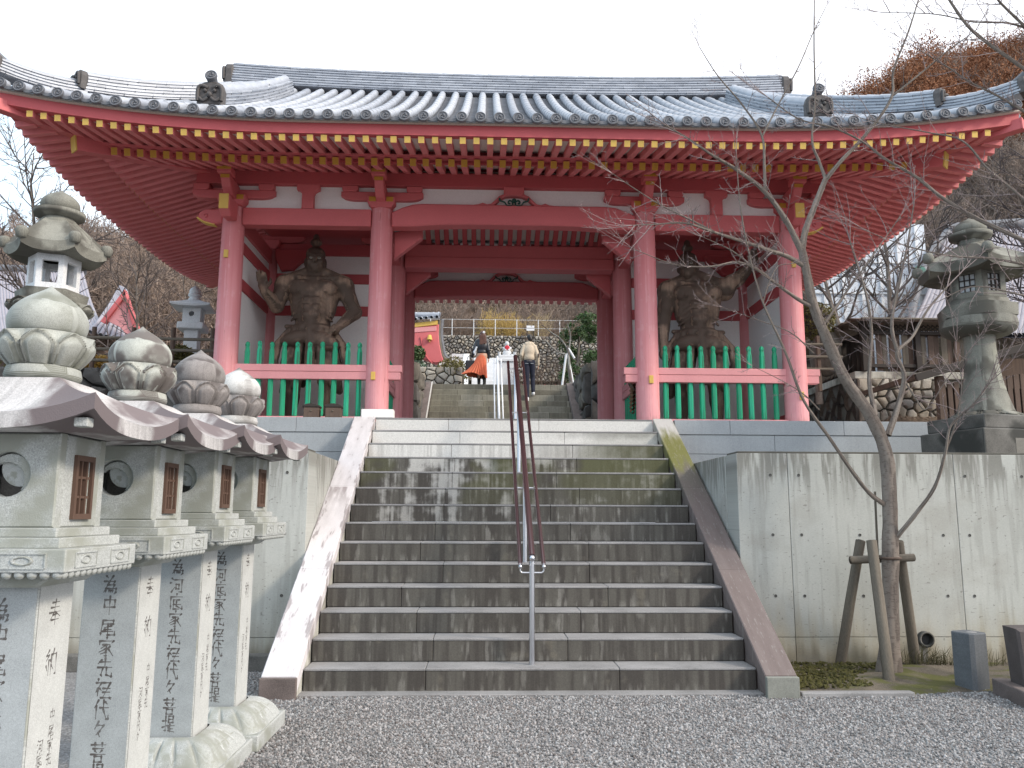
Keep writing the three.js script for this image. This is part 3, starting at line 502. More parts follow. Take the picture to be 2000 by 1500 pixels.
// ---------------------------------------------------------------- ground and terrain
const RISE = 0.192, RUN = 0.30;
const gravelTex = tex(1024, 1024, (u, v) => { const a = vn(u, v, 256, 256, 201), b = vn(u, v, 128, 128, 203), c = fbm(u, v, 6, 6, 4, 205); const k = 0.11 + 0.17 * a * a + 0.08 * b + 0.10 * (c - 0.5); return [k * 1.0, k * 0.985, k * 0.98]; }, false, 1 / 2.2, 1 / 2.2);
M.gravel = std({ map: gravelTex, roughness: 0.95, bumpMap: tex(1024, 1024, (u, v) => vn(u, v, 256, 256, 201), true, 1 / 2.2, 1 / 2.2), bumpScale: 0.008 });
{
  const g = buv(new THREE.PlaneGeometry(400, 202, 100, 50).rotateX(-Math.PI / 2).translate(0, 0, 99.6)); struct('gravel_ground', g, M.gravel, 'grey gravel forecourt in front of the stairs');
}
M.soil = mottled([0.115, 0.095, 0.07], { amp: 0.5, f: 8, tile: 1.2, grain: 0.4, rough: 1, s: 210, bump: 0.012, dark: [0.085, 0.085, 0.02], darkAt: 0.52 });
M.moss = mottled([0.105, 0.10, 0.018], { amp: 0.5, f: 10, tile: 0.6, grain: 0.4, rough: 1, s: 213, bump: 0.01, dark: [0.09, 0.075, 0.05], darkAt: 0.6, size: 256 });
{ // planting bed along the right wall
  const pos = [], n = 44, m = 8, r = rng(9), P = (i, j) => { const x = 2.14 + 6.4 * i / n, edge = 0.16 - 0.10 * sstep(x, 3.0, 3.8) + 0.05 * Math.sin(x * 3.1), z = lerp(-1.262, edge, j / m), h = 0.012 + 0.035 * Math.sin(Math.PI * Math.min(1, j / m)) * (0.6 + 0.5 * Math.sin(x * 5 + j)); return [x, j === m ? 0.004 : h, z]; };
  for (let i = 0; i < n; i++) for (let j = 0; j < m; j++) { const a = P(i, j), b = P(i + 1, j), c = P(i + 1, j + 1), d = P(i, j + 1); pos.push(...a, ...d, ...c, ...a, ...c, ...b); }
  const g = new THREE.BufferGeometry(); g.setAttribute('position', new THREE.Float32BufferAttribute(pos, 3)); const q = mergeVertices(g); q.computeVertexNormals(); struct('planting_bed', buv(q), M.soil, 'bare soil bed at the foot of the right concrete wall');
  const cl = new THREE.InstancedMesh(new THREE.IcosahedronGeometry(0.02, 0), M.moss, 1500), mt = new THREE.Matrix4(), e = new THREE.Euler();
  for (let k = 0; k < 1500; k++) { let x, z; do { x = 2.18 + 1.25 * Math.pow(r(), 1.5); z = -1.15 + 1.15 * r(); } while (fbm(x / 4, (z + 3) / 4, 6, 6, 3, 217) < 0.40 + 0.12 * (x - 2.2)); const s = 0.22 + 0.6 * r(); e.set(r() * 3, r() * 3, r() * 3); mt.makeRotationFromEuler(e).scale(V(s * 1.4, s * 0.55, s * 1.4)).setPosition(x, 0.035, z); cl.setMatrixAt(k, mt); }
  cl.name = 'moss'; cl.receiveShadow = true; cl.userData = { kind: 'stuff', label: 'yellow green moss cushions on the soil right of the stairs', category: 'moss' }; scene.add(cl);
  const gm = M.twigDark, wd = new Tubes(); for (let k = 0; k < 170; k++) { const x = (k < 90 ? 3.85 : 4.3) + (r() - 0.5) * (k < 90 ? 0.45 : 1.2), z = -1.18 + r() * 0.16, h = 0.05 + r() * 0.16; wd.add([V(x, 0.01, z), V(x + (r() - 0.5) * 0.05, h * 0.6, z + r() * 0.03), V(x + (r() - 0.5) * 0.12, h, z + r() * 0.08)], [0.004, 0.003, 0.001], 3); }
  const w = part(scene, 'weeds', wd.geo(), std({ color: lin(0.07, 0.065, 0.03), roughness: 1 })); w.userData = { kind: 'stuff', label: 'low dry weeds under the drain pipe along the wall', category: 'weeds' };
}
{ // loose stones of the gravel, nearest part of the forecourt
  const r = rng(12), N = 95000, base = new THREE.IcosahedronGeometry(1, 0), g = new THREE.InstancedMesh(base, std({ color: 0xffffff, roughness: 0.9 }), N), mt = new THREE.Matrix4(), e = new THREE.Euler(), c = new THREE.Color();
  for (let k = 0; k < N; k++) {
    let x, z; do { x = -2.6 + r() * 9.6; z = -1.2 + r() * 4.6; } while ((z < 0.14 && x > -2.13 && x < 2.13) || (x > 2.13 && z < 0.12 - 0.08 * sstep(x, 3, 3.8) && r() < 0.93) || Math.abs(x) > 0.75 * (6.95 - z) + 1.2);
    const s = 0.0045 + 0.0065 * r() * r() + 0.002 * r(); e.set(r() * 6, r() * 6, r() * 6); mt.makeRotationFromEuler(e).scale(V(s * (0.9 + r() * 0.7), s * (0.6 + 0.4 * r()), s)).setPosition(x, s * 0.35, z); g.setMatrixAt(k, mt);
    const b = 0.11 + 0.28 * Math.pow(r(), 1.4), w = 0.008 + (r() - 0.5) * 0.03; g.setColorAt(k, c.setRGB(b + w, b, b - w * 0.4));
  }
  g.name = 'gravel'; g.castShadow = g.receiveShadow = true; g.userData = { kind: 'stuff', label: 'loose grey pebbles covering the forecourt in front of the stairs', category: 'gravel' }; scene.add(g);
}
const elev = (az) => { const d = az * 180 / Math.PI; return (d < -26 ? 13.5 + (d + 26) * 0.2 : d < -8 ? 13.5 + (d + 26) * 0.30 : d < 10 ? 19 : d < 24 ? 19 + (d - 10) * 0.21 : d < 29 ? 22 + (d - 24) * 0.62 : 25.1) * Math.PI / 180; };
function ty(x, z) {
  const r = Math.hypot(x + 0.4, z - 6.95), az = Math.atan2(x + 0.4, 6.95 - z);
  let y = 2.0 + 3.0 * sstep(-z, 12.0, 15.6) * 1.0;
  if (x < -5.5) y = Math.max(y, 2.0 + 1.75 * sstep(-z, 7.0, 7.3)); if (x > 6.4) y = Math.max(y, 2.0 + 1.3 * sstep(-z, 6.2, 8.6) + 0.8 * sstep(-z, 9.2, 9.4));
  const top = 1.43 + Math.tan(elev(az)) * 72, k = sstep(r, 30, 78); y = lerp(y, top, Math.pow(k, 0.9));
  if (r > 78) y += (r - 78) * 0.12;
  y += 0.5 * (fbm(x / 60 + 5, z / 60 + 5, 8, 8, 4, 300) - 0.5) * sstep(r, 18, 40) * 5; return y;
}
M.hill = mottled([0.155, 0.115, 0.085], { amp: 0.5, f: 8, tile: 9, grain: 0.35, rough: 1, s: 220, bump: 0.05, dark: [0.10, 0.085, 0.05], darkAt: 0.55 });
{
  const g = new THREE.PlaneGeometry(190, 108, 150, 110).rotateX(-Math.PI / 2).translate(0, 0, -3.92 - 54), p = g.attributes.position;
  for (let i = 0; i < p.count; i++) { const x = p.getX(i), z = p.getZ(i); let y = ty(x, z); if (Math.abs(x) < 6.0 && z > -12 && z < -4.5) y = 1.9; if (Math.abs(x) < 2.6 && z <= -11.5 && z > -17) y = 2.2; p.setY(i, y); }
  g.computeVertexNormals(); struct('hillside', buv(g), M.hill, 'brown winter hillside rising behind the gate');
  for (const s of [-1, 1]) { const q = B(20, 0.1, 2.30, s * 12.5, 1.95, -2.80); struct('terrace_soil', q, M.soil, 'soil terrace between wall and platform'); }
}
// ---------------------------------------------------------------- stairs
const uvXY = (g, sx, sy, ox = 0, oy = 0) => { const p = g.attributes.position, uv = g.attributes.uv; for (let i = 0; i < p.count; i++) uv.setXY(i, (p.getX(i) + ox) * sx, (p.getY(i) + oy) * sy); return g; };
M.riser = std({ roughness: 0.92, map: tex(1536, 1024, (u, v) => {
  const st = v * 14, i = Math.floor(st), f = st - i, s1 = fbm(u, v, 90, 3, 4, 230), s2 = 0.62 * fbm(u + 0.02 * (s1 - 0.5), v, 24, 22, 5, 236) + 0.38 * fbm(u, 0.3 + i * 0.07, 40, 1, 3, 237), big = fbm(u, v, 5, 4, 4, 241), fine = vn(u, v, 600, 400, 247);
  let c = mix3([0.056, 0.050, 0.044], [0.094, 0.088, 0.076], sstep(s1, 0.3, 0.7)); c = mix3(c, [0.16, 0.145, 0.115], sstep(s2, 0.62, 0.8) * 0.5);
  c = mix3(c, [0.27, 0.26, 0.235], sstep(fbm(u, v, 60, 9, 4, 251), 0.66, 0.82) * 0.4 * (0.4 + big));
  const wet = sstep(fbm(u, v, 120, 14, 3, 253), 0.60, 0.75) * (1 - sstep(f, 0, 0.5)); c = mix3(c, [0.30, 0.29, 0.26], wet * 0.3);
  const pale = [0.62, 0.61, 0.58], mossC = [0.085, 0.088, 0.035];
  const up = i >= 13 ? 1 : i === 12 ? 1 - 0.45 * sstep(u + 0.15 * (s1 - 0.5), 0.55, 0.8) * sstep(f + s2 - 0.5, 0.3, 0.9) : i === 11 ? lerp(0.97, 0.62, sstep(u, 0.45, 0.62)) * sstep(1.45 - u * 0.75 - 0.5 * (s2 - 0.5), 0.62, 0.95) * (0.75 + 0.25 * sstep(s1, 0.3, 0.6)) : i === 10 ? sstep(s2 * 0.7 + s1 * 0.3 + 0.14 * sstep(u, 0.08, 0.28) - 0.2 * sstep(u, 0.6, 0.75), 0.52, 0.72) * 0.6 : i === 9 || i === 8 ? sstep(s2 * 0.7 + s1 * 0.3 + 0.13 * Math.exp(-(((u - 0.32) / 0.2) ** 2)), 0.54, 0.74) * 0.5 : i === 7 ? sstep(s2 * 0.6 + s1 * 0.4 + 0.1 * Math.exp(-(((u - 0.3) / 0.22) ** 2)), 0.57, 0.74) * 0.36 : 0;
  const moss = (i >= 8 && i <= 12 ? [0.35, 0.6, 0.85, 0.7, 0.3][i - 8] : 0) * sstep(big + 0.35 * sstep(u, 0.55, 0.9) + 0.14 * Math.exp(-(((u - 0.45) / 0.1) ** 2)), 0.52, 0.72);
  c = mix3(c, pale, up); c = mix3(c, mossC, moss * (i >= 11 ? sstep(u, 0.5, 0.9) : 1) * 0.85);
  return sc3(c, 0.86 + 0.28 * fine);
}) });
M.tread = mottled([0.245, 0.24, 0.238], { amp: 0.3, f: 6, tile: 1.3, grain: 0.2, rough: 0.9, s: 260 });
const stairs = thing('stone_staircase', 'weathered straight stone staircase rising to the gate, its lower risers dark with stains', 'staircase', [0, 0, 0]);
const js = rng(31);
for (let k = 1; k <= 14; k++) {
  const j1 = -0.95 + (js() - 0.5) * 0.5, j2 = 0.55 + (js() - 0.5) * 0.5, X = [-1.847, j1, j2, 1.847], z0 = -(k - 1) * RUN;
  for (let b = 0; b < 3; b++) {
    const w = X[b + 1] - X[b] - 0.003, x = (X[b] + X[b + 1]) / 2, dp = k === 14 ? 0.9 : 0.55;
    const g = RB(w, RISE - 0.026, dp, x, k * RISE - 0.022 - (RISE - 0.026) / 2, z0 - dp / 2, 0.006);
    const st = part(stairs, 'step', uvXY(g, 1 / 3.7, 1 / PF, 1.85, 0), M.riser);
    part(st, 'tread', RB(w, 0.021, dp + 0.004, x, k * RISE - 0.0105, z0 - dp / 2 + 0.002, 0.007), M.tread);
  }
}
part(stairs, 'base_slab', RB(3.75, 0.05, 0.5, 0, -0.008, -0.11, 0.006), M.tread);
M.cheekL = std({ roughness: 0.9, map: tex(512, 1024, (u, v) => { const a = fbm(u, v, 6, 24, 5, 270), b = fbm(u, v, 20, 60, 3, 273), e = Math.min(u, 1 - u); let c = mix3([0.68, 0.65, 0.655], [0.50, 0.47, 0.47], a); const st = sstep(a * 0.6 + b * 0.4 + 0.16 * (1 - sstep(e, 0, 0.2)) - 0.05, 0.585, 0.70); c = mix3(c, [0.19, 0.155, 0.15], st * 0.6); const jn = Math.min(Math.abs(v - 0.60), 1); c = mix3(c, [0.22, 0.18, 0.175], 0.7 * (1 - sstep(0.60 - v, 0, 0.09)) * (v < 0.60 ? 1 : 0) * sstep(a, 0.3, 0.6)); return sc3(c, 0.9 + 0.2 * vn(u, v, 256, 512, 277)); }) });
M.cheekR = std({ roughness: 0.92, map: tex(512, 1024, (u, v) => { const a = fbm(u, v, 6, 16, 5, 280), b = fbm(u, v, 30, 90, 3, 283); let c = mix3([0.135, 0.105, 0.098], [0.19, 0.155, 0.145], a); const w = v + 0.12 * (a - 0.5); c = mix3(c, [0.12, 0.11, 0.09], sstep(w, 0.5, 0.66) * 0.8); c = mix3(c, [0.15, 0.15, 0.045], sstep(w, 0.66, 0.74)); c = mix3(c, [0.20, 0.195, 0.09], sstep(w, 0.78, 0.85) * sstep(a, 0.35, 0.6)); c = mix3(c, [0.48, 0.47, 0.45], sstep(w, 0.84, 0.93)); c = mix3(c, [0.30, 0.28, 0.26], sstep(b, 0.68, 0.8) * 0.4); return sc3(c, 0.88 + 0.24 * vn(u, v, 256, 512, 287)); }) });
M.cheekSide = mottled([0.47, 0.455, 0.40], { amp: 0.2, f: 5, tile: 1.5, streak: 0.2, rough: 0.95, s: 290, dark: [0.14, 0.125, 0.10], darkAt: 0.58 });
M.brownStone = mottled([0.15, 0.12, 0.11], { amp: 0.3, f: 6, tile: 0.8, grain: 0.3, rough: 0.95, s: 293 });
const cy = (z) => 0.29 - 0.6146 * z; // top of the sloping side walls
for (const s of [-1, 1]) {
  const w = s < 0 ? 0.285 : 0.26, xc = s * (1.852 + w / 2), zs = [0.20, -1.02, -2.36, -3.93];
  for (let k = 0; k < 3; k++) {
    const a = zs[k] - 0.002, b = zs[k + 1] + 0.002;
    // body below, coping slab above
    const side = ext([[-a, -0.05], [-b, -0.05], [-b, cy(b) - 0.13], [-a, cy(a) - 0.13]], w - 0.012, 0.004).rotateY(Math.PI / 2).translate(xc, 0, 0);
    part(stairs, 'side_wall', side, s < 0 ? M.cheekSide : M.brownStone);
    const cop = ext([[-a, cy(a) - 0.128], [-b, cy(b) - 0.128], [-b, cy(b)], [-a, cy(a)]], w, 0.008).rotateY(Math.PI / 2).translate(xc, 0, 0), p = cop.attributes.position, uv = cop.attributes.uv;
    for (let i = 0; i < p.count; i++) uv.setXY(i, (p.getX(i) - xc) / w + 0.5, (0.3 - p.getZ(i)) / 4.4);
    part(stairs, 'coping_slab', cop, s < 0 ? M.cheekL : M.cheekR);
  }
  part(stairs, 'end_stone', RB(w + 0.004, 0.20, 0.05, xc, 0.062, 0.222, 0.008), s < 0 ? M.brownStone : mottled([0.21, 0.215, 0.19], { amp: 0.2, f: 6, tile: 0.8, s: 295, size: 256 }));
}
// ---------------------------------------------------------------- concrete walls
const wallTex = (seed, warm) => tex(1024, 1024, (u, v) => {
  const y = v, a = fbm(u, v, 4, 3, 5, seed), s1 = fbm(u, v, 60, 2, 4, seed + 5), s2 = fbm(u, v, 110, 5, 4, seed + 9), fine = vn(u, v, 500, 500, seed + 13), pore = vn(u, v, 160, 160, seed + 17);
  let c = mix3([0.47, 0.475, 0.44], [0.37, 0.375, 0.345], a); c = sc3(c, 1 + 0.10 * (s1 - 0.5));
  const top = sstep(y, 0.70, 1.0), str = sstep(s2 * 0.55 + s1 * 0.45 + 0.14 * top, 0.50, 0.68); c = mix3(c, [0.15, 0.145, 0.125], str * (0.24 + 0.56 * top));
  c = mix3(c, [0.58, 0.575, 0.545], sstep(s2, 0.64, 0.78) * 0.35 * sstep(y, 0.55, 0.95));
  const low = 1 - sstep(y - 0.22 * (s1 - 0.5) - 0.1 * (a - 0.5), 0.02, 0.30); c = mix3(c, [0.33, 0.285, 0.195], low * 0.75 * warm); c = mix3(c, [0.17, 0.145, 0.10], (1 - sstep(y - 0.12 * (s1 - 0.5), 0.0, 0.11)) * 0.8);
  c = mix3(c, [0.27, 0.25, 0.215], sstep(fbm(u, v, 9, 7, 5, seed + 23), 0.55, 0.8) * 0.3);
  c = mix3(c, [0.14, 0.135, 0.12], sstep(pore, 0.90, 0.95) * 0.55); return sc3(c, 0.93 + 0.14 * fine);
});
const WT = [wallTex(310, 1), wallTex(350, 0.5)].map((t) => std({ map: t, roughness: 0.93 }));
for (const s of [-1, 1]) {
  const w = thing('concrete_wall', s < 0 ? 'board marked concrete retaining wall left of the stairs behind the stone lanterns' : 'stained concrete retaining wall right of the stairs behind the cherry tree', 'wall', [s * 2.14, 0, -1.26]);
  const xs = s > 0 ? [2.14, 2.66, 4.37, 6.08, 7.79, 9.5] : [-2.14, -3.85, -5.56, -7.27, -9.5], m = s > 0 ? WT[0] : WT[1], L = (g) => g.translate(-s * 2.14, 0, 1.26);
  for (let k = 0; k < xs.length - 1; k++) {
    const a = Math.min(xs[k], xs[k + 1]) + 0.002, b = Math.max(xs[k], xs[k + 1]) - 0.002, x = (a + b) / 2;
    part(w, 'panel', L(uvXY(RB(b - a, 1.797, 0.38, x, 1.1515, -1.45, 0.006), 1 / 4.1, 1 / 2.05, 0.37 * k, 0)), m);
    part(w, 'panel', L(uvXY(RB(b - a, 0.30, 0.38, x, 0.10, -1.452, 0.006), 1 / 4.1, 1 / 2.05, 0.37 * k, 0)), m);
    const hx = s > 0 ? (k === 0 ? [2.48] : [0.11, 0.70, 1.0, 1.55].map((d) => xs[k] + d)) : [0.2, 0.55, 1.1, 1.5].map((d) => xs[k + 1] + d);
    const hg = join([new THREE.TorusGeometry(0.0125, 0.003, 5, 12), new THREE.CircleGeometry(0.0115, 12).translate(0, 0, -0.001)]);  // flat dark disc paints the shade inside the recess
    for (const x2 of hx) for (const y of [0.645, 1.238, 1.83]) { const o = part(w, 'tie_hole', hg, M.stoneBlack); o.position.set(x2 - s * 2.14, y, -0.001 + 0.003); }
  }
  // return along the stairs
  const ret = RB(0.36, 2.30, 2.2, s * 2.318, 0.90, -2.745, 0.006), p = ret.attributes.position, uv = ret.attributes.uv; for (let i = 0; i < p.count; i++) uv.setXY(i, p.getZ(i) / 4.1 + 0.2, p.getY(i) / 2.05);
  part(w, 'return_panel', L(ret), m);
  part(w, 'top_screed', L(RB(7.35, 0.02, 0.36, s * (2.15 + 3.68), 2.061, -1.45, 0.005)), M.mortar);
  if (s < 0) { part(w, 'kerb', L(RB(5.8, 0.16, 0.12, -5.2, 0.07, -0.98, 0.02)), M.stoneBlack); }
}
struct('kerb_stone', RB(0.92, 0.05, 0.085, 2.6, 0.012, 0.165, 0.012), M.tread, 'low pale kerb in the gravel right of the stairs');
{
  const d = thing('drain_pipe', 'short dark drain pipe sticking out of the foot of the concrete wall', 'pipe', [3.94, 0.235, -1.26]);
  part(d, 'pipe', new THREE.LatheGeometry([[0.055, -0.2], [0.055, 0.05], [0.075, 0.055], [0.078, 0.0], [0.078, -0.02]].map((p) => new THREE.Vector2(...p)), 18).rotateX(Math.PI / 2), M.stoneBlack);
  part(d, 'bore', new THREE.CircleGeometry(0.056, 16).translate(0, 0, 0.012), M.black); part(d, 'stain', B(0.05, 0.2, 0.004, 0.0, -0.14, 0.003), M.stoneBlack);
}
// ---------------------------------------------------------------- platform under the gate
{
  const p = thing('stone_platform', 'blue grey granite platform the gate stands on, in even courses', 'platform', [0, 2.0, -3.9]), L = (g) => g.translate(0, -2.0, 3.9);
  for (const s of [-1, 1]) for (const [y0, y1, off, dz] of [[2.494, PF, 0, 0], [2.235, 2.490, 0.6, 0.012], [1.90, 2.231, 0.2, 0.012]]) {
    let x = 2.142; let first = true; while (x < 5.9) { const e = Math.min(5.905, first ? x + 0.75 + off : x + 1.55); part(p, 'stone_block', L(RB(e - x - 0.003, y1 - y0, 0.5, s * (x + e) / 2, (y0 + y1) / 2, -3.9 - dz - 0.25, 0.006)), M.platform); x = e; first = false; }
    part(p, 'stone_block', L(RB(0.5, y1 - y0, 6.6, s * (5.655 - dz), (y0 + y1) / 2, -7.703, 0.006)), M.platform);
  }
  part(p, 'floor_slab', L(B(11.2, 0.3, 6.9, 0, PF - 0.154, -7.86)), M.platform);
  struct('walkway', B(7.5, 0.3, 3.2, 0, PF - 0.156, -12.9), M.tread, 'stone walkway behind the gate');
}
{
  const o = thing('white_stone_block', 'small bright white stone block at the head of the left stair side wall', 'block', [-1.835, PF, -4.02]); part(o, 'block', RB(0.43, 0.115, 0.16, 0, 0.062, 0, 0.01), std({ color: lin(0.84, 0.83, 0.80), roughness: 0.8 }));
  ['left', 'right'].forEach((n, k) => {
    const b = thing('wooden_offering_box', 'small dark wooden box with domed lid on the platform edge, ' + n + ' one of two', 'box', [-2.73 + k * 0.29, PF, -4.10], 0, 'small dark boxes before the left niche');
    part(b, 'box', RB(0.205, 0.15, 0.16, 0, 0.077, 0, 0.012), M.wood); part(b, 'lid', ext([[-0.112, 0.15], [0.112, 0.15], [0.112, 0.172], [0.06, 0.195], [0, 0.204], [-0.06, 0.195], [-0.112, 0.172]], 0.18, 0.006), M.woodDark); part(b, 'knob', new THREE.SphereGeometry(0.012, 8, 6).translate(0, 0.10, 0.082), M.woodGrey);
  });
}
// ---------------------------------------------------------------- handrails
function handrail(name, label, x, z0, z1, y0, slope, posts, h, gripM) {
  const o = thing(name, label, 'handrail', [x, y0 - h, z0]), Y = (z) => -slope * (z - z0) + h;
  const steel = new Tubes();
  posts.forEach((z, i) => {
    part(o, 'post', new Tubes().add([V(0, posts.base ? posts.base[i] : 0, z - z0), V(0, Y(z) - 0.02, z - z0)], () => 0.024, 12).geo(), M.steel);
    const y = Y(z) - 0.14; for (const s of [-1, 1]) part(o, 'rail_bracket', new Tubes().add([V(0, y, z - z0), V(s * 0.08, y, z - z0), V(s * 0.094, y + 0.006, z - z0), V(s * 0.1, y + 0.02, z - z0), V(s * 0.1, y + 0.06, z - z0)], () => 0.0075, 8).geo(), M.steel);
  });
  part(o, 'top_rail', new Tubes().add([V(0, Y(z0), 0), V(0, Y((z0 + z1) / 2), (z1 - z0) / 2), V(0, Y(z1), z1 - z0)], () => 0.028, 14).cap(V(0, Y(z1), z1 - z0), 0.028).geo(), gripM);
  part(o, 'rail_end', new Tubes().add([V(0, Y(z0) - 0.012, 0.012), V(0, Y(z0) + 0.008, -0.03)], () => 0.0295, 12).cap(V(0, Y(z0) - 0.012, 0.012), 0.0295).geo(), M.steel);
  for (const s of [-1, 1]) {
    part(o, 'side_rail', new Tubes().add([V(s * 0.1, Y(z0) - 0.075, 0.0), V(s * 0.1, Y(z1) - 0.075, z1 - z0)], () => 0.0185, 12).cap(V(s * 0.1, Y(z1) - 0.075, z1 - z0), 0.0185).geo(), gripM);
    part(o, 'rail_end', new Tubes().add([V(s * 0.1, Y(z0) - 0.083, 0.012), V(s * 0.1, Y(z0) - 0.067, -0.014)], () => 0.0195, 10).cap(V(s * 0.1, Y(z0) - 0.083, 0.012), 0.0195).geo(), M.steel);
  }
  return o;
}
{
  const posts = [-0.16, -1.35, -2.85, -4.03]; posts.base = [0.192, 0.96, 1.92, PF].map((y) => y - (1.075 - 0.885));
  handrail('stair_handrail', 'stainless handrail with brown grips up the middle of the near stairs', 0.01, -0.15, -4.10, 1.075, 0.632, posts, 0.885, M.grip);
  const p2 = [-12.45, -14.0, -15.7]; p2.base = [0, 0.96, 1.93].map((y) => y - 0.02);
  handrail('stair_handrail', 'plain pale steel handrail up the far stairs behind the gate', -0.06, -12.4, -15.8, PF + 0.2 + 0.75, 0.642, p2, 0.75, M.white);
}
// ---------------------------------------------------------------- far stairs behind the gate
M.farStep = [0, 1, 2].map((k) => mottled([[0.205, 0.195, 0.155], [0.165, 0.155, 0.125], [0.25, 0.24, 0.20]][k], { amp: 0.3, f: 5, tile: 1.2, streak: 0.2, rough: 0.95, s: 400 + k * 5, size: 256 }));
{
  const st = thing('stone_staircase', 'mossy far stone staircase seen through the gate opening', 'staircase', [0, PF, -12.3]), r = rng(44);
  for (let k = 1; k <= 12; k++) { let x = -1.86; while (x < 1.85) { const e = Math.min(1.86, x + 0.42 + r() * 0.45); part(st, 'step', RB(e - x - 0.004, RISE, k === 12 ? 1.0 : 0.5, (x + e) / 2, k * 0.1927 - RISE / 2, -(k - 1) * RUN - (k === 12 ? 0.5 : 0.25), 0.008), M.farStep[Math.floor(r() * 3)]); x = e; } }
  for (const s of [-1, 1]) part(st, 'side_wall', ext([[0.1, 0], [0.1, 0.3], [-3.3, 2.37], [-4.0, 2.37], [-4.0, 0]].map(([a, b]) => [-a, b]), 0.27, 0.01).rotateY(Math.PI / 2).translate(s * 2.0, 0, 0), M.brownStone);
  const lip = std({ color: lin(0.5, 0.48, 0.45), roughness: 0.9 }); part(st, 'edge_strip', ext([[0.1, 0.24], [0.1, 0.31], [-3.3, 2.38], [-3.3, 2.31]].map(([a, b]) => [-a, b]), 0.03, 0.004).rotateY(Math.PI / 2).translate(-1.875, 0, 0), lip);
  struct('upper_terrace', B(14, 0.3, 6.0, 0, PF + 2.30 - 0.145, -19.2), M.tread, 'paved terrace above the far stairs');
  for (const s of [-1, 1]) {
    const w = thing('rock_wall', s < 0 ? 'dark boulder wall left of the far stairs' : 'dark boulder wall right of the far stairs', 'rock wall', [s * 3.7, PF, -12.9]); const q = rng(50 + s);
    cells(3.0, 2.5, 6, 5, 60 + s, 0.02).forEach((c) => { const g = stoneGeo(c, 0.28, q).translate(-1.5, -0.05, 0.1); part(w, 'stone', g, M.darkRock[Math.floor(q() * 3)]); });
    cells(2.8, 2.5, 6, 5, 70 + s, 0.02).forEach((c) => { const g = stoneGeo(c, 0.25, q).translate(-1.4, -0.05, 0).rotateY(-s * Math.PI / 2).translate(-s * 1.42, 0, -1.45); part(w, 'stone', g, M.darkRock[Math.floor(q() * 3)]); });
    part(w, 'backing', B(2.9, 2.4, 2.8, 0, 1.2, -1.35), M.mortar);
  }
}
// ---------------------------------------------------------------- brush lettering (strokes on a 0..10 grid, two digits a point, a = 10)
const KJ = {
  '為': '2031 604319 137365 357567 2787897a 2829 4849 5859 6869', '中': '22828626 2622 505a', '家': '5051 1214 129283 3474 5426 4454575a4a 5618 5829 7557 669a',
  '尾': '2282842422 22191a 7536 3777 2888 545a9a98', '先': '3113 2282 5055 1595 4539 39 65699a98', '祖': '2021 12422517 2629 3546 52925a 5292 9a 5595 5797 4aaa', '代': '3014 232a 4494 60658a9a98 7182', '々': '4024 3272 725537 4658',
  '菩': '1191 3032 7072 2383 3445 7465 1696 37777a3a37', '提': '1343 303929 1746 5080845450 5282 4696 656a 6888 57599a', '河': '1122 0414 1a37 3292 828a6a 4565684845', '底': '5051 1292 12181a 7434 343a5a 3787 55589a98 4a7a',
  '奉': '2181 1383 0595 504518 5597 3676 2888 555a', '納': '301232 3214 44 343a 1628 5658 5292 525a 52929a8a 705678', '献': '1151 3013 035305 0353 035a 09 0a 0353 5a 2435 4435 1646 1848 353a 6494 80765a 759a 9192'.replace('035305 ', '').replace('035a 09 0a 0353 5a', '030a 535a4a'),
  '燈': '1213 4334 30260a 264a 517153 9172 7195 6494 6585876765 6869 8879 5a9a', '講': '2021 0242 1333 1535 17373a1a17 5191 6063 8083 5292 545a 5494949a8a 747a 5696 4898', '河2': '1122',
};
function brush(ctx, ch, x, y, s, w) {
  const D = (c) => (c === 'a' ? 10 : +c) / 10;
  for (const st of KJ[ch].split(' ')) {
    const p = []; for (let k = 0; k + 1 < st.length; k += 2) p.push([x + D(st[k]) * s, y + D(st[k + 1]) * s]); if (!p.length) continue;
    for (let k = 0; k < Math.max(1, p.length - 1); k++) { const a = p[k], b = p[k + 1] || [a[0] + s * 0.06, a[1] + s * 0.08]; for (let q = 0; q <= 14; q++) { const t = q / 14, r = w * (p.length > 1 || 1 ? 0.62 + 0.38 * Math.cos(t * Math.PI * 1.3) : 1) * 0.5; ctx.beginPath(); ctx.arc(a[0] + (b[0] - a[0]) * t, a[1] + (b[1] - a[1]) * t, Math.max(r, w * 0.22), 0, 7); ctx.fill(); } }
  }
}
function faceTex(W, H, base, draw, seed) { // stone face with cut and inked characters
  const c = document.createElement('canvas'); c.width = W; c.height = H; const g = c.getContext('2d'); g.fillStyle = '#000'; g.fillRect(0, 0, W, H); g.fillStyle = '#fff'; draw(g); const im = g.getImageData(0, 0, W, H).data;
  return tex(W, H, (u, v) => { const i = Math.min(W - 1, u * W | 0), j = Math.min(H - 1, (1 - v) * H | 0), k = im[(j * W + i) * 4] / 255, n = vn(u, v, W / 2, H / 2, seed), a = fbm(u, v, 4, 16, 4, seed + 3), f = sc3(base, 0.80 + 0.2 * a + 0.36 * (n - 0.5)); return mix3(f, sc3([0.085, 0.075, 0.07], 0.7 + 0.6 * n), k * (0.62 + 0.38 * sstep(n + a, 0.55, 0.95))); });
}
const column = (txt, W, H, size, y0, x = 0.5, w = 0.13) => (g) => { [...txt].forEach((ch, i) => brush(g, ch, W * x - size / 2, y0 + i * size * 1.13, size, size * w)); };
const FT = { naka: faceTex(256, 1024, [0.40, 0.425, 0.43], column('為中尾家先祖代々菩提', 256, 1024, 82, 75), 500), kawa: faceTex(256, 1024, [0.40, 0.425, 0.43], column('為河底家先祖代々菩提', 256, 1024, 82, 75), 510) };
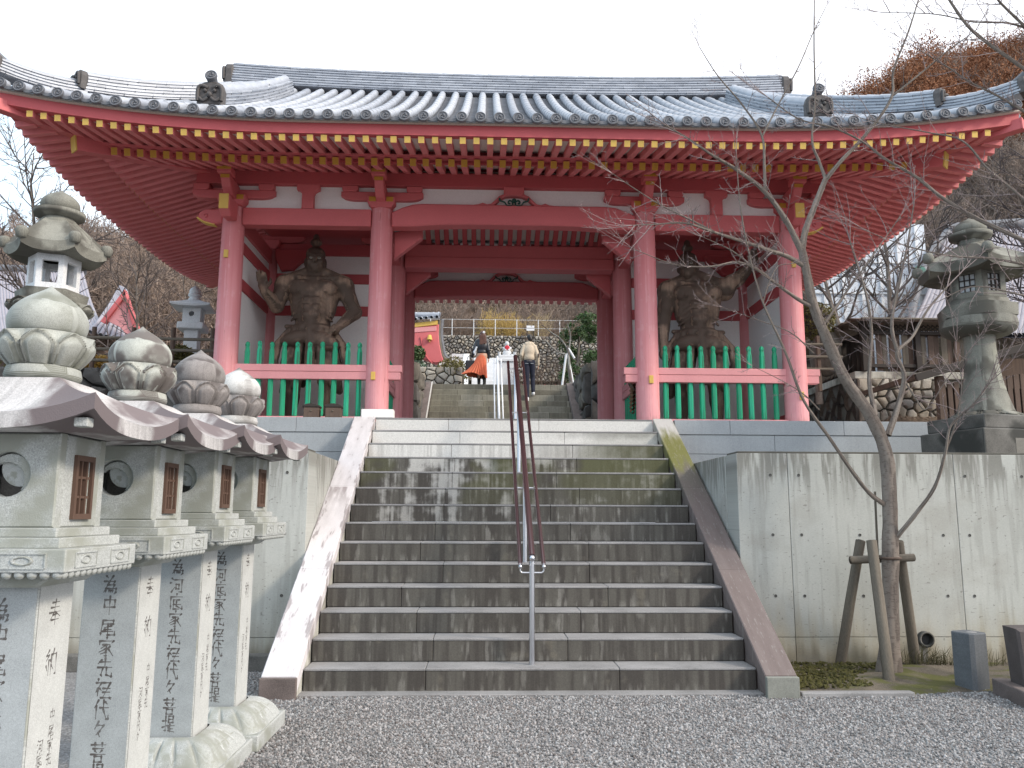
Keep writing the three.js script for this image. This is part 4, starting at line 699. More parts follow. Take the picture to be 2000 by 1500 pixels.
const sideDraw = (a) => (g) => { column('奉納', 256, 1024, 84, 90, 0.5, 0.10)(g); brush(g, '奉', 86, 96, 84, 9); const r = rng(a); column('河底中尾家先代', 256, 1024, 46, 520, 0.36, 0.12)(g); column('中家先尾々', 256, 1024, 46, 470, 0.66, 0.12)(g); };
FT.side = faceTex(256, 1024, [0.55, 0.56, 0.54], (g) => { [['奉', 90], ['納', 275]].forEach(([c, y]) => brush(g, c, 82, y, 92, 9)); column('中尾家先', 256, 1024, 46, 500, 0.68, 0.12)(g); column('河底家代々', 256, 1024, 46, 590, 0.40, 0.12)(g); }, 520);  // stone tone lighter than the front face: sunlight on this flank painted in
const faceM = (t) => std({ map: t, roughness: 0.88 });
const FM = { naka: faceM(FT.naka), kawa: faceM(FT.kawa), side: faceM(FT.side) };
// ---------------------------------------------------------------- pieces of a stone lantern
function lotusBud(r, h) { // onion shaped jewel
  const cp = [[0, 0.80], [0.08, 0.93], [0.2, 0.995], [0.34, 1.0], [0.48, 0.93], [0.60, 0.80], [0.71, 0.62], [0.80, 0.43], [0.87, 0.26], [0.93, 0.13], [0.97, 0.06], [1, 0.008]], cv = new THREE.CatmullRomCurve3(cp.map(([t, q]) => V(q, t, 0))), p = cv.getPoints(36).map((v) => new THREE.Vector2(Math.max(0.001, v.x * r), v.y * h));
  return buv(new THREE.LatheGeometry(p, 28));
}
function lotusCup(r, h, petals, down = 0) { // ring of upright petals, each bulging with a raised rim and a point
  const pos = [], idx = [], NU = petals * 20, NV = 22;
  for (let j = 0; j <= NV; j++) for (let i = 0; i <= NU; i++) {
    const a = i / NU * Math.PI * 2, t = j / NV, ph = (i / 20) % 1, d = Math.abs(ph - 0.5) * 2, tip = 1 - 0.42 * Math.pow(d, 1.7);
    let R = r * (0.66 + 0.34 * Math.sin(Math.min(1, t * 1.12) * Math.PI * 0.62)), y = t * h;
    const inside = t < tip, e = inside ? Math.min((tip - t) * 2.4, (1 - d) * 1.6) : 0; R += r * (inside ? 0.12 * sstep(e, 0, 0.10) - 0.085 * sstep(e, 0.16, 0.32) + 0.10 * sstep(e, 0.3, 0.9) : -0.06 - 0.14 * (t - tip));
    pos.push(Math.cos(a) * R, y, Math.sin(a) * R);
  }
  for (let j = 0; j < NV; j++) for (let i = 0; i < NU; i++) { const a = j * (NU + 1) + i, b = a + NU + 1; idx.push(a, b, a + 1, b, b + 1, a + 1); }
  const g = new THREE.BufferGeometry(); g.setAttribute('position', new THREE.Float32BufferAttribute(pos, 3)); g.setIndex(idx); g.computeVertexNormals(); return buv(g);
}
function sweepRoof(hw, y0, thick, rise, n, up, neck) { // square roof: sagging eaves with upturned corners, thick edge, hollow slopes
  const pos = [], N = 14, P = (e, q, k) => { // edge e, q in -1..1 along it, k 0 eave .. 1 neck
    const c = Math.pow(Math.abs(q), 2.6), R = lerp(hw * (1 + 0.03 * c), neck, k), a = e * Math.PI / 2, x = q * R, z = R, y = y0 + thick + up * c * Math.pow(1 - k, 1.6) + rise * Math.pow(k, 1.55) + 0.02 * Math.sin(Math.PI * k) * c;
    return [x * Math.cos(a) + z * Math.sin(a), y, -x * Math.sin(a) + z * Math.cos(a)];
  };
  const quad = (a, b, c, d) => pos.push(...a, ...b, ...c, ...a, ...c, ...d), dn = (p, t) => [p[0], p[1] - t, p[2]], inw = (p, f) => [p[0] * f, y0 + 0.004, p[2] * f];
  for (let e = 0; e < 4; e++) for (let i = 0; i < N; i++) {
    const q0 = -1 + 2 * i / N, q1 = -1 + 2 * (i + 1) / N;
    for (let k = 0; k < 7; k++) quad(P(e, q0, k / 7), P(e, q1, k / 7), P(e, q1, (k + 1) / 7), P(e, q0, (k + 1) / 7));
    const a = P(e, q0, 0), b = P(e, q1, 0); quad(dn(a, thick), dn(b, thick), b, a); quad(inw(a, 0.5, thick + up), inw(b, 0.5, thick + up), dn(b, thick), dn(a, thick));
  }
  const g = new THREE.BufferGeometry(); g.setAttribute('position', new THREE.Float32BufferAttribute(pos, 3)); g.computeVertexNormals(); return buv(toCreasedNormals(mergeVertices(g), 0.7));
}
function boxHole(hw, h, r) { // light chamber: four walls, round holes front and back, an opening in each side
  const wall = (hole) => ext([[-hw, 0], [hw, 0], [hw, h], [-hw, h]], 0.055, 0.006, [hole]), circ = [], sq = [[-0.075, 0.045], [-0.075, 0.265], [0.075, 0.265], [0.075, 0.045]];
  for (let k = 0; k < 24; k++) circ.push([Math.cos(k / 24 * 6.2832) * r, h * 0.56 - Math.sin(k / 24 * 6.2832) * r]);
  return [wall(circ).translate(0, 0, hw - 0.0275), wall(circ).translate(0, 0, -hw + 0.0275), wall(sq).rotateY(Math.PI / 2).scale(1, 1, 0.70).translate(hw - 0.0276, 0, 0), wall(sq).rotateY(Math.PI / 2).scale(1, 1, 0.70).translate(-hw + 0.0276, 0, 0)];
}
const dadoOut = (w, h) => join([RB(w, h, w, 0, h / 2, 0, 0.008)]);
M.fin = [mottled([0.46, 0.455, 0.44], { amp: 0.3, f: 5, tile: 0.5, grain: 0.22, rough: 0.85, s: 561, bump: 0.0012, dark: [0.17, 0.155, 0.145], darkAt: 0.55 }), mottled([0.235, 0.215, 0.205], { amp: 0.4, f: 5, tile: 0.5, grain: 0.22, streak: 0.2, rough: 0.85, s: 564, bump: 0.0012, dark: [0.10, 0.085, 0.08], darkAt: 0.48 }), M.graniteFinial, mottled([0.335, 0.345, 0.315], { amp: 0.3, f: 4, tile: 0.5, grain: 0.2, rough: 0.85, s: 567, bump: 0.0012, dark: [0.17, 0.175, 0.14], darkAt: 0.50 })];
function makeLantern(i) {
  const kind = i < 2 ? 'kawa' : 'naka';
  const lab = ['stone lantern farthest from the viewer in the row of four', 'third stone lantern from the viewer in the row of four', 'second nearest stone lantern in the row of four at left', 'nearest stone lantern of the row of four, cut by the frame edge'][i];
  const o = thing('stone_lantern', lab, 'stone lantern', [[-2.10, -2.135, -2.17, -2.20][i], [0, -0.012, -0.045, -0.068][i], [1.32, 1.99, 2.76, 3.60][i]], 0.0, 'row of square votive stone lanterns');
  // base: square plinth and a mound of carved lotus petals
  part(o, 'plinth', RB(0.69, 0.10, 0.69, 0, 0.05, 0, 0.012), M.granite);
  const pos = [], N = 120, S = 10; // squarish mound
  const mound = (a, t) => { const sq = Math.pow(Math.abs(Math.cos(a)) ** 8 + Math.abs(Math.sin(a)) ** 8, -0.125), w = Math.abs(Math.sin(a * 10)), gr = 1 - Math.pow(1 - w, 4), R = lerp(0.33, 0.150, Math.pow(t, 1.15)) * sq, y = 0.10 + 0.125 * (1 - Math.pow(1 - t, 2.2)); return [Math.cos(a) * R, Math.max(0.09, y - 0.018 * (1 - gr) * Math.sin(Math.PI * Math.min(1, t * 1.15 + 0.05))), Math.sin(a) * R]; };
  for (let k = 0; k < N * 2; k++) for (let s = 0; s < S; s++) { const a0 = k / N * Math.PI, a1 = (k + 1) / N * Math.PI, A = mound(a0, s / S), Bq = mound(a1, s / S), C = mound(a1, (s + 1) / S), D = mound(a0, (s + 1) / S); pos.push(...A, ...D, ...C, ...A, ...C, ...Bq); }
  const mg = new THREE.BufferGeometry(); mg.setAttribute('position', new THREE.Float32BufferAttribute(pos, 3)); const mm = mergeVertices(mg); mm.computeVertexNormals(); part(o, 'lotus_base', buv(mm), M.granite);
  part(o, 'shaft', RB(0.262, 1.10, 0.262, 0, 0.735, 0, 0.008), M.granite);
  const f = part(o, 'inscribed_face', new THREE.PlaneGeometry(0.25, 1.04).translate(0, 0.735, 0.1325), FM[kind]);
  const f2 = part(o, 'inscribed_face', new THREE.PlaneGeometry(0.25, 1.04).rotateY(Math.PI / 2).translate(0.1325, 0.735, 0), FM.side);
  // stepped platform with carved panels and a scalloped lower edge
  part(o, 'platform', join([RB(0.60, 0.085, 0.60, 0, 1.327, 0, 0.006), RB(0.50, 0.04, 0.50, 0, 1.388, 0, 0.006), RB(0.44, 0.036, 0.44, 0, 1.425, 0, 0.006), ext([[-0.15, 0], [0.15, 0], [0.24, 0.06], [-0.24, 0.06]], 0.40, 0.01).translate(0, 1.225, 0)]), M.granite);
  const sc = []; for (let q = 0; q < 4; q++) for (let k = 0; k < 13; k++) sc.push(new THREE.SphereGeometry(0.021, 7, 5).scale(1, 0.9, 0.6).translate(-0.27 + k * 0.045, 1.279, 0.285).rotateY(q * Math.PI / 2)); part(o, 'scalloped_edge', join(sc), M.granite);
  const fr = []; for (const [fw, x0] of [[0.17, -0.145], [0.17, 0.145]]) for (let q = 0; q < 4; q++) { const y = 1.327, h = 0.052; fr.push(B(fw, 0.005, 0.006, x0, y + h / 2, 0.301).rotateY(q * Math.PI / 2), B(fw, 0.005, 0.006, x0, y - h / 2, 0.301).rotateY(q * Math.PI / 2), B(0.005, h, 0.006, x0 - fw / 2, y, 0.301).rotateY(q * Math.PI / 2), B(0.005, h, 0.006, x0 + fw / 2, y, 0.301).rotateY(q * Math.PI / 2), new THREE.TorusGeometry(0.018, 0.005, 5, 10).scale(1.9, 0.8, 1).translate(x0, y, 0.300).rotateY(q * Math.PI / 2)); } part(o, 'carved_panel', join(fr), M.granite);
  // light chamber with round holes and wooden lattices
  const ch = part(o, 'light_chamber', join(boxHole(0.19, 0.355, 0.085).map((g) => g.translate(0, 1.443, 0))), M.granite); part(ch, 'inner_core', B(0.2, 0.3, 0.2, 0.02, 1.6, -0.02), M.stoneBlack);
  const cr = part(ch, 'crescent', ext((() => { const p = []; for (let k = 0; k <= 14; k++) { const a = -0.6 + k / 14 * 3.0; p.push([Math.cos(a) * 0.084, Math.sin(a) * 0.084]); } for (let k = 14; k >= 0; k--) { const a = -0.6 + k / 14 * 3.0; p.push([Math.cos(a) * 0.068 - 0.014, Math.sin(a) * 0.068 - 0.016]); } return p; })(), 0.02, 0.002).translate(0, 1.443 + 0.193, 0.155), M.granite);
  part(ch, 'hole_plug', new THREE.CylinderGeometry(0.072, 0.072, 0.02, 24).rotateX(Math.PI / 2).translate(0.030, 1.443 + 0.225, 0.138), M.granite);
  const brown = M.lattice || (M.lattice = std({ color: lin(0.105, 0.06, 0.042), roughness: 0.8 })), paper = M.paper || (M.paper = std({ color: lin(0.40, 0.37, 0.33), roughness: 0.9 }));
  for (const s of [1, -1]) {
    const fr2 = part(ch, 'lattice_frame', join([B(0.02, 0.25, 0.018, s * 0.172, 1.598, -0.066), B(0.02, 0.25, 0.018, s * 0.172, 1.598, 0.066), B(0.02, 0.022, 0.115, s * 0.172, 1.712, 0), B(0.02, 0.022, 0.115, s * 0.172, 1.484, 0), ...[-0.022, 0.022].map((z) => B(0.016, 0.205, 0.010, s * 0.170, 1.598, z)), ...[1.56, 1.636].map((y) => B(0.014, 0.010, 0.10, s * 0.169, y, 0))].map((g) => g.translate(s * 0.022, 0, 0))), brown);
    part(ch, 'paper', B(0.004, 0.21, 0.104, s * 0.1805, 1.598, 0), i % 2 ? M.woodDark : paper);
  }
  // roof with corner ends, neck, lotus, jewel
  const rf = part(o, 'roof', sweepRoof(0.395, 1.795, 0.058, 0.168, 0, 0.072, 0.135), M.graniteRoof);
  for (const a of [0, 1, 2, 3]) part(rf, 'corner_block', RB(0.05, 0.035, 0.05, 0.345, 1.822, 0.345, 0.005).rotateY(a * Math.PI / 2), M.granite);
  part(o, 'neck', buv(new THREE.LatheGeometry([[0.10, 2.01], [0.135, 2.02], [0.142, 2.045], [0.135, 2.075], [0.11, 2.085]].map((p) => new THREE.Vector2(...p)), 28)), M.fin[i]);
  part(o, 'lotus_cup', lotusCup(0.163, 0.135, 8).rotateY(i * 0.23).translate(0, 2.08, 0), M.fin[i === 0 ? 1 : i]);
  part(o, 'jewel', lotusBud(0.15, 0.225).rotateY(i * 1.7).translate(0, 2.200, 0), M.fin[i]);
  return o;
}
for (let i = 0; i < 4; i++) makeLantern(i);
// ---------------------------------------------------------------- large old lanterns with six or eight sides
function hexRoof(R, y0, thick, rise, up, neck, n = 6) {
  const pos = [], quad = (a, b, c, d) => pos.push(...a, ...b, ...c, ...a, ...c, ...d);
  const P = (e, q, k) => { const a0 = (e - 0.5) / n * 2 * Math.PI, a1 = (e + 0.5) / n * 2 * Math.PI, t = (q + 1) / 2, c = Math.pow(Math.abs(q), 3), rr2 = lerp(R * (1 + 0.05 * c), neck, k); const x = lerp(Math.sin(a0), Math.sin(a1), t) * rr2, z = lerp(Math.cos(a0), Math.cos(a1), t) * rr2; return [x, y0 + thick + up * c * Math.pow(1 - k, 2) + rise * (0.65 * Math.pow(k, 1.3) + 0.35 * Math.sin(k * 1.57)), z]; };
  for (let e = 0; e < n; e++) for (let i = 0; i < 10; i++) { const q0 = -1 + i / 5, q1 = q0 + 0.2; for (let k = 0; k < 8; k++) quad(P(e, q0, k / 8), P(e, q1, k / 8), P(e, q1, (k + 1) / 8), P(e, q0, (k + 1) / 8)); const a = P(e, q0, 0), b = P(e, q1, 0), dn = (p) => [p[0] * 0.97, p[1] - thick, p[2] * 0.97], inw = (p) => [p[0] * 0.45, y0 + 0.02, p[2] * 0.45]; quad(dn(a), dn(b), b, a); quad(inw(a), inw(b), dn(b), dn(a)); }
  const g = new THREE.BufferGeometry(); g.setAttribute('position', new THREE.Float32BufferAttribute(pos, 3)); g.computeVertexNormals(); return buv(toCreasedNormals(mergeVertices(g), 0.6));
}
const hexP = (r0, r1, h, y, n = 6) => buv(new THREE.CylinderGeometry(r1, r0, h, n, 1).rotateY(Math.PI / n).translate(0, y + h / 2, 0));
const latheG = (pts, n = 28) => buv(new THREE.LatheGeometry(pts.map((p) => new THREE.Vector2(...p)), n));
function windowWall(r, h, n, holeW, y, lattice, o, m, lm) { // chamber of n walls, each with an opening
  const ap = r * Math.cos(Math.PI / n), w = 2 * r * Math.sin(Math.PI / n), hh = h * 0.62;
  for (let e = 0; e < n; e++) {
    const a = e / n * 2 * Math.PI, g = ext([[-w / 2, 0], [w / 2, 0], [w / 2, h], [-w / 2, h]], 0.05, 0.004, [[[-holeW / 2, h * 0.2], [-holeW / 2, h * 0.2 + hh], [holeW / 2, h * 0.2 + hh], [holeW / 2, h * 0.2]]]);
    const p = part(o, 'chamber_wall', g, m); p.position.set(Math.sin(a) * (ap - 0.025), y, Math.cos(a) * (ap - 0.025)); p.rotation.y = a;
    if (lattice) { part(p, 'lattice', join([...[-1, 0, 1, 2].slice(0, 4).map((q) => B(0.011, hh, 0.02, (q - 0.5) * holeW / 3, h * 0.2 + hh / 2, 0.012)), ...[0, 1, 2, 3].map((q) => B(holeW, 0.011, 0.018, 0, h * 0.2 + hh * q / 3, 0.012))]), lm); part(p, 'paper', B(holeW, hh, 0.004, 0, h * 0.2 + hh / 2, -0.008), M.graniteWhite); }
  }
}
{ // right: tall lantern with waisted shaft on a stepped plinth
  const L = at(1932, 885, -2.75), o = thing('old_stone_lantern', 'tall weathered stone lantern with latticed windows above the right wall', 'stone lantern', [L.x, 2.02, -2.75], 0.22);
  const Y = (py) => yAt(py, -2.75, 1930) - 2.02;
  const y0 = Y(810), y1 = Y(656), y2 = Y(626), y3 = Y(590), y4 = Y(537);
  const H = Y(845);
  part(o, 'plinth', RB(1.08, H + 0.02, 1.0, 0, H / 2 - 0.01, 0, 0.02), M.stoneBlack); part(o, 'plinth', RB(0.94, Y(818) - H, 0.9, 0, (Y(818) + H) / 2 + 0.001, 0, 0.02), M.stoneBlack);
  const jg = std({ map: faceTex(256, 128, [0.20, 0.19, 0.17], (g) => { brush(g, '講', 70, 14, 100, 11); }, 530), roughness: 0.95 }); part(o, 'inscribed_face', new THREE.PlaneGeometry(0.46, 0.21).translate(0.12, H / 2 - 0.01, 0.503), jg);
  part(o, 'lotus_base', lotusCup(0.37, 0.11, 10).rotateX(Math.PI).translate(0, y0 + 0.03, 0), M.graniteOld);
  const h = y1 - y0, sh = []; for (let k = 0; k <= 16; k++) { const t = k / 16; sh.push([0.165 + 0.155 * Math.pow(1 - t, 2.2) + 0.02 * Math.pow(t, 5), y0 + 0.02 + h * t]); } part(o, 'shaft', latheG(sh), M.graniteOld);
  { // two characters cut into the shaft
    const g = new THREE.CylinderGeometry(0.1905, 0.1905, 0.5, 10, 8, true, 0.02, 0.95), p = g.attributes.position; for (let i = 0; i < p.count; i++) { const yy = p.getY(i) + y0 + 0.02 + h * 0.52, t = clamp((yy - y0 - 0.02) / h, 0, 1), R = 0.167 + 0.155 * Math.pow(1 - t, 2.2) + 0.02 * Math.pow(t, 5), a = Math.atan2(p.getX(i), p.getZ(i)); p.setXYZ(i, Math.sin(a) * R, yy, Math.cos(a) * R); } g.computeVertexNormals();
    part(o, 'inscribed_face', g, std({ roughness: 0.95, map: faceTex(256, 512, [0.27, 0.27, 0.225], (c) => { brush(c, '献', 70, 60, 120, 14); brush(c, '燈', 70, 330, 120, 14); }, 540) }));
  }
  part(o, 'lotus_cup', latheG([[0.19, y1 - 0.02], [0.33, y1 - 0.01], [0.42, y1 + 0.05], [0.445, y1 + 0.10], [0.43, y2 - 0.005]], 12), M.graniteOld);
  part(o, 'platform', hexP(0.45, 0.46, Y(603) - y2, y2), M.graniteOld); part(o, 'platform', hexP(0.38, 0.355, Y(591) - Y(603), Y(603)), M.graniteOld);
  windowWall(0.345, y4 - y3 + 0.01, 6, 0.18, y3 - 0.005, true, o, M.graniteOld, M.woodDark);
  part(o, 'inner_core', hexP(0.22, 0.22, y4 - y2 - 0.2, y2 + 0.2), M.stoneBlack);
  part(o, 'roof', hexRoof(0.64, y4 - 0.05, 0.12, 0.30, 0.05, 0.17), M.graniteOld);
  for (let e = 0; e < 6; e++) { const a = (e + 0.5) / 6 * 2 * Math.PI; part(o, 'corner_scroll', latheG([[0.0, -0.06], [0.055, -0.04], [0.07, 0.02], [0.05, 0.07], [0.0, 0.09]], 10).translate(Math.sin(a) * 0.66, y4 + 0.14, Math.cos(a) * 0.66), M.graniteOld); }
  part(o, 'neck', hexP(0.16, 0.15, 0.09, y4 + 0.36), M.graniteOld); part(o, 'lotus_cup', latheG([[0.15, y4 + 0.43], [0.24, y4 + 0.47], [0.25, y4 + 0.52], [0.17, y4 + 0.55]]), M.graniteOld); part(o, 'jewel', lotusBud(0.19, 0.22).translate(0, y4 + 0.52, 0), M.graniteOld);
}
{ // left: old lantern with square windows behind the row
  const z = -1.8, c = at(103, 560, z), Y = (py) => yAt(py, z, 103) - 2.0, o = thing('old_stone_lantern', 'old mossy stone lantern with pale chamber and scrolled roof behind the lantern row', 'stone lantern', [c.x, 2.0, z], 0.30);
  const yc = Y(575), ye = Y(507), yr = Y(445), sc = 1.0;
  part(o, 'plinth', hexP(0.5, 0.48, 0.25, 0), M.graniteOld); part(o, 'shaft', latheG([[0.26, 0.25], [0.2, 0.6], [0.19, 0.9], [0.21, yc - 0.25]]), M.graniteOld); part(o, 'lotus_cup', lotusCup(0.38, 0.16, 10).translate(0, yc - 0.27, 0), M.graniteOld); part(o, 'platform', hexP(0.34, 0.36, 0.12, yc - 0.12), M.graniteOld);
  windowWall(0.26, ye - yc, 6, 0.15, yc, false, o, M.graniteWhite, M.woodDark);
  part(o, 'roof', hexRoof(0.49, ye - 0.02, 0.11, yr - ye, 0.06, 0.15), M.graniteOld);
  for (let e = 0; e < 6; e++) { const a = (e + 0.5) / 6 * 2 * Math.PI; part(o, 'corner_scroll', latheG([[0.0, -0.06], [0.05, -0.05], [0.065, 0.02], [0.045, 0.06], [0.0, 0.075]], 10).translate(Math.sin(a) * 0.495, ye + 0.14, Math.cos(a) * 0.495), M.graniteOld); }
  part(o, 'neck', latheG([[0.17, yr - 0.03], [0.2, yr + 0.04], [0.15, yr + 0.10]]), M.graniteOld); part(o, 'lotus_cup', latheG([[0.15, yr + 0.09], [0.25, yr + 0.12], [0.26, yr + 0.17], [0.17, yr + 0.19]]), M.graniteOld); part(o, 'jewel', lotusBud(0.195, 0.25).translate(0, yr + 0.18, 0), M.graniteOld);
}
{ // small pale lantern far at the left
  const z = -9, c = at(372, 710, z), Y = (py) => yAt(py, z, 372) - 3.75, o = thing('stone_lantern', 'small pale stone lantern behind the wooden rails near the left pillar', 'stone lantern', [c.x, 3.75, z], 0.1);
  part(o, 'shaft', RB(0.26, Y(645), 0.26, 0, Y(645) / 2, 0, 0.01), M.graniteWhite); part(o, 'base', RB(0.5, 0.18, 0.5, 0, 0.09, 0, 0.02), M.graniteWhite); part(o, 'platform', RB(0.5, 0.14, 0.5, 0, Y(640), 0, 0.03), M.graniteWhite);
  part(o, 'light_chamber', join(boxHole(0.17, Y(603) - Y(633), 0.05).map((g) => g.translate(0, Y(633), 0))), M.graniteWhite); part(o, 'roof', sweepRoof(0.36, Y(605), 0.04, 0.14, 0, 0.03, 0.1), M.graniteWhite); part(o, 'neck', latheG([[0.1, Y(593)], [0.12, Y(585)], [0.08, Y(580)]]), M.graniteWhite); part(o, 'lotus_cup', latheG([[0.08, Y(582)], [0.13, Y(578)], [0.12, Y(574)], [0.07, Y(573)]]), M.graniteWhite); part(o, 'jewel', lotusBud(0.11, 0.18).translate(0, Y(575), 0), M.graniteWhite);
}
{ // stone posts by the right frame edge
  const o = thing('stone_post', 'short grey granite post with a notched top standing in the gravel', 'post', [3.72, 0, -0.12], 0.35);
  part(o, 'post', ext([[-0.105, -0.09], [-0.07, -0.11], [0.07, -0.11], [0.105, -0.08], [0.105, 0.09], [0.06, 0.11], [-0.07, 0.11], [-0.105, 0.08]], 0.50, 0.008).rotateX(-Math.PI / 2).translate(0, 0.21, 0), M.bluePost = mottled([0.105, 0.113, 0.122], { amp: 0.15, f: 6, tile: 0.6, streak: 0.08, grain: 0.2, rough: 0.8, s: 550, size: 256 })); part(o, 'notch', new THREE.SphereGeometry(0.05, 12, 6).scale(1, 0.12, 0.8).translate(0, 0.459, 0.03), M.tread);
  const m = thing('stone_marker', 'dark brown stone marker on a concrete base cut off by the right frame edge', 'stone marker', [3.92, 0, 0.42], -0.15);
  part(m, 'base', RB(0.62, 0.13, 0.6, 0.1, 0.06, 0.0, 0.012), M.brownStone); part(m, 'stone', ext([[-0.12, 0], [0.5, 0], [0.48, 0.40], [0.1, 0.45], [-0.15, 0.44]], 0.26, 0.02).translate(0, 0.12, -0.05), mottled([0.085, 0.07, 0.066], { amp: 0.3, f: 6, tile: 0.8, rough: 0.8, s: 555, size: 256 }));
}
// ---------------------------------------------------------------- guardian statues
const cap_ = (a, b, r, r2, k) => ({ a, b, r, r2, k }), ell = (a, s, k, rz) => ({ a, r: 1, s, k, rz });
function fingers(c, dir, side, nor, L, r, curl) { // four fingers and a thumb from a palm centre
  const out = [], w = [-0.036, -0.012, 0.012, 0.036], ln = [0.86, 1.0, 0.94, 0.72], ad = (p, d, t) => [p[0] + d[0] * t, p[1] + d[1] * t, p[2] + d[2] * t];
  w.forEach((q, i) => { const sc = L / 0.10, b0 = ad(ad(c, side, q * sc), dir, 0.4 * L), m = ad(ad(b0, dir, 0.5 * L * ln[i]), nor, curl * 0.25 * L), t = ad(ad(m, dir, 0.5 * L * ln[i] * (1 - curl)), nor, curl * 0.6 * L); out.push(cap_(b0, m, r, r * 0.92, 0.006), cap_(m, t, r * 0.92, r * 0.75, 0.004)); });
  const tb = ad(ad(c, side, 0.04 * L / 0.1), dir, -0.15 * L), t1 = ad(ad(tb, side, 0.35 * L), dir, 0.35 * L), t2 = ad(ad(t1, side, 0.05 * L), dir, 0.32 * L); out.push(cap_(tb, t1, r * 1.2, r * 1.05, 0.008), cap_(t1, t2, r * 1.05, r * 0.8, 0.004)); return out;
}
function guardian(label, x, z, turn, arms, headX, headTurn) {
  const o = thing('guardian_statue', label, 'statue', [x, PF, z], turn), K = 0.045, P = [];
  P.push(ell([0, 1.55, 0], [0.30, 0.30, 0.22], K), ell([0, 1.85, 0.05], [0.315, 0.30, 0.235], 0.08), ell([0, 2.15, 0], [0.42, 0.32, 0.27], 0.09));
  for (const s of [-1, 1]) {
    P.push(ell([s * 0.20, 2.22, 0.19], [0.20, 0.14, 0.10], 0.03), ell([s * 0.28, 2.0, 0.03], [0.10, 0.24, 0.17], 0.05), ell([s * 0.49, 2.31, 0], [0.17, 0.17, 0.17], 0.05), cap_([s * 0.05, 2.56, -0.03], [s * 0.40, 2.41, -0.03], 0.10, 0.11, 0.06));
    for (let k = 0; k < 4; k++) P.push(cap_([s * 0.13, 2.06 - k * 0.075, 0.26], [s * 0.33, 1.96 - k * 0.085, 0.14], 0.022, 0.02, 0.03));
    for (let k = 0; k < 3; k++) P.push(ell([s * 0.075, 2.02 - k * 0.12, 0.275 + 0.01 * k], [0.07, 0.055, 0.04], 0.02));
    P.push(ell([s * 0.22, 2.16, 0.285], [0.028, 0.028, 0.02], 0.01), cap_([s * 0.02, 2.38, 0.16], [s * 0.34, 2.44, 0.06], 0.035, 0.03, 0.03));
    // hips, legs and feet
    P.push(cap_([s * 0.20, 1.42, 0], [s * 0.27, 0.82, 0.10], 0.22, 0.15, 0.05), cap_([s * 0.27, 0.82, 0.08], [s * 0.30, 0.16, 0.0], 0.145, 0.085, 0.04), ell([s * 0.285, 0.55, -0.06], [0.11, 0.2, 0.1], 0.05), ell([s * 0.28, 0.82, 0.2], [0.09, 0.09, 0.06], 0.03), ell([s * 0.32, 0.10, 0.10], [0.10, 0.07, 0.20], 0.04));
    for (let k = 0; k < 5; k++) P.push(cap_([s * 0.32 + (k - 2) * 0.038, 0.08, 0.24], [s * 0.32 + (k - 2) * 0.042, 0.065, 0.30 - Math.abs(k - 1.5) * 0.012], 0.026, 0.022, 0.01));
  }
  P.push(cap_([0, 2.05, 0.29], [0, 1.62, 0.27], 0.010, 0.010, 0.02), ell([0, 1.74, 0.24], [0.13, 0.11, 0.07], 0.05));
  // cloth: belt, knot, folds of the short skirt and flying sash ends
  P.push(ell([0, 1.60, 0.02], [0.36, 0.085, 0.285], 0.03), ell([0.03, 1.57, 0.27], [0.10, 0.08, 0.07], 0.02));
  for (let k = 0; k < 13; k++) { const a = (k / 12 - 0.5) * Math.PI * 1.75, sx = Math.sin(a), cz = Math.cos(a), d = 0.78 + 0.16 * Math.sin(k * 2.3); P.push(cap_([sx * 0.33, 1.54, cz * 0.25], [sx * 0.48, d, cz * 0.36], 0.07, 0.06, 0.025)); }
  P.push(ell([-0.22, 1.40, 0.25], [0.25, 0.12, 0.14], 0.015, 0.25), ell([0.22, 1.37, 0.26], [0.27, 0.13, 0.14], 0.015, -0.3), cap_([-0.42, 1.62, 0.08], [0.42, 1.60, 0.08], 0.035, 0.035, 0.02), cap_([0, 1.52, 0.30], [0.05, 0.95, 0.36], 0.06, 0.075, 0.03));
  for (const s of [-1, 1]) P.push(cap_([s * 0.36, 1.55, 0.12], [s * 0.52, 1.32, 0.18], 0.055, 0.06, 0.03), cap_([s * 0.52, 1.32, 0.18], [s * 0.56, 1.02, 0.12], 0.06, 0.04, 0.03), cap_([s * 0.56, 1.02, 0.12], [s * 0.64, 0.92, 0.18], 0.04, 0.02, 0.03));
  // head with topknot, scowling brow, nose and jaw
  const hx = headX, H = (x2, y2, z2) => { const c = Math.cos(headTurn), s = Math.sin(headTurn); return [hx + x2 * c + z2 * s, y2, 0.03 - x2 * s + z2 * c]; };
  P.push(cap_([0, 2.42, -0.01], [hx, 2.62, 0.03], 0.145, 0.12, 0.05), ell(H(0, 2.72, 0), [0.155, 0.19, 0.175], 0.03), ell(H(0, 2.60, 0.07), [0.125, 0.105, 0.115], 0.03), ell(H(0, 2.535, 0.115), [0.06, 0.045, 0.05], 0.03), ell(H(0, 2.82, -0.02), [0.163, 0.125, 0.17], 0.02), cap_(H(0, 2.90, -0.01), H(0, 2.98, -0.01), 0.05, 0.06, 0.02), ell(H(0, 3.015, -0.01), [0.10, 0.062, 0.085], 0.015), ell(H(0, 3.10, -0.01), [0.055, 0.06, 0.05], 0.012));
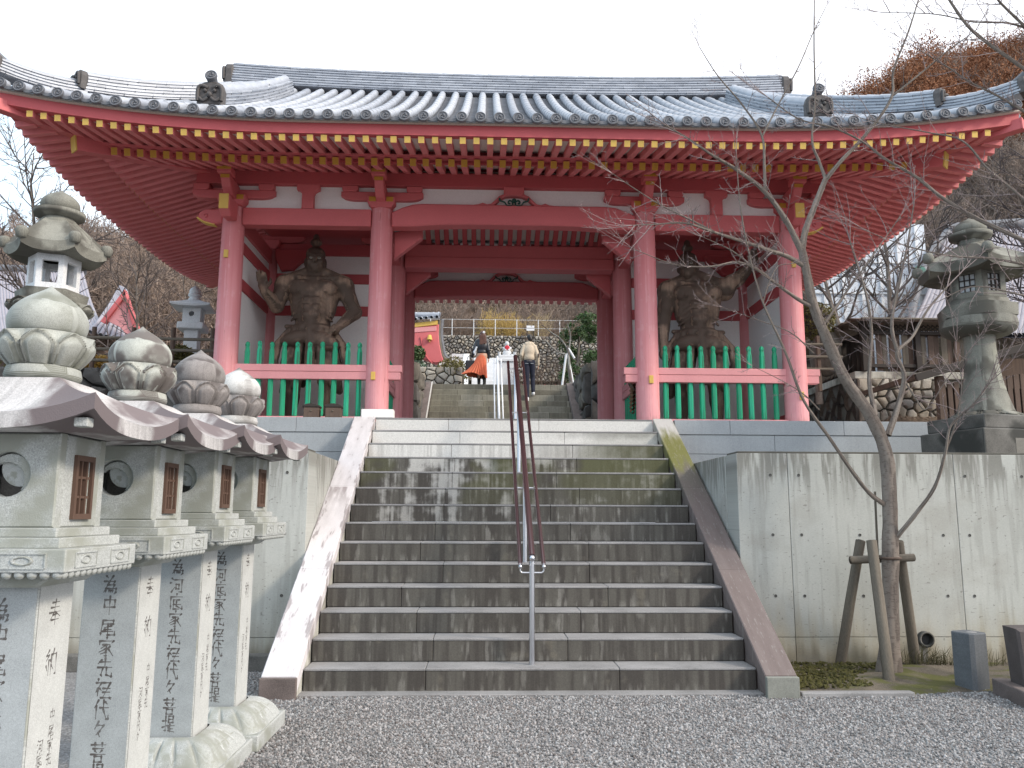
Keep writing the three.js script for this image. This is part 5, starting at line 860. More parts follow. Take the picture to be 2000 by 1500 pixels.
  for (const s of [-1, 1]) P.push(cap_(H(s * 0.02, 2.745, 0.175), H(s * 0.12, 2.79, 0.13), 0.028, 0.022, 0.014), ell(H(s * 0.09, 2.66, 0.14), [0.05, 0.045, 0.035], 0.02), ell(H(s * 0.16, 2.68, -0.01), [0.028, 0.075, 0.045], 0.01), cap_(H(s * 0.04, 2.655, 0.17), H(s * 0.10, 2.59, 0.14), 0.014, 0.012, 0.012), { ...ell(H(s * 0.066, 2.715, 0.175), [0.035, 0.022, 0.03], 0.012), sub: true });
  P.push(cap_(H(0, 2.735, 0.175), H(0, 2.665, 0.215), 0.022, 0.036, 0.012), cap_(H(-0.055, 2.605, 0.178), H(0.055, 2.605, 0.178), 0.017, 0.017, 0.01), { ...cap_(H(-0.05, 2.588, 0.195), H(0.05, 2.588, 0.195), 0.008, 0.008, 0.006), sub: true }, cap_(H(-0.04, 2.57, 0.17), H(0.04, 2.57, 0.17), 0.018, 0.018, 0.01));
  for (const A of arms) {
    P.push(cap_(A.s, A.e, 0.145, 0.115, 0.05), cap_(A.e, A.w, 0.12, 0.072, 0.035), ell([(A.s[0] * 0.55 + A.e[0] * 0.45), (A.s[1] * 0.55 + A.e[1] * 0.45), (A.s[2] + A.e[2]) / 2 + 0.06], [0.11, 0.13, 0.11], 0.05), ell(A.p, A.ps, 0.03)); P.push(...fingers(A.p, A.d, A.sd, A.n, A.L, 0.026, A.curl));
  }
  part(o, 'body', figure(P, [-1.0, 0, -0.42], [1.05, 3.2, 0.62], 0.0245), M.statue);
  o.scale.x = 0.94; const em = std({ color: lin(0.40, 0.37, 0.32), roughness: 0.35 }); for (const s of [-1, 1]) { const e = part(o, 'eye', new THREE.SphereGeometry(0.024, 10, 8).scale(1.25, 0.8, 0.8), em); e.position.set(...H(s * 0.066, 2.716, 0.158)); part(e, 'pupil', new THREE.SphereGeometry(0.010, 8, 6).translate(Math.sin(headTurn) * 0.016, 0, 0.0145), M.black); }
  const r = rng(7); part(o, 'rock_pedestal', stoneGeo({ c: [0, 0], poly: [[-0.62, -0.4], [0.0, -0.48], [0.6, -0.42], [0.68, 0.1], [0.4, 0.42], [-0.3, 0.45], [-0.68, 0.15]] }, 0.09, r, 1.2).rotateX(-Math.PI / 2).translate(0, 0.03, 0), M.darkRock[1]); return o;
}
guardian('dark wooden guardian statue in the left niche with open raised right hand', -3.12, -5.75, 0.06, [
  { s: [-0.50, 2.28, 0], e: [-0.60, 1.96, 0.06], w: [-0.74, 2.10, 0.36], p: [-0.765, 2.19, 0.41], ps: [0.075, 0.09, 0.045], d: [-0.15, 0.95, 0.1], sd: [1, 0.1, 0], n: [0, 0, 1], L: 0.17, curl: 0.12 },
  { s: [0.50, 2.28, 0], e: [0.68, 1.90, -0.02], w: [0.47, 1.63, 0.20], p: [0.40, 1.56, 0.25], ps: [0.085, 0.085, 0.07], d: [-0.8, -0.5, 0.2], sd: [0.3, -0.2, 0.9], n: [0.2, -0.9, 0], L: 0.13, curl: 0.6 }], 0.0, 0.1);
guardian('dark wooden guardian statue in the right niche with left arm raised, behind bare twigs', 2.98, -5.75, -0.08, [
  { s: [-0.49, 2.27, 0], e: [-0.58, 1.72, 0.0], w: [-0.60, 1.34, 0.14], p: [-0.60, 1.24, 0.17], ps: [0.08, 0.095, 0.075], d: [0, -1, 0.2], sd: [0.2, 0, 1], n: [0.9, 0, -0.3], L: 0.13, curl: 0.75 },
  { s: [0.48, 2.36, 0], e: [0.72, 2.50, 0.02], w: [0.88, 2.62, 0.28], p: [0.91, 2.70, 0.35], ps: [0.08, 0.09, 0.075], d: [0, 0.95, 0.2], sd: [-0.9, 0, 0.3], n: [-0.3, 0.2, 0.9], L: 0.13, curl: 0.7 }], -0.13, -0.22);
// ---------------------------------------------------------------- two visitors on the far stairs, seen from behind
M.skin = std({ color: lin(0.50, 0.30, 0.21), roughness: 0.6 });
M.hairBrown = mottled([0.085, 0.032, 0.019], { amp: 0.5, f: 20, tile: 0.3, streak: 0.5, rough: 0.5, s: 600, size: 128 });
M.hairBlack = std({ color: lin(0.012, 0.010, 0.010), roughness: 0.5 });
M.leather = std({ color: lin(0.022, 0.024, 0.03), roughness: 0.38 });
M.jeans = mottled([0.018, 0.021, 0.038], { amp: 0.4, f: 8, tile: 0.4, rough: 0.95, s: 604, size: 128 });
M.knit = mottled([0.56, 0.47, 0.36], { amp: 0.1, f: 8, tile: 0.3, grain: 0.2, rough: 1, s: 607, size: 256, bump: 0.003 });
M.skirt = new THREE.MeshPhysicalMaterial({ color: lin(0.62, 0.155, 0.075), roughness: 0.8, sheen: 0.4, sheenColor: lin(0.8, 0.4, 0.3), side: THREE.DoubleSide });
function headPrims(c, turn, r = 1) { const C = Math.cos(turn), S = Math.sin(turn), q = (x, y, z) => [c[0] + (x * C + z * S) * r, c[1] + y * r, c[2] + (-x * S + z * C) * r]; return { q, P: [ell(c, [0.074 * r, 0.105 * r, 0.092 * r], 0.01), ell(q(0, -0.055, -0.03), [0.055 * r, 0.055 * r, 0.06 * r], 0.02), ell(q(0, -0.012, -0.098), [0.012, 0.022, 0.016], 0.008), ell(q(0, -0.058, -0.088), [0.022, 0.009, 0.01], 0.006), ...[-1, 1].map((s) => ell(q(s * 0.076, -0.015, 0.005), [0.011, 0.026, 0.017], 0.004)), ...[-1, 1].map((s) => ell(q(s * 0.03, 0.012, -0.086), [0.013, 0.008, 0.008], 0.005))] }; }
const handG = (p, d, sd, n, curl) => figure([ell(p, [0.022, 0.034, 0.022], 0.008), ...fingers(p, d, sd, n, 0.065, 0.0085, curl)], [p[0] - 0.12, p[1] - 0.13, p[2] - 0.12], [p[0] + 0.12, p[1] + 0.12, p[2] + 0.12], 0.004);
{ // woman: faces away (-z), right foot forward; local origin between her feet
  const X = -0.50, Z = -16.05, o = thing('person', 'person with long brown hair, black leather jacket and long orange pleated skirt at the top of the far stairs', 'person', [X, PF + 12 * 0.1927, Z]); o.scale.x = 0.92;
  o.userData.label = 'person with long brown hair, black leather jacket and flowing orange skirt, seen from behind';
  const hd = headPrims([0.02, 1.50, -0.02], -0.25, 0.97);
  const body = figure([...hd.P, cap_([0.0, 1.30, 0.0], [0.015, 1.42, -0.01], 0.05, 0.045, 0.02), ell([0, 1.18, 0], [0.165, 0.20, 0.10], 0.03), ell([0, 0.90, 0], [0.16, 0.16, 0.115], 0.05),
    ...[-1, 1].flatMap((s) => [cap_([s * 0.085, 0.88, 0], [s * 0.085, 0.48, -0.02 * s], 0.085, 0.055, 0.02), cap_([s * 0.085, 0.48, -0.02 * s], [s * 0.085, 0.08, 0.0], 0.055, 0.035, 0.01), ell([s * 0.085, 0.035, -0.05], [0.04, 0.035, 0.11], 0.02)]),
    cap_([-0.16, 1.30, 0], [-0.24, 1.07, 0.03], 0.045, 0.037, 0.02), cap_([-0.24, 1.07, 0.03], [-0.30, 0.86, -0.05], 0.036, 0.026, 0.01), cap_([0.16, 1.30, 0], [0.20, 1.05, 0.03], 0.045, 0.037, 0.02), cap_([0.20, 1.05, 0.03], [0.205, 0.83, -0.02], 0.036, 0.026, 0.01)], [-0.4, 0, -0.2], [0.4, 1.62, 0.2], 0.0125);
  part(o, 'body', join([body, handG([-0.31, 0.80, -0.06], [-0.1, -1, 0], [0.2, 0, -1], [1, 0, 0], 0.5), handG([0.207, 0.78, -0.025], [0, -1, -0.05], [-0.2, 0, -1], [-1, 0, 0], 0.3)]), M.skin);
  part(o, 'jacket', figure([ell([0, 1.18, 0.005], [0.18, 0.215, 0.118], 0.03), ell([0, 1.0, 0.0], [0.150, 0.09, 0.11], 0.03), cap_([-0.10, 1.33, 0.01], [0.10, 1.33, 0.01], 0.065, 0.065, 0.03), cap_([0, 1.34, 0.01], [0.01, 1.39, 0.005], 0.07, 0.062, 0.01), cap_([-0.16, 1.30, 0], [-0.245, 1.07, 0.035], 0.062, 0.054, 0.03), cap_([-0.245, 1.07, 0.035], [-0.30, 0.875, -0.045], 0.052, 0.042, 0.012), cap_([0.16, 1.30, 0], [0.205, 1.05, 0.035], 0.062, 0.054, 0.03), cap_([0.205, 1.05, 0.035], [0.207, 0.85, -0.015], 0.052, 0.042, 0.012)], [-0.4, 0.8, -0.2], [0.4, 1.45, 0.2], 0.0115), M.leather);
  const pos = [], idx = [], NU = 160, NV = 26; // pleated skirt blown to the left
  for (let j = 0; j <= NV; j++) for (let i = 0; i <= NU; i++) { const t = j / NV, a = i / NU * 2 * Math.PI, pl = (0.25 + t) * 0.018 * Math.sin(a * 26 + 2 * Math.sin(a * 3)), wx = 0.128 + 0.07 * t, wz = 0.105 + 0.10 * t, ca = Math.cos(a), sa = Math.sin(a), left = Math.max(0, -ca), R = 1 + pl / 0.15; const blow = left * left * 0.36 * Math.pow(t, 1.8); pos.push(ca * wx * R - blow - 0.05 * t, 0.98 - t * (0.74 - 0.06 * Math.max(0, sa) * t - 0.10 * left * t + 0.02 * Math.sin(a * 5)) + blow * 0.05, sa * wz * R + 0.05 * t * t); }
  for (let j = 0; j < NV; j++) for (let i = 0; i < NU; i++) { const a = j * (NU + 1) + i, b = a + NU + 1; idx.push(a, b, a + 1, b, b + 1, a + 1); }
  const sg = new THREE.BufferGeometry(); sg.setAttribute('position', new THREE.Float32BufferAttribute(pos, 3)); sg.setIndex(idx); sg.computeVertexNormals(); part(o, 'skirt', sg, M.skirt);
  part(o, 'waistband', new THREE.TorusGeometry(0.135, 0.02, 6, 24).rotateX(Math.PI / 2).scale(1, 1.2, 0.82).translate(0, 0.975, 0), M.black);
  part(o, 'hair', figure([ell([0.02, 1.53, 0.0], [0.092, 0.098, 0.106], 0.02), ell([0.025, 1.42, 0.055], [0.10, 0.13, 0.062], 0.03), ...[-3, -2, -1, 0, 1, 2, 3].map((k) => cap_([0.02 + k * 0.026, 1.46, 0.075], [0.03 + k * 0.032, 1.22 + 0.02 * (k % 2), 0.118], 0.034, 0.014, 0.014))], [-0.2, 1.15, -0.2], [0.2, 1.65, 0.2], 0.0075), M.hairBrown);
  part(o, 'hair_ornament', join([0, 1, 2, 3, 4].map((k) => new THREE.SphereGeometry(0.02, 8, 6).scale(1, 1, 0.5).translate(0.055 + 0.021 * Math.cos(k * 1.257), 1.56 + 0.021 * Math.sin(k * 1.257), 0.105))), M.white);
  for (const s of [-1, 1]) part(o, 'boot', figure([cap_([s * 0.085, 0.36, -0.01], [s * 0.085, 0.07, 0.0], 0.062, 0.047, 0.01), ell([s * 0.085, 0.04, -0.06], [0.045, 0.04, 0.125], 0.02), cap_([s * 0.085, 0.02, 0.035], [s * 0.085, 0.05, 0.03], 0.03, 0.035, 0.01)], [s * 0.085 - 0.1, 0, -0.2], [s * 0.085 + 0.1, 0.4, 0.1], 0.01), M.black);
  part(o, 'scarf', figure([cap_([-0.17, 1.12, 0.07], [-0.24, 0.98, 0.06], 0.03, 0.035, 0.02), cap_([-0.24, 0.98, 0.06], [-0.20, 0.90, 0.05], 0.035, 0.02, 0.01)], [-0.3, 0.85, -0.05], [-0.1, 1.2, 0.15], 0.01), M.paleBlue);
  const bag = thing('shoulder_bag', 'dark bag hanging at the left side of the person in the orange skirt', 'bag', [X - 0.33, PF + 12 * 0.1927 + 0.46, Z + 0.0]);
  part(bag, 'bag', new RoundedBoxGeometry(0.27, 0.30, 0.11, 3, 0.045).translate(0, 0.15, 0), std({ color: lin(0.018, 0.018, 0.024), roughness: 0.7 })); part(bag, 'strap', new Tubes().add(spline([V(-0.1, 0.28, 0), V(-0.06, 0.40, 0.0), V(0.03, 0.46, 0), V(0.08, 0.38, 0), V(0.10, 0.28, 0)], 14), () => 0.010, 6).geo(), M.black);
}
{ // man climbing: left foot one step down
  const X = 0.80, Z = -15.05, Y0 = PF + 10 * 0.1927, o = thing('person', 'person with short black hair, beige sweater and dark jeans climbing the far stairs', 'person', [X, Y0, Z]); o.scale.x = 0.86;
  const hd = headPrims([0.01, 1.585, -0.04], -0.55, 1.03), Lf = -0.19;
  const body = figure([...hd.P, cap_([0, 1.38, -0.01], [0.01, 1.50, -0.03], 0.062, 0.056, 0.02), ell([0, 1.22, 0], [0.19, 0.22, 0.115], 0.03), ell([0, 0.94, 0], [0.165, 0.15, 0.12], 0.05), cap_([0.09, 0.90, 0], [0.11, 0.49, -0.05], 0.09, 0.06, 0.02), cap_([0.11, 0.49, -0.05], [0.12, 0.09, 0.05], 0.06, 0.04, 0.01), cap_([-0.09, 0.90, 0], [-0.07, 0.40, 0.04], 0.09, 0.06, 0.02), cap_([-0.07, 0.40, 0.04], [-0.07, Lf + 0.09, 0.14], 0.06, 0.04, 0.01), ell([0.125, 0.04, -0.02], [0.045, 0.035, 0.12], 0.02), ell([-0.07, Lf + 0.04, 0.10], [0.045, 0.035, 0.12], 0.02),
    cap_([-0.17, 1.345, 0], [-0.25, 1.11, 0.045], 0.05, 0.045, 0.02), cap_([-0.25, 1.11, 0.045], [-0.24, 0.90, -0.12], 0.044, 0.03, 0.01), cap_([0.17, 1.345, 0], [0.262, 1.09, 0.045], 0.05, 0.045, 0.02), cap_([0.262, 1.09, 0.045], [0.28, 0.84, -0.03], 0.044, 0.03, 0.01)], [-0.4, -0.2, -0.25], [0.4, 1.72, 0.25], 0.0135);
  part(o, 'body', join([body, handG([0.284, 0.78, -0.035], [0, -1, -0.08], [-0.2, 0, -1], [-1, 0, 0], 0.35), handG([-0.235, 0.87, -0.17], [0.1, -0.6, -0.8], [0.9, 0, 0], [0, -0.8, 0.5], 0.3)]), M.skin);
  part(o, 'sweater', figure([ell([0, 1.22, 0.005], [0.19, 0.22, 0.128], 0.03), ell([0, 1.04, 0.005], [0.185, 0.13, 0.132], 0.04), ell([0, 0.935, 0.005], [0.178, 0.04, 0.128], 0.012), cap_([-0.09, 1.415, 0.005], [0.09, 1.415, 0.005], 0.07, 0.07, 0.04), cap_([0, 1.42, 0], [0.003, 1.47, -0.01], 0.085, 0.07, 0.015), cap_([-0.17, 1.345, 0], [-0.25, 1.11, 0.045], 0.072, 0.062, 0.03), cap_([-0.25, 1.11, 0.045], [-0.243, 0.92, -0.105], 0.06, 0.044, 0.015), cap_([0.17, 1.345, 0], [0.262, 1.09, 0.045], 0.072, 0.062, 0.03), cap_([0.262, 1.09, 0.045], [0.283, 0.865, -0.025], 0.06, 0.043, 0.015)], [-0.4, 0.85, -0.25], [0.4, 1.5, 0.25], 0.0115), M.knit);
  part(o, 'elbow_patch', new THREE.SphereGeometry(1, 10, 8).scale(0.03, 0.06, 0.02).translate(0.285, 1.09, 0.106), M.wood);
  part(o, 'jeans', figure([ell([0, 0.92, 0.005], [0.172, 0.12, 0.128], 0.03), cap_([0.09, 0.90, 0.005], [0.11, 0.49, -0.045], 0.105, 0.076, 0.02), cap_([0.11, 0.49, -0.045], [0.12, 0.12, 0.045], 0.076, 0.062, 0.015), cap_([-0.09, 0.90, 0.005], [-0.07, 0.40, 0.045], 0.105, 0.076, 0.02), cap_([-0.07, 0.40, 0.045], [-0.07, Lf + 0.12, 0.135], 0.076, 0.062, 0.015)], [-0.3, -0.15, -0.25], [0.3, 1.05, 0.25], 0.0115), M.jeans);
  for (const s of [-1, 1]) part(o, 'pocket_seam', RB(0.10, 0.008, 0.004, s * 0.085, 0.865, 0.131, 0.002), M.paleBlue);
  part(o, 'hair', figure([ell([0.012, 1.62, -0.02], [0.085, 0.088, 0.102], 0.01), ell([0.03, 1.56, 0.03], [0.074, 0.075, 0.055], 0.03)], [-0.15, 1.45, -0.2], [0.15, 1.75, 0.15], 0.0075), M.hairBlack);
  for (const [x, y, z] of [[0.125, 0, -0.02], [-0.07, Lf, 0.10]]) part(o, 'shoe', figure([ell([x, y + 0.045, z - 0.01], [0.052, 0.045, 0.14], 0.02), cap_([x, y + 0.03, z + 0.08], [x, y + 0.09, z + 0.06], 0.045, 0.05, 0.02), { ...ell([x, y - 0.09, z], [0.3, 0.09, 0.3], 0.004), sub: true }], [x - 0.1, y - 0.02, z - 0.2], [x + 0.1, y + 0.16, z + 0.2], 0.009), M.white);
}
// ---------------------------------------------------------------- bare trees
function whip(tb, p, d, len, r, rnd, o) { // one twig with its own side twigs
  const n = o.n ?? 4, pts = [p.clone()], dir = d.clone().normalize(), q = p.clone();
  for (let k = 0; k < n; k++) { dir.x += (rnd() - 0.5) * o.wob; dir.y += (rnd() - 0.5) * o.wob + o.up; dir.z += (rnd() - 0.5) * o.wob; dir.normalize(); q.addScaledVector(dir, len / n); pts.push(q.clone()); }
  tb.add(pts, (t) => r * (1 - 0.75 * t) + 0.0004, r > 0.008 ? 5 : r > 0.004 ? 4 : 3);
  if (o.depth <= 0) return;
  const m = Math.round(o.kids * (0.7 + 0.6 * rnd()));
  for (let k = 0; k < m; k++) {
    const t = 0.15 + 0.83 * rnd(), i = Math.min(n - 1, Math.floor(t * n)), b = pts[i].clone().lerp(pts[i + 1], t * n - i), td = V().subVectors(pts[i + 1], pts[i]).normalize(), s = V(rnd() - 0.5, rnd() - 0.35, rnd() - 0.5).cross(td).normalize();
    whip(tb, b, td.clone().multiplyScalar(0.75).addScaledVector(s, 0.5 + 0.6 * rnd()), len * (o.short && rnd() < o.short ? 0.06 + 0.08 * rnd() : (0.25 + 0.35 * rnd()) * (1 - 0.4 * t)), Math.max(o.rmin, r * 0.55), rnd, { ...o, depth: o.depth - 1, kids: o.kids * 0.6 });
  }
}
function tracedTree(name, label, base, limbs, seed, o) {
  const t = thing(name, label, 'tree', [base.x, base.y, base.z]), rnd = rng(seed), tw = new Tubes();
  limbs.forEach((L, i) => {
    const P = spline(L.p.map(([x, y, z]) => (z === undefined ? V(0, 0, 0) : at(x, y, z))), Math.max(12, L.p.length * 7)); let len = 0; for (let k = 1; k < P.length; k++) len += P[k].distanceTo(P[k - 1]);
    if (L.foot) P.unshift(V(P[0].x, -0.05, P[0].z));
    const tb = new Tubes().add(P.map((v) => v.clone().sub(base)), (u) => { const kn = 1 + 0.035 * Math.sin(u * 40 + i) + 0.05 * Math.sin(u * 97 + i * 2.1) * Math.sin(u * 31); return lerp(L.r[0], L.r[1], Math.pow(u, L.e ?? 0.8)) * kn * (L.foot && u < 0.10 ? 1 + 0.55 * (1 - u / 0.10) ** 2 : 1); }, L.r[0] > 0.05 ? 14 : 7, 0.6).geo();
    part(t, i === 0 ? 'trunk' : L.r[0] > 0.028 ? 'limb' : 'branch', tb, M.bark);
    const cnt = Math.round(len * (L.tw ?? 14) * 0.82);
    for (let k = 0; k < cnt; k++) {
      const u = (L.t0 ?? 0.12) + (1 - (L.t0 ?? 0.12)) * rnd(), f = u * (P.length - 1), j = Math.min(P.length - 2, Math.floor(f)), b = P[j].clone().lerp(P[j + 1], f - j), td = V().subVectors(P[j + 1], P[j]).normalize(), s = V(rnd() - 0.5, rnd() - 0.32, (rnd() - 0.5) * 0.9).cross(td).normalize();
      whip(tw, b.sub(base), td.clone().multiplyScalar(0.8).addScaledVector(s, 0.55 + 0.6 * rnd()), (L.tl ?? 0.42) * (rnd() < 0.45 ? 0.12 + 0.15 * rnd() : 0.45 + 0.8 * rnd()), Math.max(0.0016, 0.0036 * (0.7 + 0.6 * rnd())), rnd, { depth: 2, kids: 5, wob: 0.30, up: 0.03, rmin: 0.0012, short: 0.6, n: 5 });
    }
    // the tip runs out into twigs
    const e = P[P.length - 1].clone().sub(base), d = V().subVectors(P[P.length - 1], P[P.length - 3]); for (let k = 0; k < (L.r[1] > 0.015 ? 0 : 3); k++) whip(tw, e, d.clone().normalize().add(V((rnd() - 0.5) * 0.5, (rnd() - 0.4) * 0.5, (rnd() - 0.5) * 0.4)), (L.tl ?? 0.4) * (0.8 + rnd() * 0.6), Math.max(0.002, L.r[1] * 0.8), rnd, { depth: 2, kids: 5, wob: 0.3, up: 0.03, rmin: 0.0014, short: 0.5, n: 5 });
  });
  part(t, 'twigs', tw.geo(), M.twig).userData.kind = 'stuff'; return t;
}
const CB = V(3.27, 0, -0.66);
tracedTree('cherry_tree', 'bare young cherry tree held by wooden support poles in front of the right concrete wall', CB, [
  { p: [[1737, 1318, -0.66], [1739, 1180, -0.66], [1739, 1060, -0.66], [1737, 960, -0.68], [1729, 880, -0.70], [1700, 812, -0.68], [1652, 742, -0.64], [1612, 655, -0.58], [1590, 600, -0.55], [1574, 525, -0.50], [1566, 486, -0.48]], r: [0.084, 0.036], foot: true, e: 0.9, tw: 3, t0: 0.55 },
  { p: [[1566, 490, -0.48], [1532, 425, -0.42], [1492, 372, -0.35], [1440, 332, -0.25], [1395, 305, -0.15], [1340, 268, -0.05], [1300, 244, 0.0]], r: [0.033, 0.006], tw: 20 },
  { p: [[1495, 374, -0.35], [1493, 330, -0.35], [1488, 265, -0.36], [1450, 205, -0.36], [1400, 145, -0.34], [1365, 90, -0.3]], r: [0.018, 0.003], tw: 7, tl: 0.25 },
  { p: [[1488, 268, -0.36], [1520, 205, -0.4], [1560, 130, -0.45], [1590, 60, -0.5], [1615, 10, -0.55]], r: [0.010, 0.003], tw: 6, tl: 0.22 },
  { p: [[1566, 488, -0.48], [1573, 450, -0.5], [1590, 405, -0.52], [1606, 365, -0.55], [1613, 348, -0.56]], r: [0.034, 0.026], tw: 8 },
  { p: [[1613, 350, -0.56], [1600, 315, -0.6], [1587, 280, -0.62], [1592, 200, -0.66], [1590, 90, -0.7], [1591, -30, -0.75]], r: [0.018, 0.005], tw: 7, tl: 0.26 },
  { p: [[1613, 350, -0.56], [1642, 315, -0.52], [1690, 264, -0.48], [1742, 188, -0.42], [1745, 140, -0.40], [1775, 60, -0.36], [1800, -20, -0.30]], r: [0.024, 0.006], tw: 7, tl: 0.28 },
  { p: [[1742, 188, -0.42], [1790, 150, -0.36], [1850, 100, -0.3], [1905, 60, -0.22]], r: [0.012, 0.004], tw: 10, tl: 0.3 },
  { p: [[1572, 520, -0.50], [1540, 502, -0.42], [1500, 488, -0.32], [1440, 468, -0.15], [1390, 452, 0.0], [1340, 436, 0.12], [1280, 438, 0.25], [1235, 440, 0.32]], r: [0.026, 0.004], tw: 38, tl: 0.42 },
  { p: [[1395, 453, 0.0], [1340, 425, 0.05], [1290, 400, 0.1], [1245, 372, 0.15], [1195, 338, 0.2]], r: [0.011, 0.003], tw: 16, tl: 0.3 },
  { p: [[1592, 602, -0.55], [1560, 585, -0.5], [1515, 553, -0.4], [1475, 524, -0.3], [1440, 512, -0.2], [1390, 520, -0.1], [1320, 517, 0.0], [1235, 485, 0.1]], r: [0.022, 0.003], tw: 22, tl: 0.32, t0: 0.2 },
  { p: [[1475, 524, -0.3], [1430, 490, -0.22], [1400, 475, -0.15], [1370, 462, -0.1]], r: [0.010, 0.003], tw: 14, tl: 0.3 },
  { p: [[1727, 985, -0.66], [1700, 965, -0.62], [1668, 925, -0.55], [1620, 855, -0.42], [1570, 782, -0.3], [1535, 690, -0.2], [1490, 590, -0.1], [1462, 490, -0.02], [1446, 400, 0.05], [1438, 300, 0.1]], r: [0.024, 0.004], tw: 6, tl: 0.3, t0: 0.25 },
  { p: [[1490, 592, -0.1], [1505, 545, -0.1], [1520, 520, -0.1], [1545, 515, -0.1]], r: [0.008, 0.003], tw: 8, tl: 0.15 },
  { p: [[1744, 1058, -0.64], [1790, 1002, -0.5], [1826, 950, -0.4], [1846, 885, -0.3], [1858, 830, -0.22], [1900, 790, -0.1], [1935, 745, 0.0]], r: [0.024, 0.005], tw: 8, tl: 0.45, t0: 0.4 },
  { p: [[1848, 880, -0.3], [1870, 815, -0.25], [1878, 740, -0.2], [1868, 690, -0.15]], r: [0.010, 0.003], tw: 24, tl: 0.4 },
  { p: [[1734, 850, -0.7], [1750, 805, -0.72], [1766, 735, -0.75], [1752, 690, -0.76], [1780, 660, -0.8], [1812, 605, -0.85], [1850, 560, -0.9]], r: [0.034, 0.008], tw: 12, tl: 0.5, t0: 0.15 },
  { p: [[1758, 700, -0.76], [1742, 640, -0.78], [1755, 560, -0.8], [1772, 480, -0.82], [1785, 400, -0.85]], r: [0.022, 0.006], tw: 14, tl: 0.5 },
  { p: [[1710, 812, -0.68], [1698, 745, -0.9], [1702, 650, -1.0], [1693, 580, -1.05], [1675, 520, -1.1], [1660, 470, -1.1]], r: [0.026, 0.006], tw: 14, tl: 0.5, t0: 0.2 },
  { p: [[1765, 740, -0.75], [1790, 780, -0.7], [1806, 800, -0.7], [1850, 740, -0.65], [1890, 690, -0.6]], r: [0.010, 0.003], tw: 14, tl: 0.4 },
  { p: [[1605, 640, -0.58], [1650, 575, -0.6], [1690, 520, -0.62], [1725, 470, -0.66], [1760, 420, -0.7]], r: [0.013, 0.004], tw: 15, tl: 0.45 },
  { p: [[1600, 800, -0.4], [1570, 770, -0.3], [1530, 745, -0.2], [1470, 715, -0.1]], r: [0.008, 0.002], tw: 12, tl: 0.25 },
  { p: [[1590, 690, -0.55], [1545, 650, -0.45], [1480, 625, -0.35], [1410, 600, -0.25]], r: [0.008, 0.002], tw: 13, tl: 0.28 },
], 101);
tracedTree('cherry_tree', 'second bare cherry tree reaching in from the right frame edge across the eaves', V(6.2, 0, 0.2), [
  { p: [[2330, 1330, 0.2], [2320, 1000, 0.2], [2290, 760, 0.2], [2220, 600, 0.15]], r: [0.12, 0.07], tw: 1 },
  { p: [[2220, 600, 0.15], [2110, 520, 0.0], [2000, 470, -0.1], [1895, 420, -0.2], [1835, 382, -0.25], [1790, 346, -0.3], [1730, 311, -0.35], [1685, 277, -0.4], [1629, 250, -0.45], [1560, 232, -0.5], [1500, 190, -0.5]], r: [0.027, 0.005], tw: 16, tl: 0.5 },
  { p: [[2220, 600, 0.15], [2150, 380, 0.2], [2060, 250, 0.2], [2000, 217, 0.2], [1945, 185, 0.18], [1895, 160, 0.16], [1850, 130, 0.15], [1800, 100, 0.1]], r: [0.021, 0.004], tw: 12, tl: 0.45 },
  { p: [[2160, 400, 0.2], [2080, 200, 0.3], [2000, 134, 0.35], [1930, 84, 0.35], [1892, 52, 0.35], [1856, 2, 0.35], [1830, -40, 0.35]], r: [0.022, 0.010], tw: 10, tl: 0.5 },
  { p: [[2080, 200, 0.3], [2040, 90, 0.4], [1990, 40, 0.45], [1950, 0, 0.5], [1930, -30, 0.5]], r: [0.020, 0.007], tw: 22, tl: 0.5 },
  { p: [[2020, 60, 0.42], [1970, 45, 0.4], [1900, 42, 0.35], [1830, 28, 0.3], [1720, 24, 0.2]], r: [0.012, 0.003], tw: 10, tl: 0.35 },
  { p: [[2110, 520, 0.0], [2040, 430, 0.05], [1990, 380, 0.05], [1930, 330, 0.0], [1880, 275, -0.05], [1810, 258, -0.1], [1740, 245, -0.1], [1680, 230, -0.1]], r: [0.018, 0.003], tw: 14, tl: 0.45 },
  { p: [[2110, 530, 0.0], [2020, 520, 0.1], [1940, 505, 0.1], [1860, 500, 0.1], [1770, 480, 0.1], [1690, 450, 0.1]], r: [0.016, 0.003], tw: 16, tl: 0.5 },
  { p: [[2220, 620, 0.15], [2080, 600, 0.3], [1990, 575, 0.35], [1900, 560, 0.35], [1830, 590, 0.35]], r: [0.014, 0.003], tw: 12, tl: 0.45 },
], 202);
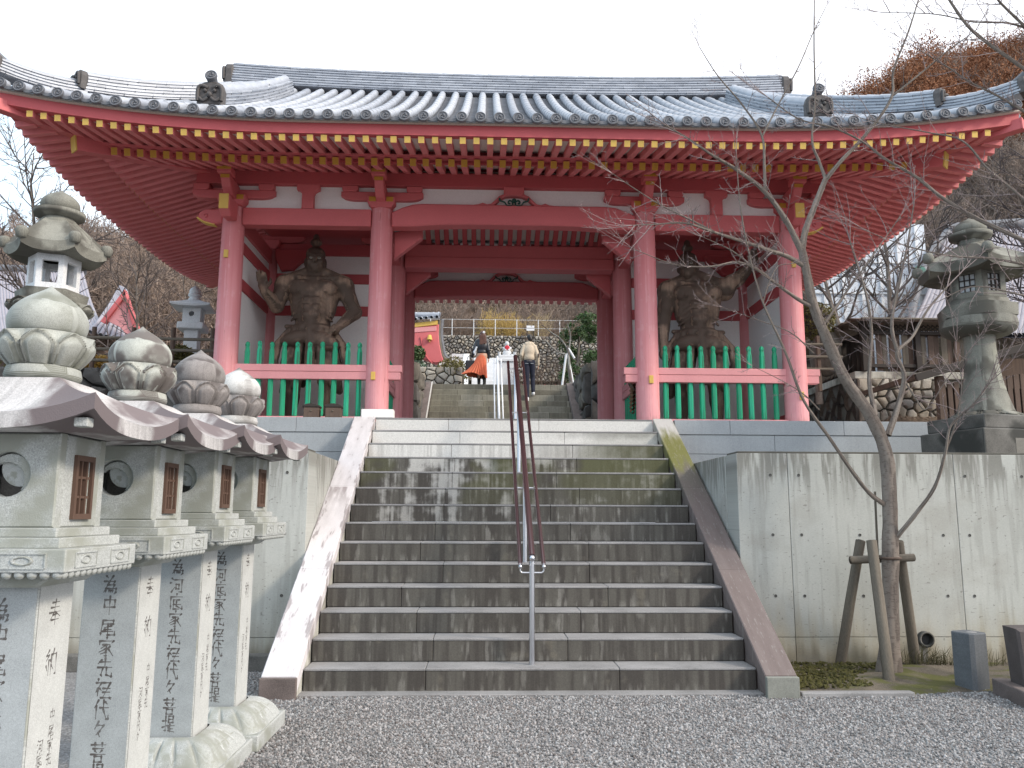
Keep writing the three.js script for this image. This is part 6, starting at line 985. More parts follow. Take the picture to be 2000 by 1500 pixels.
{ // support frame of the cherry tree: three peeled poles and a cross bar, with a thin bamboo cane
  const s = thing('tree_support', 'three leaning grey wooden poles with a cross bar bracing the cherry trunk', 'tree support', [3.4, 0, -0.6]), sub = (v) => v.clone().sub(s.position);
  for (const [a, b, r] of [[at(1639, 1300, -1.2), at(1681, 1056, -0.85), 0.047], [at(1739, 1338, -0.28), at(1702, 1056, -0.55), 0.047], [at(1790, 1302, -1.15), at(1755, 1058, -0.80), 0.047]]) part(s, 'pole', new Tubes().add([sub(a).add(V(0, -0.05, 0)), sub(a).lerp(sub(b), 0.5), sub(b), sub(b).add(V(0, 0.003, 0))], [r * 1.06, r, r * 0.95, 0.002], 12, 0.5).geo(), M.woodGrey);
  const c0 = at(1661, 1094, -0.76), c1 = at(1785, 1089, -0.76); part(s, 'cross_bar', new Tubes().add([sub(c0).add(V(-0.002, 0, 0)), sub(c0), sub(c1), sub(c1).add(V(0.002, 0, 0))], [0.003, 0.037, 0.036, 0.003], 12, 0.5).geo(), M.woodGrey);
  part(s, 'rope_tie', new THREE.TorusGeometry(0.085, 0.013, 6, 18).rotateX(Math.PI / 2).translate(0, 0, 0).translate(...sub(at(1739, 1090, -0.66)).toArray()), M.wood);
  const b = thing('bamboo_cane', 'thin upright bamboo cane beside the cherry trunk', 'cane', [3.13, 0, -0.74]); part(b, 'cane', new Tubes().add([at(1728, 1300, -0.74), at(1716, 1120, -0.74), at(1709, 960, -0.74)].map((v) => v.sub(b.position)), () => 0.011, 8).geo(), M.woodGrey);
}
// grown trees for the middle distance and the woods
function grownTree(seed, h, r, o = {}) {
  const rnd = rng(seed), trunk = new Tubes(), tw = new Tubes(), P = [V(0, -0.3, 0)], d = V((rnd() - 0.5) * 0.2, 1, (rnd() - 0.5) * 0.2).normalize(), q = V(0, 0, 0), n = 7;
  for (let k = 0; k <= n; k++) { P.push(q.clone()); d.x += (rnd() - 0.5) * 0.25; d.z += (rnd() - 0.5) * 0.25; d.y += 0.05; d.normalize(); q.addScaledVector(d, h * 0.8 / n); }
  trunk.add(P, (t) => r * (1 - 0.85 * t), o.sides ?? 6, 0.6);
  const kids = o.limbs ?? 12;
  for (let k = 0; k < kids; k++) { const t = 0.25 + 0.74 * (k + rnd() * 0.8) / kids, f = t * n + 1, i = Math.min(n, Math.floor(f)), b = P[i].clone().lerp(P[Math.min(i + 1, n + 1)], f - i), a = k * 2.4 + rnd(); whip(tw, b, V(Math.cos(a), 0.55 + 0.5 * rnd(), Math.sin(a)), h * (0.5 - 0.28 * t) * (0.8 + 0.4 * rnd()), r * 0.45 * (1.1 - t * 0.7), rnd, { depth: o.depth ?? 2, kids: o.kids ?? 7, wob: 0.4, up: 0.07, rmin: o.rmin ?? 0.006, n: 4 }); }
  return { trunk: trunk.geo(), twigs: tw.geo() };
}
function standTree(label, x, z, h, r, seed, m, o, name = 'bare_tree') { const g = grownTree(seed, h, r, o), t = thing(name, label, 'tree', [x, ty(x, z) - 0.1, z]); part(t, 'trunk', g.trunk, M.bark); part(t, 'twigs', g.twigs, m || M.twig).userData.kind = 'stuff'; return t; }
const TWH = [std({ color: lin(0.145, 0.108, 0.092), roughness: 1 }), std({ color: lin(0.105, 0.085, 0.078), roughness: 1 }), std({ color: lin(0.205, 0.15, 0.115), roughness: 1 }), std({ color: lin(0.26, 0.115, 0.06), roughness: 1 }), std({ color: lin(0.065, 0.06, 0.05), roughness: 1 })];
{ // woods on the hill: one mass
  const rnd = rng(303), geos = [0, 1, 2].map((k) => { const g = grownTree(900 + k, 6.5, 0.11, { limbs: 15, depth: 2, kids: 8, rmin: 0.016, sides: 5 }); return join([g.trunk, g.twigs]); });
  const leafy = [0, 1].map((k) => { const q = rng(950 + k), pos = []; for (let i = 0; i < 2200; i++) { const a = q() * 6.283, u = q() * 2 - 1, R = Math.cbrt(q()) * (0.8 + 0.35 * Math.sin(a * 3 + k)), s = Math.sqrt(1 - u * u), c = V(Math.cos(a) * s * R * 2.2, 3.6 + u * R * 2.4, Math.sin(a) * s * R * 2.2), x = V(q() - 0.5, q() - 0.5, q() - 0.5).normalize(), y = V(q() - 0.5, q() - 0.5, q() - 0.5).cross(x).normalize(), w = 0.06 + 0.07 * q(); const A = c.clone().addScaledVector(x, w), B2 = c.clone().addScaledVector(y, w * 0.8), C = c.clone().addScaledVector(x, -w); pos.push(...A.toArray(), ...B2.toArray(), ...C.toArray()); } const g = new THREE.BufferGeometry(); g.setAttribute('position', new THREE.Float32BufferAttribute(pos, 3)); g.computeVertexNormals(); return prep(g); });
  const sets = [[], [], [], [], []];
  for (let k = 0; k < 2300; k++) {
    const az = (-40 + 84 * rnd()) * Math.PI / 180, r = 34 + 46 * Math.pow(rnd(), 0.8), x = -0.4 + Math.sin(az) * r, z = 6.95 - Math.cos(az) * r, y = ty(x, z), d = az * 180 / Math.PI;
    if (Math.abs(x) < 9 && z > -31) continue;
    const s = (0.55 + 0.5 * rnd()) * (d > -9 && d < 10 ? 0.8 : 1), right = d > 20 && r > 50;
    const m = new THREE.Matrix4().makeRotationY(rnd() * 6.28).scale(V(s, s * (0.8 + 0.4 * rnd()), s)).setPosition(x, y, z);
    if (right && rnd() < 0.9) sets[3 + (rnd() < 0.5 ? 0 : 1)].push([m, rnd()]); else sets[Math.floor(rnd() * 3)].push([m, rnd()]);
  }
  sets.forEach((st, i) => {
    const im = new THREE.InstancedMesh(i < 3 ? geos[i] : leafy[i - 3], std({ color: 0xffffff, roughness: 1 }), st.length), c = new THREE.Color();
    st.forEach(([m, q], k) => { im.setMatrixAt(k, m); im.setColorAt(k, i < 3 ? c.setRGB(0.19 + 0.13 * q, 0.15 + 0.095 * q, 0.128 + 0.07 * q) : c.setRGB(0.20 + 0.14 * q, 0.088 + 0.06 * q, 0.045 + 0.025 * q)); });
    im.name = i < 3 ? numbered('bare_woods') : numbered('autumn_woods'); im.userData = { kind: 'stuff', label: i < 3 ? 'grey brown leafless woods covering the hillside' : 'rust brown autumn woods on the hill at top right', category: 'woods' }; im.castShadow = im.receiveShadow = true; scene.add(im);
  });
}
// single trees that can be told apart
standTree('slender bare tree at the far left behind the old mossy lantern against the sky', -8.75, -8.6, 5.6, 0.06, 411, TWH[1], { limbs: 16, depth: 2, kids: 9, rmin: 0.004 });
standTree('bare tree with spreading twigs between the tiled hall roof and the left eave', -9.2, -14.0, 5.5, 0.07, 412, TWH[1], { limbs: 14, depth: 2, kids: 9, rmin: 0.006 });
standTree('bare tree with fine brown twigs on the slope left of the small pale lantern', -7.6, -13.5, 5.2, 0.06, 413, TWH[0], { limbs: 14, depth: 2, kids: 9, rmin: 0.006 });
standTree('bare tree standing before the white wall right of the gate', 8.6, -12.5, 6.2, 0.11, 414, TWH[1], { limbs: 15, depth: 2, kids: 9, rmin: 0.006 });
standTree('dark twiggy bare tree rising above the grey hall roof at the far right', 13.8, -12.5, 7.6, 0.10, 415, M.twigDark, { limbs: 18, depth: 2, kids: 10, rmin: 0.007 });
standTree('bare tree just right of the right eave in front of the dark wooded slope', 11.2, -15.5, 9.0, 0.10, 416, TWH[1], { limbs: 18, depth: 2, kids: 10, rmin: 0.007 });
// ---------------------------------------------------------------- leafy plants
function leafCloud(n, fn, w, seed, clump = 0) { const q = rng(seed), pos = []; for (let i = 0; i < n; i++) { const c = fn(q), x = V(q() - 0.5, (q() - 0.5) * 0.7, q() - 0.5).normalize(), y = V(q() - 0.5, q() - 0.5, q() - 0.5).cross(x).normalize(), s = w * (0.6 + 0.8 * q()), A = c.clone().addScaledVector(x, s), B2 = c.clone().addScaledVector(y, s * 0.42), C = c.clone().addScaledVector(x, -s), D = c.clone().addScaledVector(y, -s * 0.42); pos.push(...A.toArray(), ...B2.toArray(), ...C.toArray(), ...A.toArray(), ...C.toArray(), ...D.toArray()); } const g = new THREE.BufferGeometry(); g.setAttribute('position', new THREE.Float32BufferAttribute(pos, 3)); g.computeVertexNormals(); return prep(g); }
const leafM = (r, g, b) => new THREE.MeshPhysicalMaterial({ color: lin(r, g, b), roughness: 0.75, transmission: 0.25, thickness: 0, side: THREE.DoubleSide });
M.leaf = leafM(0.06, 0.115, 0.03); M.leafOld = leafM(0.15, 0.13, 0.03); M.leafGold = leafM(0.52, 0.38, 0.12); M.leafBlue = leafM(0.13, 0.19, 0.13);
function clumps(n, R, h, q) { return Array.from({ length: n }, () => { const a = q() * 6.283, u = q(); return V(Math.cos(a) * R * Math.sqrt(u), h * q(), Math.sin(a) * R * Math.sqrt(u)); }); }
{ // evergreen tree right of the far stairs, in the gate opening
  const b = at(1128, 752, -18.5), o = thing('evergreen_tree', 'leafy green evergreen tree at the right side of the gate opening', 'tree', [b.x, 4.98, -18.5]), q = rng(700), top = at(1140, 622, -18.5).y - 4.98, cl = clumps(26, 0.62, top * 0.86, q).map((c) => c.add(V(0.12, 0.35, 0)));
  part(o, 'trunk', new Tubes().add([V(-0.05, 0, 0), V(0, 0.9, 0), V(0.05, 1.7, 0), V(0.1, 2.4, 0)], [0.06, 0.05, 0.035, 0.01], 8).geo(), M.bark);
  part(o, 'crown', leafCloud(3800, (r) => { const c = cl[Math.floor(r() * cl.length)]; return V(c.x + (r() + r() - 1) * 0.26, c.y + (r() + r() - 1) * 0.2, c.z + (r() + r() - 1) * 0.26); }, 0.062, 701), M.leaf);
}
{ // small bare tree with white painted props
  const o = thing('bare_tree', 'small pale bare tree with a crooked limb and white props in the gate opening', 'tree', [at(1112, 752, -17.2).x, 4.98, -17.2]), P = (x, y) => at(x, y, -17.2).sub(o.position), tw = new Tubes(), q = rng(720);
  part(o, 'trunk', new Tubes().add([P(1116, 752), P(1112, 720), P(1110, 690), P(1108, 675)], [0.06, 0.05, 0.045, 0.04], 8, 0.6).geo(), M.graniteFinial);
  for (const L of [[[1108, 692], [1090, 688], [1072, 672], [1066, 666], [1040, 665]], [[1108, 680], [1095, 662], [1075, 648], [1058, 634]], [[1112, 680], [1114, 655], [1108, 630]]]) { const C = spline(L.map(([x, y]) => P(x, y)), 14); part(o, 'limb', new Tubes().add(C, (t) => 0.032 * (1 - 0.7 * t), 6).geo(), M.graniteFinial); for (let k = 0; k < 12; k++) whip(tw, C[3 + Math.floor(q() * 11)], V((q() - 0.6), q() * 0.9, (q() - 0.5) * 0.5), 0.5 * (0.4 + q()), 0.006, q, { depth: 2, kids: 5, wob: 0.4, up: 0.04, rmin: 0.003, n: 4 }); }
  part(o, 'twigs', tw.geo(), TWH[2]).userData.kind = 'stuff';
  for (const [a, b2] of [[[1098, 752], [1106, 692]], [[1120, 752], [1108, 690]], [[1122, 700], [1110, 680]]]) part(o, 'prop', new Tubes().add([P(...a), P(...b2)], () => 0.035, 8).geo(), M.white);
}
{ // leafless shrubs behind the visitor in the beige sweater
  const o = thing('bare_shrub', 'thicket of pale bare stems in front of the rubble wall right of the climbing visitor', 'shrub', [at(1068, 745, -19).x, 4.98, -19]), tw = new Tubes(), q = rng(730);
  for (let k = 0; k < 42; k++) whip(tw, V((q() - 0.5) * 1.5, 0, (q() - 0.5) * 0.6), V((q() - 0.5) * 0.6, 1, (q() - 0.5) * 0.3), 1.0 + 0.8 * q(), 0.012, q, { depth: 2, kids: 5, wob: 0.25, up: 0.05, rmin: 0.004, n: 5 }); part(o, 'stems', tw.geo(), TWH[2]);
}
// ---------------------------------------------------------------- rubble wall, railing and shrubs in the gate opening
{
  const a = at(838, 655, -30), b = at(1180, 655, -30), y1 = a.y, y0 = at(1000, 745, -30).y, o = thing('rubble_wall', 'rough rubble stone retaining wall across the slope seen through the gate', 'wall', [(a.x + b.x) / 2, y0, -30]), w = b.x - a.x + 3, h = y1 - y0, r = rng(740);
  const st = cells(w, h, 58, 17, 741, 0.03, 0.98).map((c) => stoneGeo(c, 0.10 + 0.08 * r(), r).translate(-w / 2, 0, 0)); const sets = [[], [], [], []]; st.forEach((g) => sets[Math.floor(Math.pow(r(), 0.8) * 4)].push(g)); sets.forEach((s, i) => { part(o, 'stones', join(s), [M.cutStone[0], M.cutStone[1], M.cutStone[2], M.cutStone[3]][i]).userData.kind = 'stuff'; });
  part(o, 'backing', B(w, h, 1.2, 0, h / 2, -0.65), M.mortar);
  struct('upper_bank', B(w + 8, 0.3, 8, o.position.x, y1 - 0.16, -34.6), M.hill, 'earth bank on top of the rubble wall');
  const f = thing('railing', 'thin pale railing on top of the rubble wall', 'railing', [o.position.x, y1, -30.2]); for (let k = -4; k <= 4; k++) part(f, 'post', CY(0.02, 0.02, 0.85, 8, k * 1.0, 0.42, 0), M.graniteWhite); for (const y of [0.42, 0.82]) part(f, 'rail', CY(0.009, 0.009, 8.4, 6).rotateZ(Math.PI / 2).translate(0, y, 0), M.graniteWhite);
  const gx = [958, 998, 1050, 900]; gx.forEach((px, i) => { const c = at(px, 650, -31.2), g = thing('golden_shrub', ['golden yellow shrub left of centre above the rubble wall', 'golden yellow shrub right of centre above the rubble wall', 'dull straw coloured shrub above the wall over the climbing visitor', 'pinkish brown bare shrub above the wall left of the golden shrubs'][i], 'shrub', [c.x, y1 - 0.05, -31.2]), tw = new Tubes(), q = rng(750 + i); for (let k = 0; k < 60; k++) whip(tw, V((q() - 0.5) * 0.5, 0, (q() - 0.5) * 0.4), V((q() - 0.5) * 1.3, 1, (q() - 0.5) * 0.8), 0.8 + 0.7 * q(), 0.012, q, { depth: 1, kids: 6, wob: 0.3, up: 0.08, rmin: 0.007, n: 4 }); part(g, 'stems', tw.geo(), i < 2 ? std({ color: lin(0.52, 0.37, 0.13), roughness: 1 }) : i === 2 ? std({ color: lin(0.42, 0.33, 0.20), roughness: 1 }) : TWH[2]); if (i < 2) part(g, 'leaves', leafCloud(700, (r2) => { const an = r2() * 6.283, R = Math.sqrt(r2()) * 0.75; return V(Math.cos(an) * R, 0.35 + r2() * 0.95 * (1 - R * 0.5), Math.sin(an) * R * 0.6); }, 0.04, 760 + i), M.leafGold); });
}
{ // white stone steps with a small statue on a pedestal beyond the visitors
  const z = -23.6, xl = at(902, 752, -22).x, xr = at(1010, 752, -22).x, xc = (xl + xr) / 2, w = xr - xl, o = thing('white_steps', 'flight of bright white stone steps beyond the visitors', 'steps', [xc, 4.98, -20.4]), wm = M.graniteWhite;
  for (let k = 0; k < 12; k++) part(o, 'step', RB(w - 0.5, 0.19, 0.5, 0.1, 0.19 * k + 0.095, -0.28 * k - 0.25, 0.01), wm); for (const s of [-1, 1]) part(o, 'side_slab', ext([[0.1, 0], [0.1, 0.25], [-3.2, 2.45], [-3.6, 2.45], [-3.6, 0]].map(([a, b]) => [-a, b]), 0.22, 0.01).rotateY(Math.PI / 2).translate(s * (w / 2 - 0.11), 0, 0), wm);
  const p = thing('white_pedestal', 'pale stone pedestal with a small white statue wearing a red bib', 'pedestal', [at(990, 735, -20.2).x, 4.98, -20.2]), P = (y) => at(990, y, -20.2).y - 4.98;
  part(p, 'pedestal', join([RB(0.62, P(708), 0.5, 0, P(708) / 2, 0, 0.02), RB(0.72, 0.1, 0.6, 0, P(706), 0, 0.02), RB(0.56, 0.16, 0.46, 0, P(700), 0, 0.03)]), wm);
  for (const s of [-1, 1]) part(p, 'flower_vase', latheG([[0.03, 0], [0.06, 0.06], [0.05, 0.16], [0.07, 0.2]], 10).translate(s * 0.26, P(700), 0.1), wm);
  const yy = P(698); part(p, 'statue', figure([ell([0, yy + 0.12, 0], [0.15, 0.16, 0.12], 0.03), ell([0, yy + 0.30, 0], [0.11, 0.12, 0.09], 0.03), ell([0, yy + 0.46, 0.01], [0.075, 0.09, 0.08], 0.01), cap_([-0.12, yy + 0.32, 0], [-0.05, yy + 0.24, 0.1], 0.04, 0.03, 0.02), cap_([0.12, yy + 0.32, 0], [0.05, yy + 0.24, 0.1], 0.04, 0.03, 0.02)], [-0.25, yy - 0.1, -0.2], [0.25, yy + 0.6, 0.2], 0.014), wm);
  part(p, 'bib', new THREE.SphereGeometry(0.09, 10, 8).scale(1, 1, 0.4).translate(0, yy + 0.31, 0.085), std({ color: lin(0.55, 0.03, 0.05), roughness: 0.8 }));
  const sg = (label, px, py, w2, h2, zz) => { const c = at(px, py, zz), b = thing('notice_board', label, 'notice board', [c.x, c.y - 0.9, zz]); part(b, 'board', RB(w2, h2, 0.03, 0, 0.9, 0, 0.005), M.white); for (const s of [-1, 1]) part(b, 'post', CY(0.02, 0.02, 1.6, 6, s * w2 * 0.4, 0.3, -0.03), M.woodDark); part(b, 'crossbar', B(w2, 0.015, 0.01, 0, 0.9, 0.02), M.woodGrey); };
  sg('plain white notice board left of the visitor in the orange skirt', 893, 699, 0.36, 0.26, -19); sg('tiny white notice plate hung on the slope above the climbing visitor', 1036, 641, 0.36, 0.24, -29.6);
  const rf = thing('red_fence', 'low bright red fence behind the bare stems right of the climbing visitor', 'fence', [at(1085, 745, -20).x, 4.98, -20.0]); for (const y of [0.25, 0.5]) part(rf, 'rail', RB(2.2, 0.04, 0.04, 0, y + 0.12, 0, 0.005), std({ color: lin(0.6, 0.03, 0.04), roughness: 0.6 })); for (let k = -3; k <= 3; k++) part(rf, 'post', RB(0.05, 0.72, 0.05, k * 0.36, 0.36, 0, 0.005), std({ color: lin(0.55, 0.04, 0.045), roughness: 0.6 }));
}
{ // red hall at the left of the opening: curved wall end, tile edge sweeping down, little bell
  const z = -18, o = thing('red_hall', 'vermilion hall with a sweeping tiled gable edge, left in the gate opening', 'building', [at(840, 740, z).x, 4.9, z]), P = (x, y, dz = 0) => { const v = at(x, y, z + dz).sub(o.position); return [v.x, v.y]; };
  const red = M.red, curve = [[858, 636], [857, 655], [859, 675], [863, 695], [868, 709]];
  part(o, 'wall', ext([P(700, 645), ...curve.map(([x, y]) => P(x, y)), P(850, 711), P(835, 705), P(815, 697), P(700, 690)], 0.35, 0.02), red);
  part(o, 'panel_edge', new Tubes().add(spline([[822, 661], [826, 680], [834, 700], [845, 712]].map(([x, y]) => V(...P(x, y), 0.19)), 10), () => 0.022, 6).geo(), M.redDeep);
  part(o, 'white_band', ext([P(700, 648), P(853, 640), P(853, 649), P(700, 660)], 0.39, 0.01), M.rail); part(o, 'gilt_board', ext([P(700, 645), P(855, 629), P(855, 637), P(700, 655)], 0.42, 0.01), M.yellow);
  part(o, 'barge_board', new Tubes().add(spline([[858, 626], [856, 650], [859, 675], [864, 697], [872, 705]].map(([x, y]) => V(...P(x, y), 0.05)), 18), () => 0.075, 8).geo(), M.woodGrey); part(o, 'edge_tiles', new Tubes().add(spline([[863, 624], [861, 650], [864, 675], [869, 695], [878, 704]].map(([x, y]) => V(...P(x, y), 0.0)), 18), (t) => 0.07 + 0.012 * Math.sin(t * 60), 8).geo(), M.tileDark);
  part(o, 'tip_cap', ext([P(857, 712), P(868, 705), P(868, 711), P(857, 716)], 0.3, 0.01), M.plaster);
  const rt = new Tubes(); for (let k = 0; k < 16; k++) { const px = 700 + k * 10.3, a = V(...P(px, 640 - k * 1.1), 0.35), b = V(...P(px - 4, 590 - k * 0.4), -1.8); rt.add([a, a.clone().lerp(b, 0.5).add(V(0, -0.06, 0)), b], () => 0.045, 7); } part(o, 'roof_tiles', rt.geo(), M.tiles[1]);
  { const A = P(690, 640), C = P(860, 625), D = P(856, 583), E2 = P(690, 588); const g = new THREE.BufferGeometry(); g.setAttribute('position', new THREE.Float32BufferAttribute([...A, 0.3, ...C, 0.3, ...D, -1.8, ...A, 0.3, ...D, -1.8, ...E2, -1.8], 3)); g.computeVertexNormals(); part(o, 'roof', buv(g), M.tileDark); }
  part(o, 'ridge', new Tubes().add([V(...P(700, 606), -0.5), V(...P(858, 612), -0.3)], () => 0.1, 8).geo(), M.tiles[0]);
  const bell = thing('hanging_bell', 'small golden bell hanging on the red hall wall', 'bell', [at(839, 660, -17.75).x, at(839, 660, -17.75).y, -17.75]); part(bell, 'bell', latheG([[0.0, 0.1], [0.05, 0.09], [0.07, 0.0], [0.09, -0.06]], 14), M.yellow); part(bell, 'clapper', latheG([[0, -0.06], [0.035, -0.1], [0, -0.14]], 10), M.yellow);
  const b2 = thing('hanging_bell', 'small golden bell hanging under the pale tip of the red hall roof', 'bell', [at(859, 722, -17.75).x, at(859, 722, -17.75).y, -17.75]); part(b2, 'bell', latheG([[0.0, 0.1], [0.035, 0.09], [0.045, -0.04], [0.055, -0.05]], 14), M.yellow); part(b2, 'clapper', latheG([[0, -0.05], [0.03, -0.08], [0, -0.12]], 10), M.yellow);
  for (const [px, py, R, lab, m] of [[812, 722, 0.36, 'grey green bush at the left edge of the gate opening', M.leafBlue], [812, 690, 0.30, 'green pine sprig bush before the red hall', M.leaf], [885, 725, 0.55, 'dull olive shrub below the white notice board', M.leafOld]]) { const c = at(px, py, -17), s = thing('shrub', lab, 'shrub', [c.x, c.y - R, -17]); part(s, 'leaves', leafCloud(900, (r) => { const a = r() * 6.28, u = r() * 2 - 1, k = Math.cbrt(r()) * R, q = Math.sqrt(1 - u * u); return V(Math.cos(a) * q * k, R + u * k * 0.8, Math.sin(a) * q * k); }, 0.05, 770 + px), m); part(s, 'stem', CY(0.02, 0.03, R * 1.2, 6, 0, R * 0.5, 0), M.bark); }
  const lw = thing('rock_wall', 'low mortared stone wall under the red hall, left of the far stairs', 'wall', [at(845, 750, -16.6).x, 4.4, -16.6]), r = rng(780); cells(1.7, 1.25, 9, 6, 781, 0.02, 0.95).forEach((c) => part(lw, 'stone', stoneGeo(c, 0.08, r).translate(-0.85, 0, 0), M.cutStone[Math.floor(r() * 4)])); part(lw, 'backing', B(1.8, 1.2, 0.4, 0, 0.6, -0.24), M.mortar);
}
// ---------------------------------------------------------------- right background
function tiledSlope(o, A, Bp, C, D, n, r, m, name) { // eave A-B, ridge D-C; sagging rows of round tiles and a base sheet
  const t = [], rows = 10; const P = (u, v) => { const p = A.clone().lerp(Bp, u).lerp(D.clone().lerp(C, u), v); p.y -= 0.35 * Math.sin(Math.PI * v) * A.distanceTo(D) * 0.12; return p; };
  for (let k = 0; k <= n; k++) { const tb = new Tubes(); tb.add(Array.from({ length: rows + 1 }, (_, j) => P(k / n, j / rows)), (v) => r * (1 + 0.08 * Math.sin(v * 80)), 6); part(o, name, tb.geo(), m); }
  const pos = []; for (let j = 0; j < rows; j++) { const a = P(0, j / rows), b = P(1, j / rows), c = P(1, (j + 1) / rows), d = P(0, (j + 1) / rows); pos.push(...a.toArray(), ...b.toArray(), ...c.toArray(), ...a.toArray(), ...c.toArray(), ...d.toArray()); } const g = new THREE.BufferGeometry(); g.setAttribute('position', new THREE.Float32BufferAttribute(pos, 3)); g.computeVertexNormals(); part(o, 'roof_sheet', buv(g), M.tileDark);
}
M.lilac = mottled([0.30, 0.285, 0.32], { amp: 0.2, f: 5, tile: 1.5, rough: 0.6, s: 800, size: 256 });
{
  const z = -19, o = thing('white_building', 'pale bluish white building behind the wooden fence right of the gate', 'building', [at(1680, 650, z).x, 3.5, z]), xl = at(1590, 600, z).x - o.position.x, xr = at(1812, 600, z).x - o.position.x, yt = at(1700, 440, z).y - 3.5;
  part(o, 'wall', B(xr - xl, yt, 0.3, (xl + xr) / 2, yt / 2, 0), M.paleBlue); for (let k = 0; k < 6; k++) part(o, 'pilaster', RB(0.10, yt, 0.06, lerp(xl, xr, (k + 0.5) / 6), yt / 2, 0.17, 0.01), M.white); for (const q of [0.55, 0.68, 0.82]) part(o, 'ledge', RB(xr - xl, 0.05, 0.05, (xl + xr) / 2, yt * q, 0.19, 0.01), M.graniteWhite);
  const h = thing('temple_hall', 'grey lilac tiled hall roof behind the tall right lantern', 'building', [14.5, 3.5, -17]), L = (x, y, zz) => at(x, y, zz).sub(h.position);
  tiledSlope(h, L(1772, 655, -15), L(2080, 655, -15), L(2080, 440, -20), L(1852, 452, -20), 34, 0.085, M.lilac, 'roof_tile_row'); part(h, 'ridge', new Tubes().add([L(1846, 448, -20), L(2080, 432, -20)], () => 0.22, 8).geo(), M.tileDark);
  part(h, 'gable_edge', new Tubes().add(spline([L(1852, 452, -20), L(1815, 500, -18.6), L(1792, 560, -17.2), L(1770, 656, -15)], 14), () => 0.14, 8).geo(), M.tileDark); part(h, 'wall', B(9, 2.6, 3, 2.6, 1.3, -1.2), M.wood); const dk = L(1793, 533, -17.2); part(h, 'gable_crest', new THREE.CylinderGeometry(0.2, 0.2, 0.08, 16).rotateX(Math.PI / 2).translate(dk.x, dk.y, dk.z + 0.1), std({ color: lin(0.09, 0.22, 0.18), roughness: 0.7 }));
}
{ // roofed wooden fence on a masonry wall
  const z = -9, c = at(1688, 725, z), e = at(1905, 728, z), top = at(1690, 625, z).y, y0 = c.y, o = thing('wooden_fence', 'dark weathered wooden fence with a narrow roof right of the gate', 'fence', [c.x, y0, z]), W = e.x - c.x, H = top - y0;
  const n = 17; for (let k = 0; k < n; k++) part(o, 'board', RB(W / n * (k % 2 ? 0.72 : 0.92), H * 0.72, 0.025, W * (k + 0.5) / n, H * 0.37, k % 2 ? -0.04 : 0, 0.006), k % 3 ? M.wood : M.woodGrey);
  for (let k = 0; k < 22; k++) part(o, 'board', RB(0.13, H * 0.72, 0.025, 0, H * 0.37, -0.15 - k * 0.22, 0.006), M.woodDark);
  for (const x of [0, W * 0.48, W]) part(o, 'post', RB(0.11, H * 0.97, 0.11, x, H * 0.48, 0.05, 0.008), M.woodDark); for (const y of [0.10, 0.74]) { part(o, 'beam', RB(W, 0.07, 0.05, W / 2, H * y, 0.045, 0.008), M.woodDark); part(o, 'beam', RB(0.05, 0.07, 5, 0.04, H * y, -2.5, 0.008), M.woodDark); }
  const lt = []; for (let k = 0; k < 24; k++) for (const s of [-1, 1]) lt.push(B(0.02, 0.30, 0.012).rotateZ(s * 0.95).translate(W * (k + 0.5) / 24, H * 0.83, 0.02 * s)); part(o, 'lattice', join(lt), M.woodDark);
  part(o, 'roof_board', ext([[-0.42, -0.06], [0.0, 0.06], [0.42, -0.06], [0.42, -0.10], [0, 0.01], [-0.42, -0.10]], W + 0.5, 0.008).rotateY(Math.PI / 2).translate(W / 2, H * 0.98, 0), M.wood); part(o, 'roof_board', ext([[-0.42, -0.06], [0.0, 0.06], [0.42, -0.06], [0.42, -0.10], [0, 0.01], [-0.42, -0.10]], 5.4, 0.008).translate(0, H * 0.98 - 0.002, -2.6), M.wood); part(o, 'roof_edge', RB(W + 0.4, 0.035, 0.05, W / 2, H * 0.98 - 0.05, 0.44, 0.006), M.woodGrey);
  const b = at(1680, 830, z), m = thing('masonry_wall', 'mortared wall of pale irregular stones under the wooden fence', 'wall', [b.x, b.y - 0.3, z - 0.1]), h = y0 - m.position.y - 0.16, w = at(1850, 800, z).x - b.x, r = rng(790);
  cells(w, h, 9, 6, 791, 0.035).forEach((q) => part(m, 'stone', stoneGeo(q, 0.07, r).translate(0, 0, 0.12), M.cutStone[[0, 1, 3, 3, 0][Math.floor(r() * 5)]])); cells(3.5, h, 8, 5, 792, 0.03).forEach((q) => part(m, 'stone', stoneGeo(q, 0.10, r).translate(-3.5, 0, 0).rotateY(-Math.PI / 2).rotateY(Math.PI).translate(0, 0, 0).applyMatrix4(new THREE.Matrix4().makeTranslation(-0.02, 0, -3.4)), M.darkRock[Math.floor(r() * 3)]));
  part(m, 'core', B(w + 1, h, 3.4, (w + 1) / 2, h / 2, -1.62), M.mortar); part(m, 'coping', RB(w + 1.1, 0.15, 3.4, (w + 1) / 2, h + 0.08, -1.58, 0.015), M.cheekSide);
}
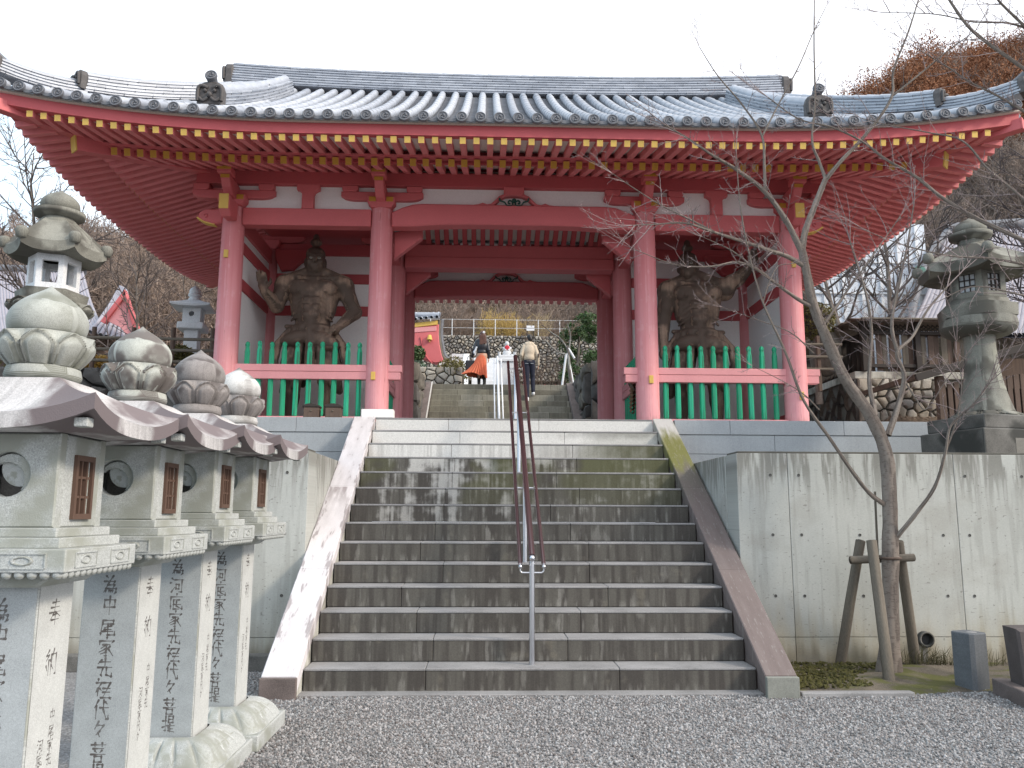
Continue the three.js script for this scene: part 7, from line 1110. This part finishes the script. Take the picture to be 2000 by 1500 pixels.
{ // low shed at the right edge
  const z = -6.4, a = at(1768, 742, z), b = at(2030, 668, z), o = thing('wooden_shed', 'low dark shed with a slanting reddish brown eave and slatted wall behind the right lantern', 'shed', [at(1900, 815, z).x, 2.3, z]), L = (v) => v.clone().sub(o.position), A = L(a), Bq = L(b);
  const d = V().subVectors(Bq, A), ang = Math.atan2(d.y, d.x), len = Math.hypot(d.x, d.y) + 0.5, roof = RB(len, 0.09, 2.4, len / 2, 0, -0.9, 0.01).rotateZ(ang).translate(A.x, A.y, 0); part(o, 'roof', roof, M.wood); part(o, 'eave_board', RB(len, 0.12, 0.05, len / 2, -0.02, 0.33, 0.008).rotateZ(ang).translate(A.x, A.y, 0), M.woodDark);
  const x0 = at(1838, 800, z).x - o.position.x; for (let k = 0; k < 16; k++) part(o, 'slat', RB(0.085, 1.35 + k * 0.03, 0.03, x0 + 0.06 + k * 0.115, 0.65, 0, 0.006), M.wood); part(o, 'wall', B(2.0, 1.3, 0.05, x0 + 1.0, 0.62, -0.1), M.woodDark); part(o, 'post', RB(0.12, 1.5, 0.12, x0, 0.7, 0.02, 0.01), M.wood);
  const f = thing('wooden_rail', 'short piece of wooden rail fence beside the right pillar of the gate', 'fence', [at(1600, 720, -8.5).x, at(1600, 735, -8.5).y - 0.3, -8.5]); part(f, 'post', RB(0.07, 1.1, 0.07, 0, 0.55, 0, 0.01), M.wood); for (const py of [674, 698, 722]) part(f, 'rail', CY(0.03, 0.03, 1.1, 8).rotateZ(Math.PI / 2).translate(-0.1, at(1600, py, -8.5).y - f.position.y, 0.05), M.woodGrey);
  const s = at(1592, 628, -9.5), sh = thing('clipped_shrub', 'rounded yellow green clipped shrub beside the right corner pillar', 'shrub', [s.x, s.y - 0.45, -9.5]); part(sh, 'leaves', leafCloud(2200, (r) => { const an = r() * 6.28, u = r() * 2 - 1, k = 0.42 * (0.75 + 0.25 * r()), q = Math.sqrt(1 - u * u); return V(Math.cos(an) * q * k, 0.45 + u * k, Math.sin(an) * q * k); }, 0.035, 811), M.leafOld); part(sh, 'branches', new THREE.IcosahedronGeometry(0.33, 2).translate(0, 0.45, 0), M.twigDark); part(sh, 'stem', CY(0.06, 0.08, 1.6, 8, 0, -0.5, 0), M.bark);
  const rk = thing('boulder', 'grey boulder below the clipped shrub beside the right pillar', 'boulder', [at(1612, 690, -9.6).x, at(1612, 690, -9.6).y - 0.45, -9.6]); const gg = new THREE.IcosahedronGeometry(0.6, 3), p = gg.attributes.position; for (let i = 0; i < p.count; i++) { const v = V().fromBufferAttribute(p, i), k = 1 + 0.45 * (fbm(v.x * 0.3 + 5, v.y * 0.3 + 5 + v.z * 0.3, 4, 4, 3, 820) - 0.5); p.setXYZ(i, v.x * k * 0.5, v.y * k * 0.75 + 0.42, v.z * k * 0.7); } gg.computeVertexNormals(); part(rk, 'rock', buv(gg), M.darkRock[2]);
}
// ---------------------------------------------------------------- left background
{
  const z = -18, o = thing('temple_hall', 'low hall with long grey tiled roof and vermilion gable behind the left lanterns', 'building', [-13.5, 3.6, z]), L = (x, y, zz) => at(x, y, zz).sub(o.position);
  tiledSlope(o, L(-60, 655, -16), L(205, 648, -16), L(160, 532, -20), L(-60, 528, -20), 40, 0.06, M.lilac, 'roof_tile_row'); part(o, 'ridge', new Tubes().add([L(-60, 524, -20), L(165, 530, -20)], () => 0.16, 8).geo(), M.tileDark);
  tiledSlope(o, L(175, 648, -15.6), L(262, 672, -15.6), L(246, 566, -17.5), L(235, 560, -17.8), 8, 0.06, M.lilac, 'roof_tile_row');
  const P2 = (x, y) => { const v = L(x, y, -15.5); return [v.x, v.y]; }; part(o, 'gable', ext([P2(205, 625), P2(247, 572), P2(270, 640), P2(258, 665), P2(236, 640)], 0.12, 0.01).translate(0, 0, L(240, 620, -15.5).z), M.rail); part(o, 'barge_board', join([ext([P2(200, 630), P2(247, 568), P2(250, 578), P2(208, 634)], 0.2, 0.01), ext([P2(247, 568), P2(274, 645), P2(266, 648), P2(244, 578)], 0.2, 0.01)]).translate(0, 0, L(240, 620, -15.5).z + 0.05), M.red); part(o, 'wall', B(7.5, 2.6, 1.2, -1.8, 1.3, 0.4), M.wood);
}
{ // wooden rails on a dry stone edge, autumn ground cover
  const z = -7.0, f = thing('wooden_rail', 'long rustic rail fence of three poles behind the left lanterns', 'fence', [-7.3, 3.75, z]); for (const py of [662, 684, 706]) { const a = at(-40, py - 4, z), b = at(430, py + 2, z); part(f, 'rail', new Tubes().add([a, a.clone().lerp(b, 0.5).add(V(0, 0.015, 0)), b].map((v) => v.sub(f.position)), () => 0.028, 8, 0.5).geo(), M.woodGrey); } for (let k = 0; k < 6; k++) { const b = at(20 + k * 78, 730, z); part(f, 'post', CY(0.04, 0.045, 0.95, 8, b.x - f.position.x, 0.35, -0.02), M.wood); }
  const w = thing('rock_wall', 'dry stone wall of dark mixed boulders behind the left lanterns', 'rock wall', [-8.0, 2.0, -7.0]), r = rng(830), col = [...M.darkRock, M.cutStone[1], M.cutStone[2]]; cells(6.4, 1.85, 15, 6, 831, 0.02).forEach((c) => part(w, 'stone', stoneGeo(c, 0.20, r).translate(-3.2, 0, 0), col[Math.floor(r() * 5)])); part(w, 'backing', B(6.3, 1.8, 1.4, 0, 0.9, -0.75), M.mortar);
  [[345, 690, 0.16, 'small yellow green shrub behind the small pale lantern'], [190, 715, 0.2, 'orange yellow low shrub behind the second lantern jewel'], [60, 700, 0.35, 'olive brown hedge behind the nearest lantern jewel']].forEach(([px, py, R, lab], i) => { const c = at(px, py, -7.6), s = thing('shrub', lab, 'shrub', [c.x, c.y - R, -7.6]); part(s, 'leaves', leafCloud(1000, (q) => { const a = q() * 6.28, u = q() * 2 - 1, k = Math.cbrt(q()) * R, g = Math.sqrt(1 - u * u); return V(Math.cos(a) * g * k * 2.0, R + u * k, Math.sin(a) * g * k); }, 0.035, 840 + i), i === 1 ? leafM(0.40, 0.24, 0.03) : M.leafOld); part(s, 'stem', CY(0.02, 0.03, R * 1.4, 6, 0, R * 0.6, 0), M.bark); });
}
renderer.render(scene, camera);
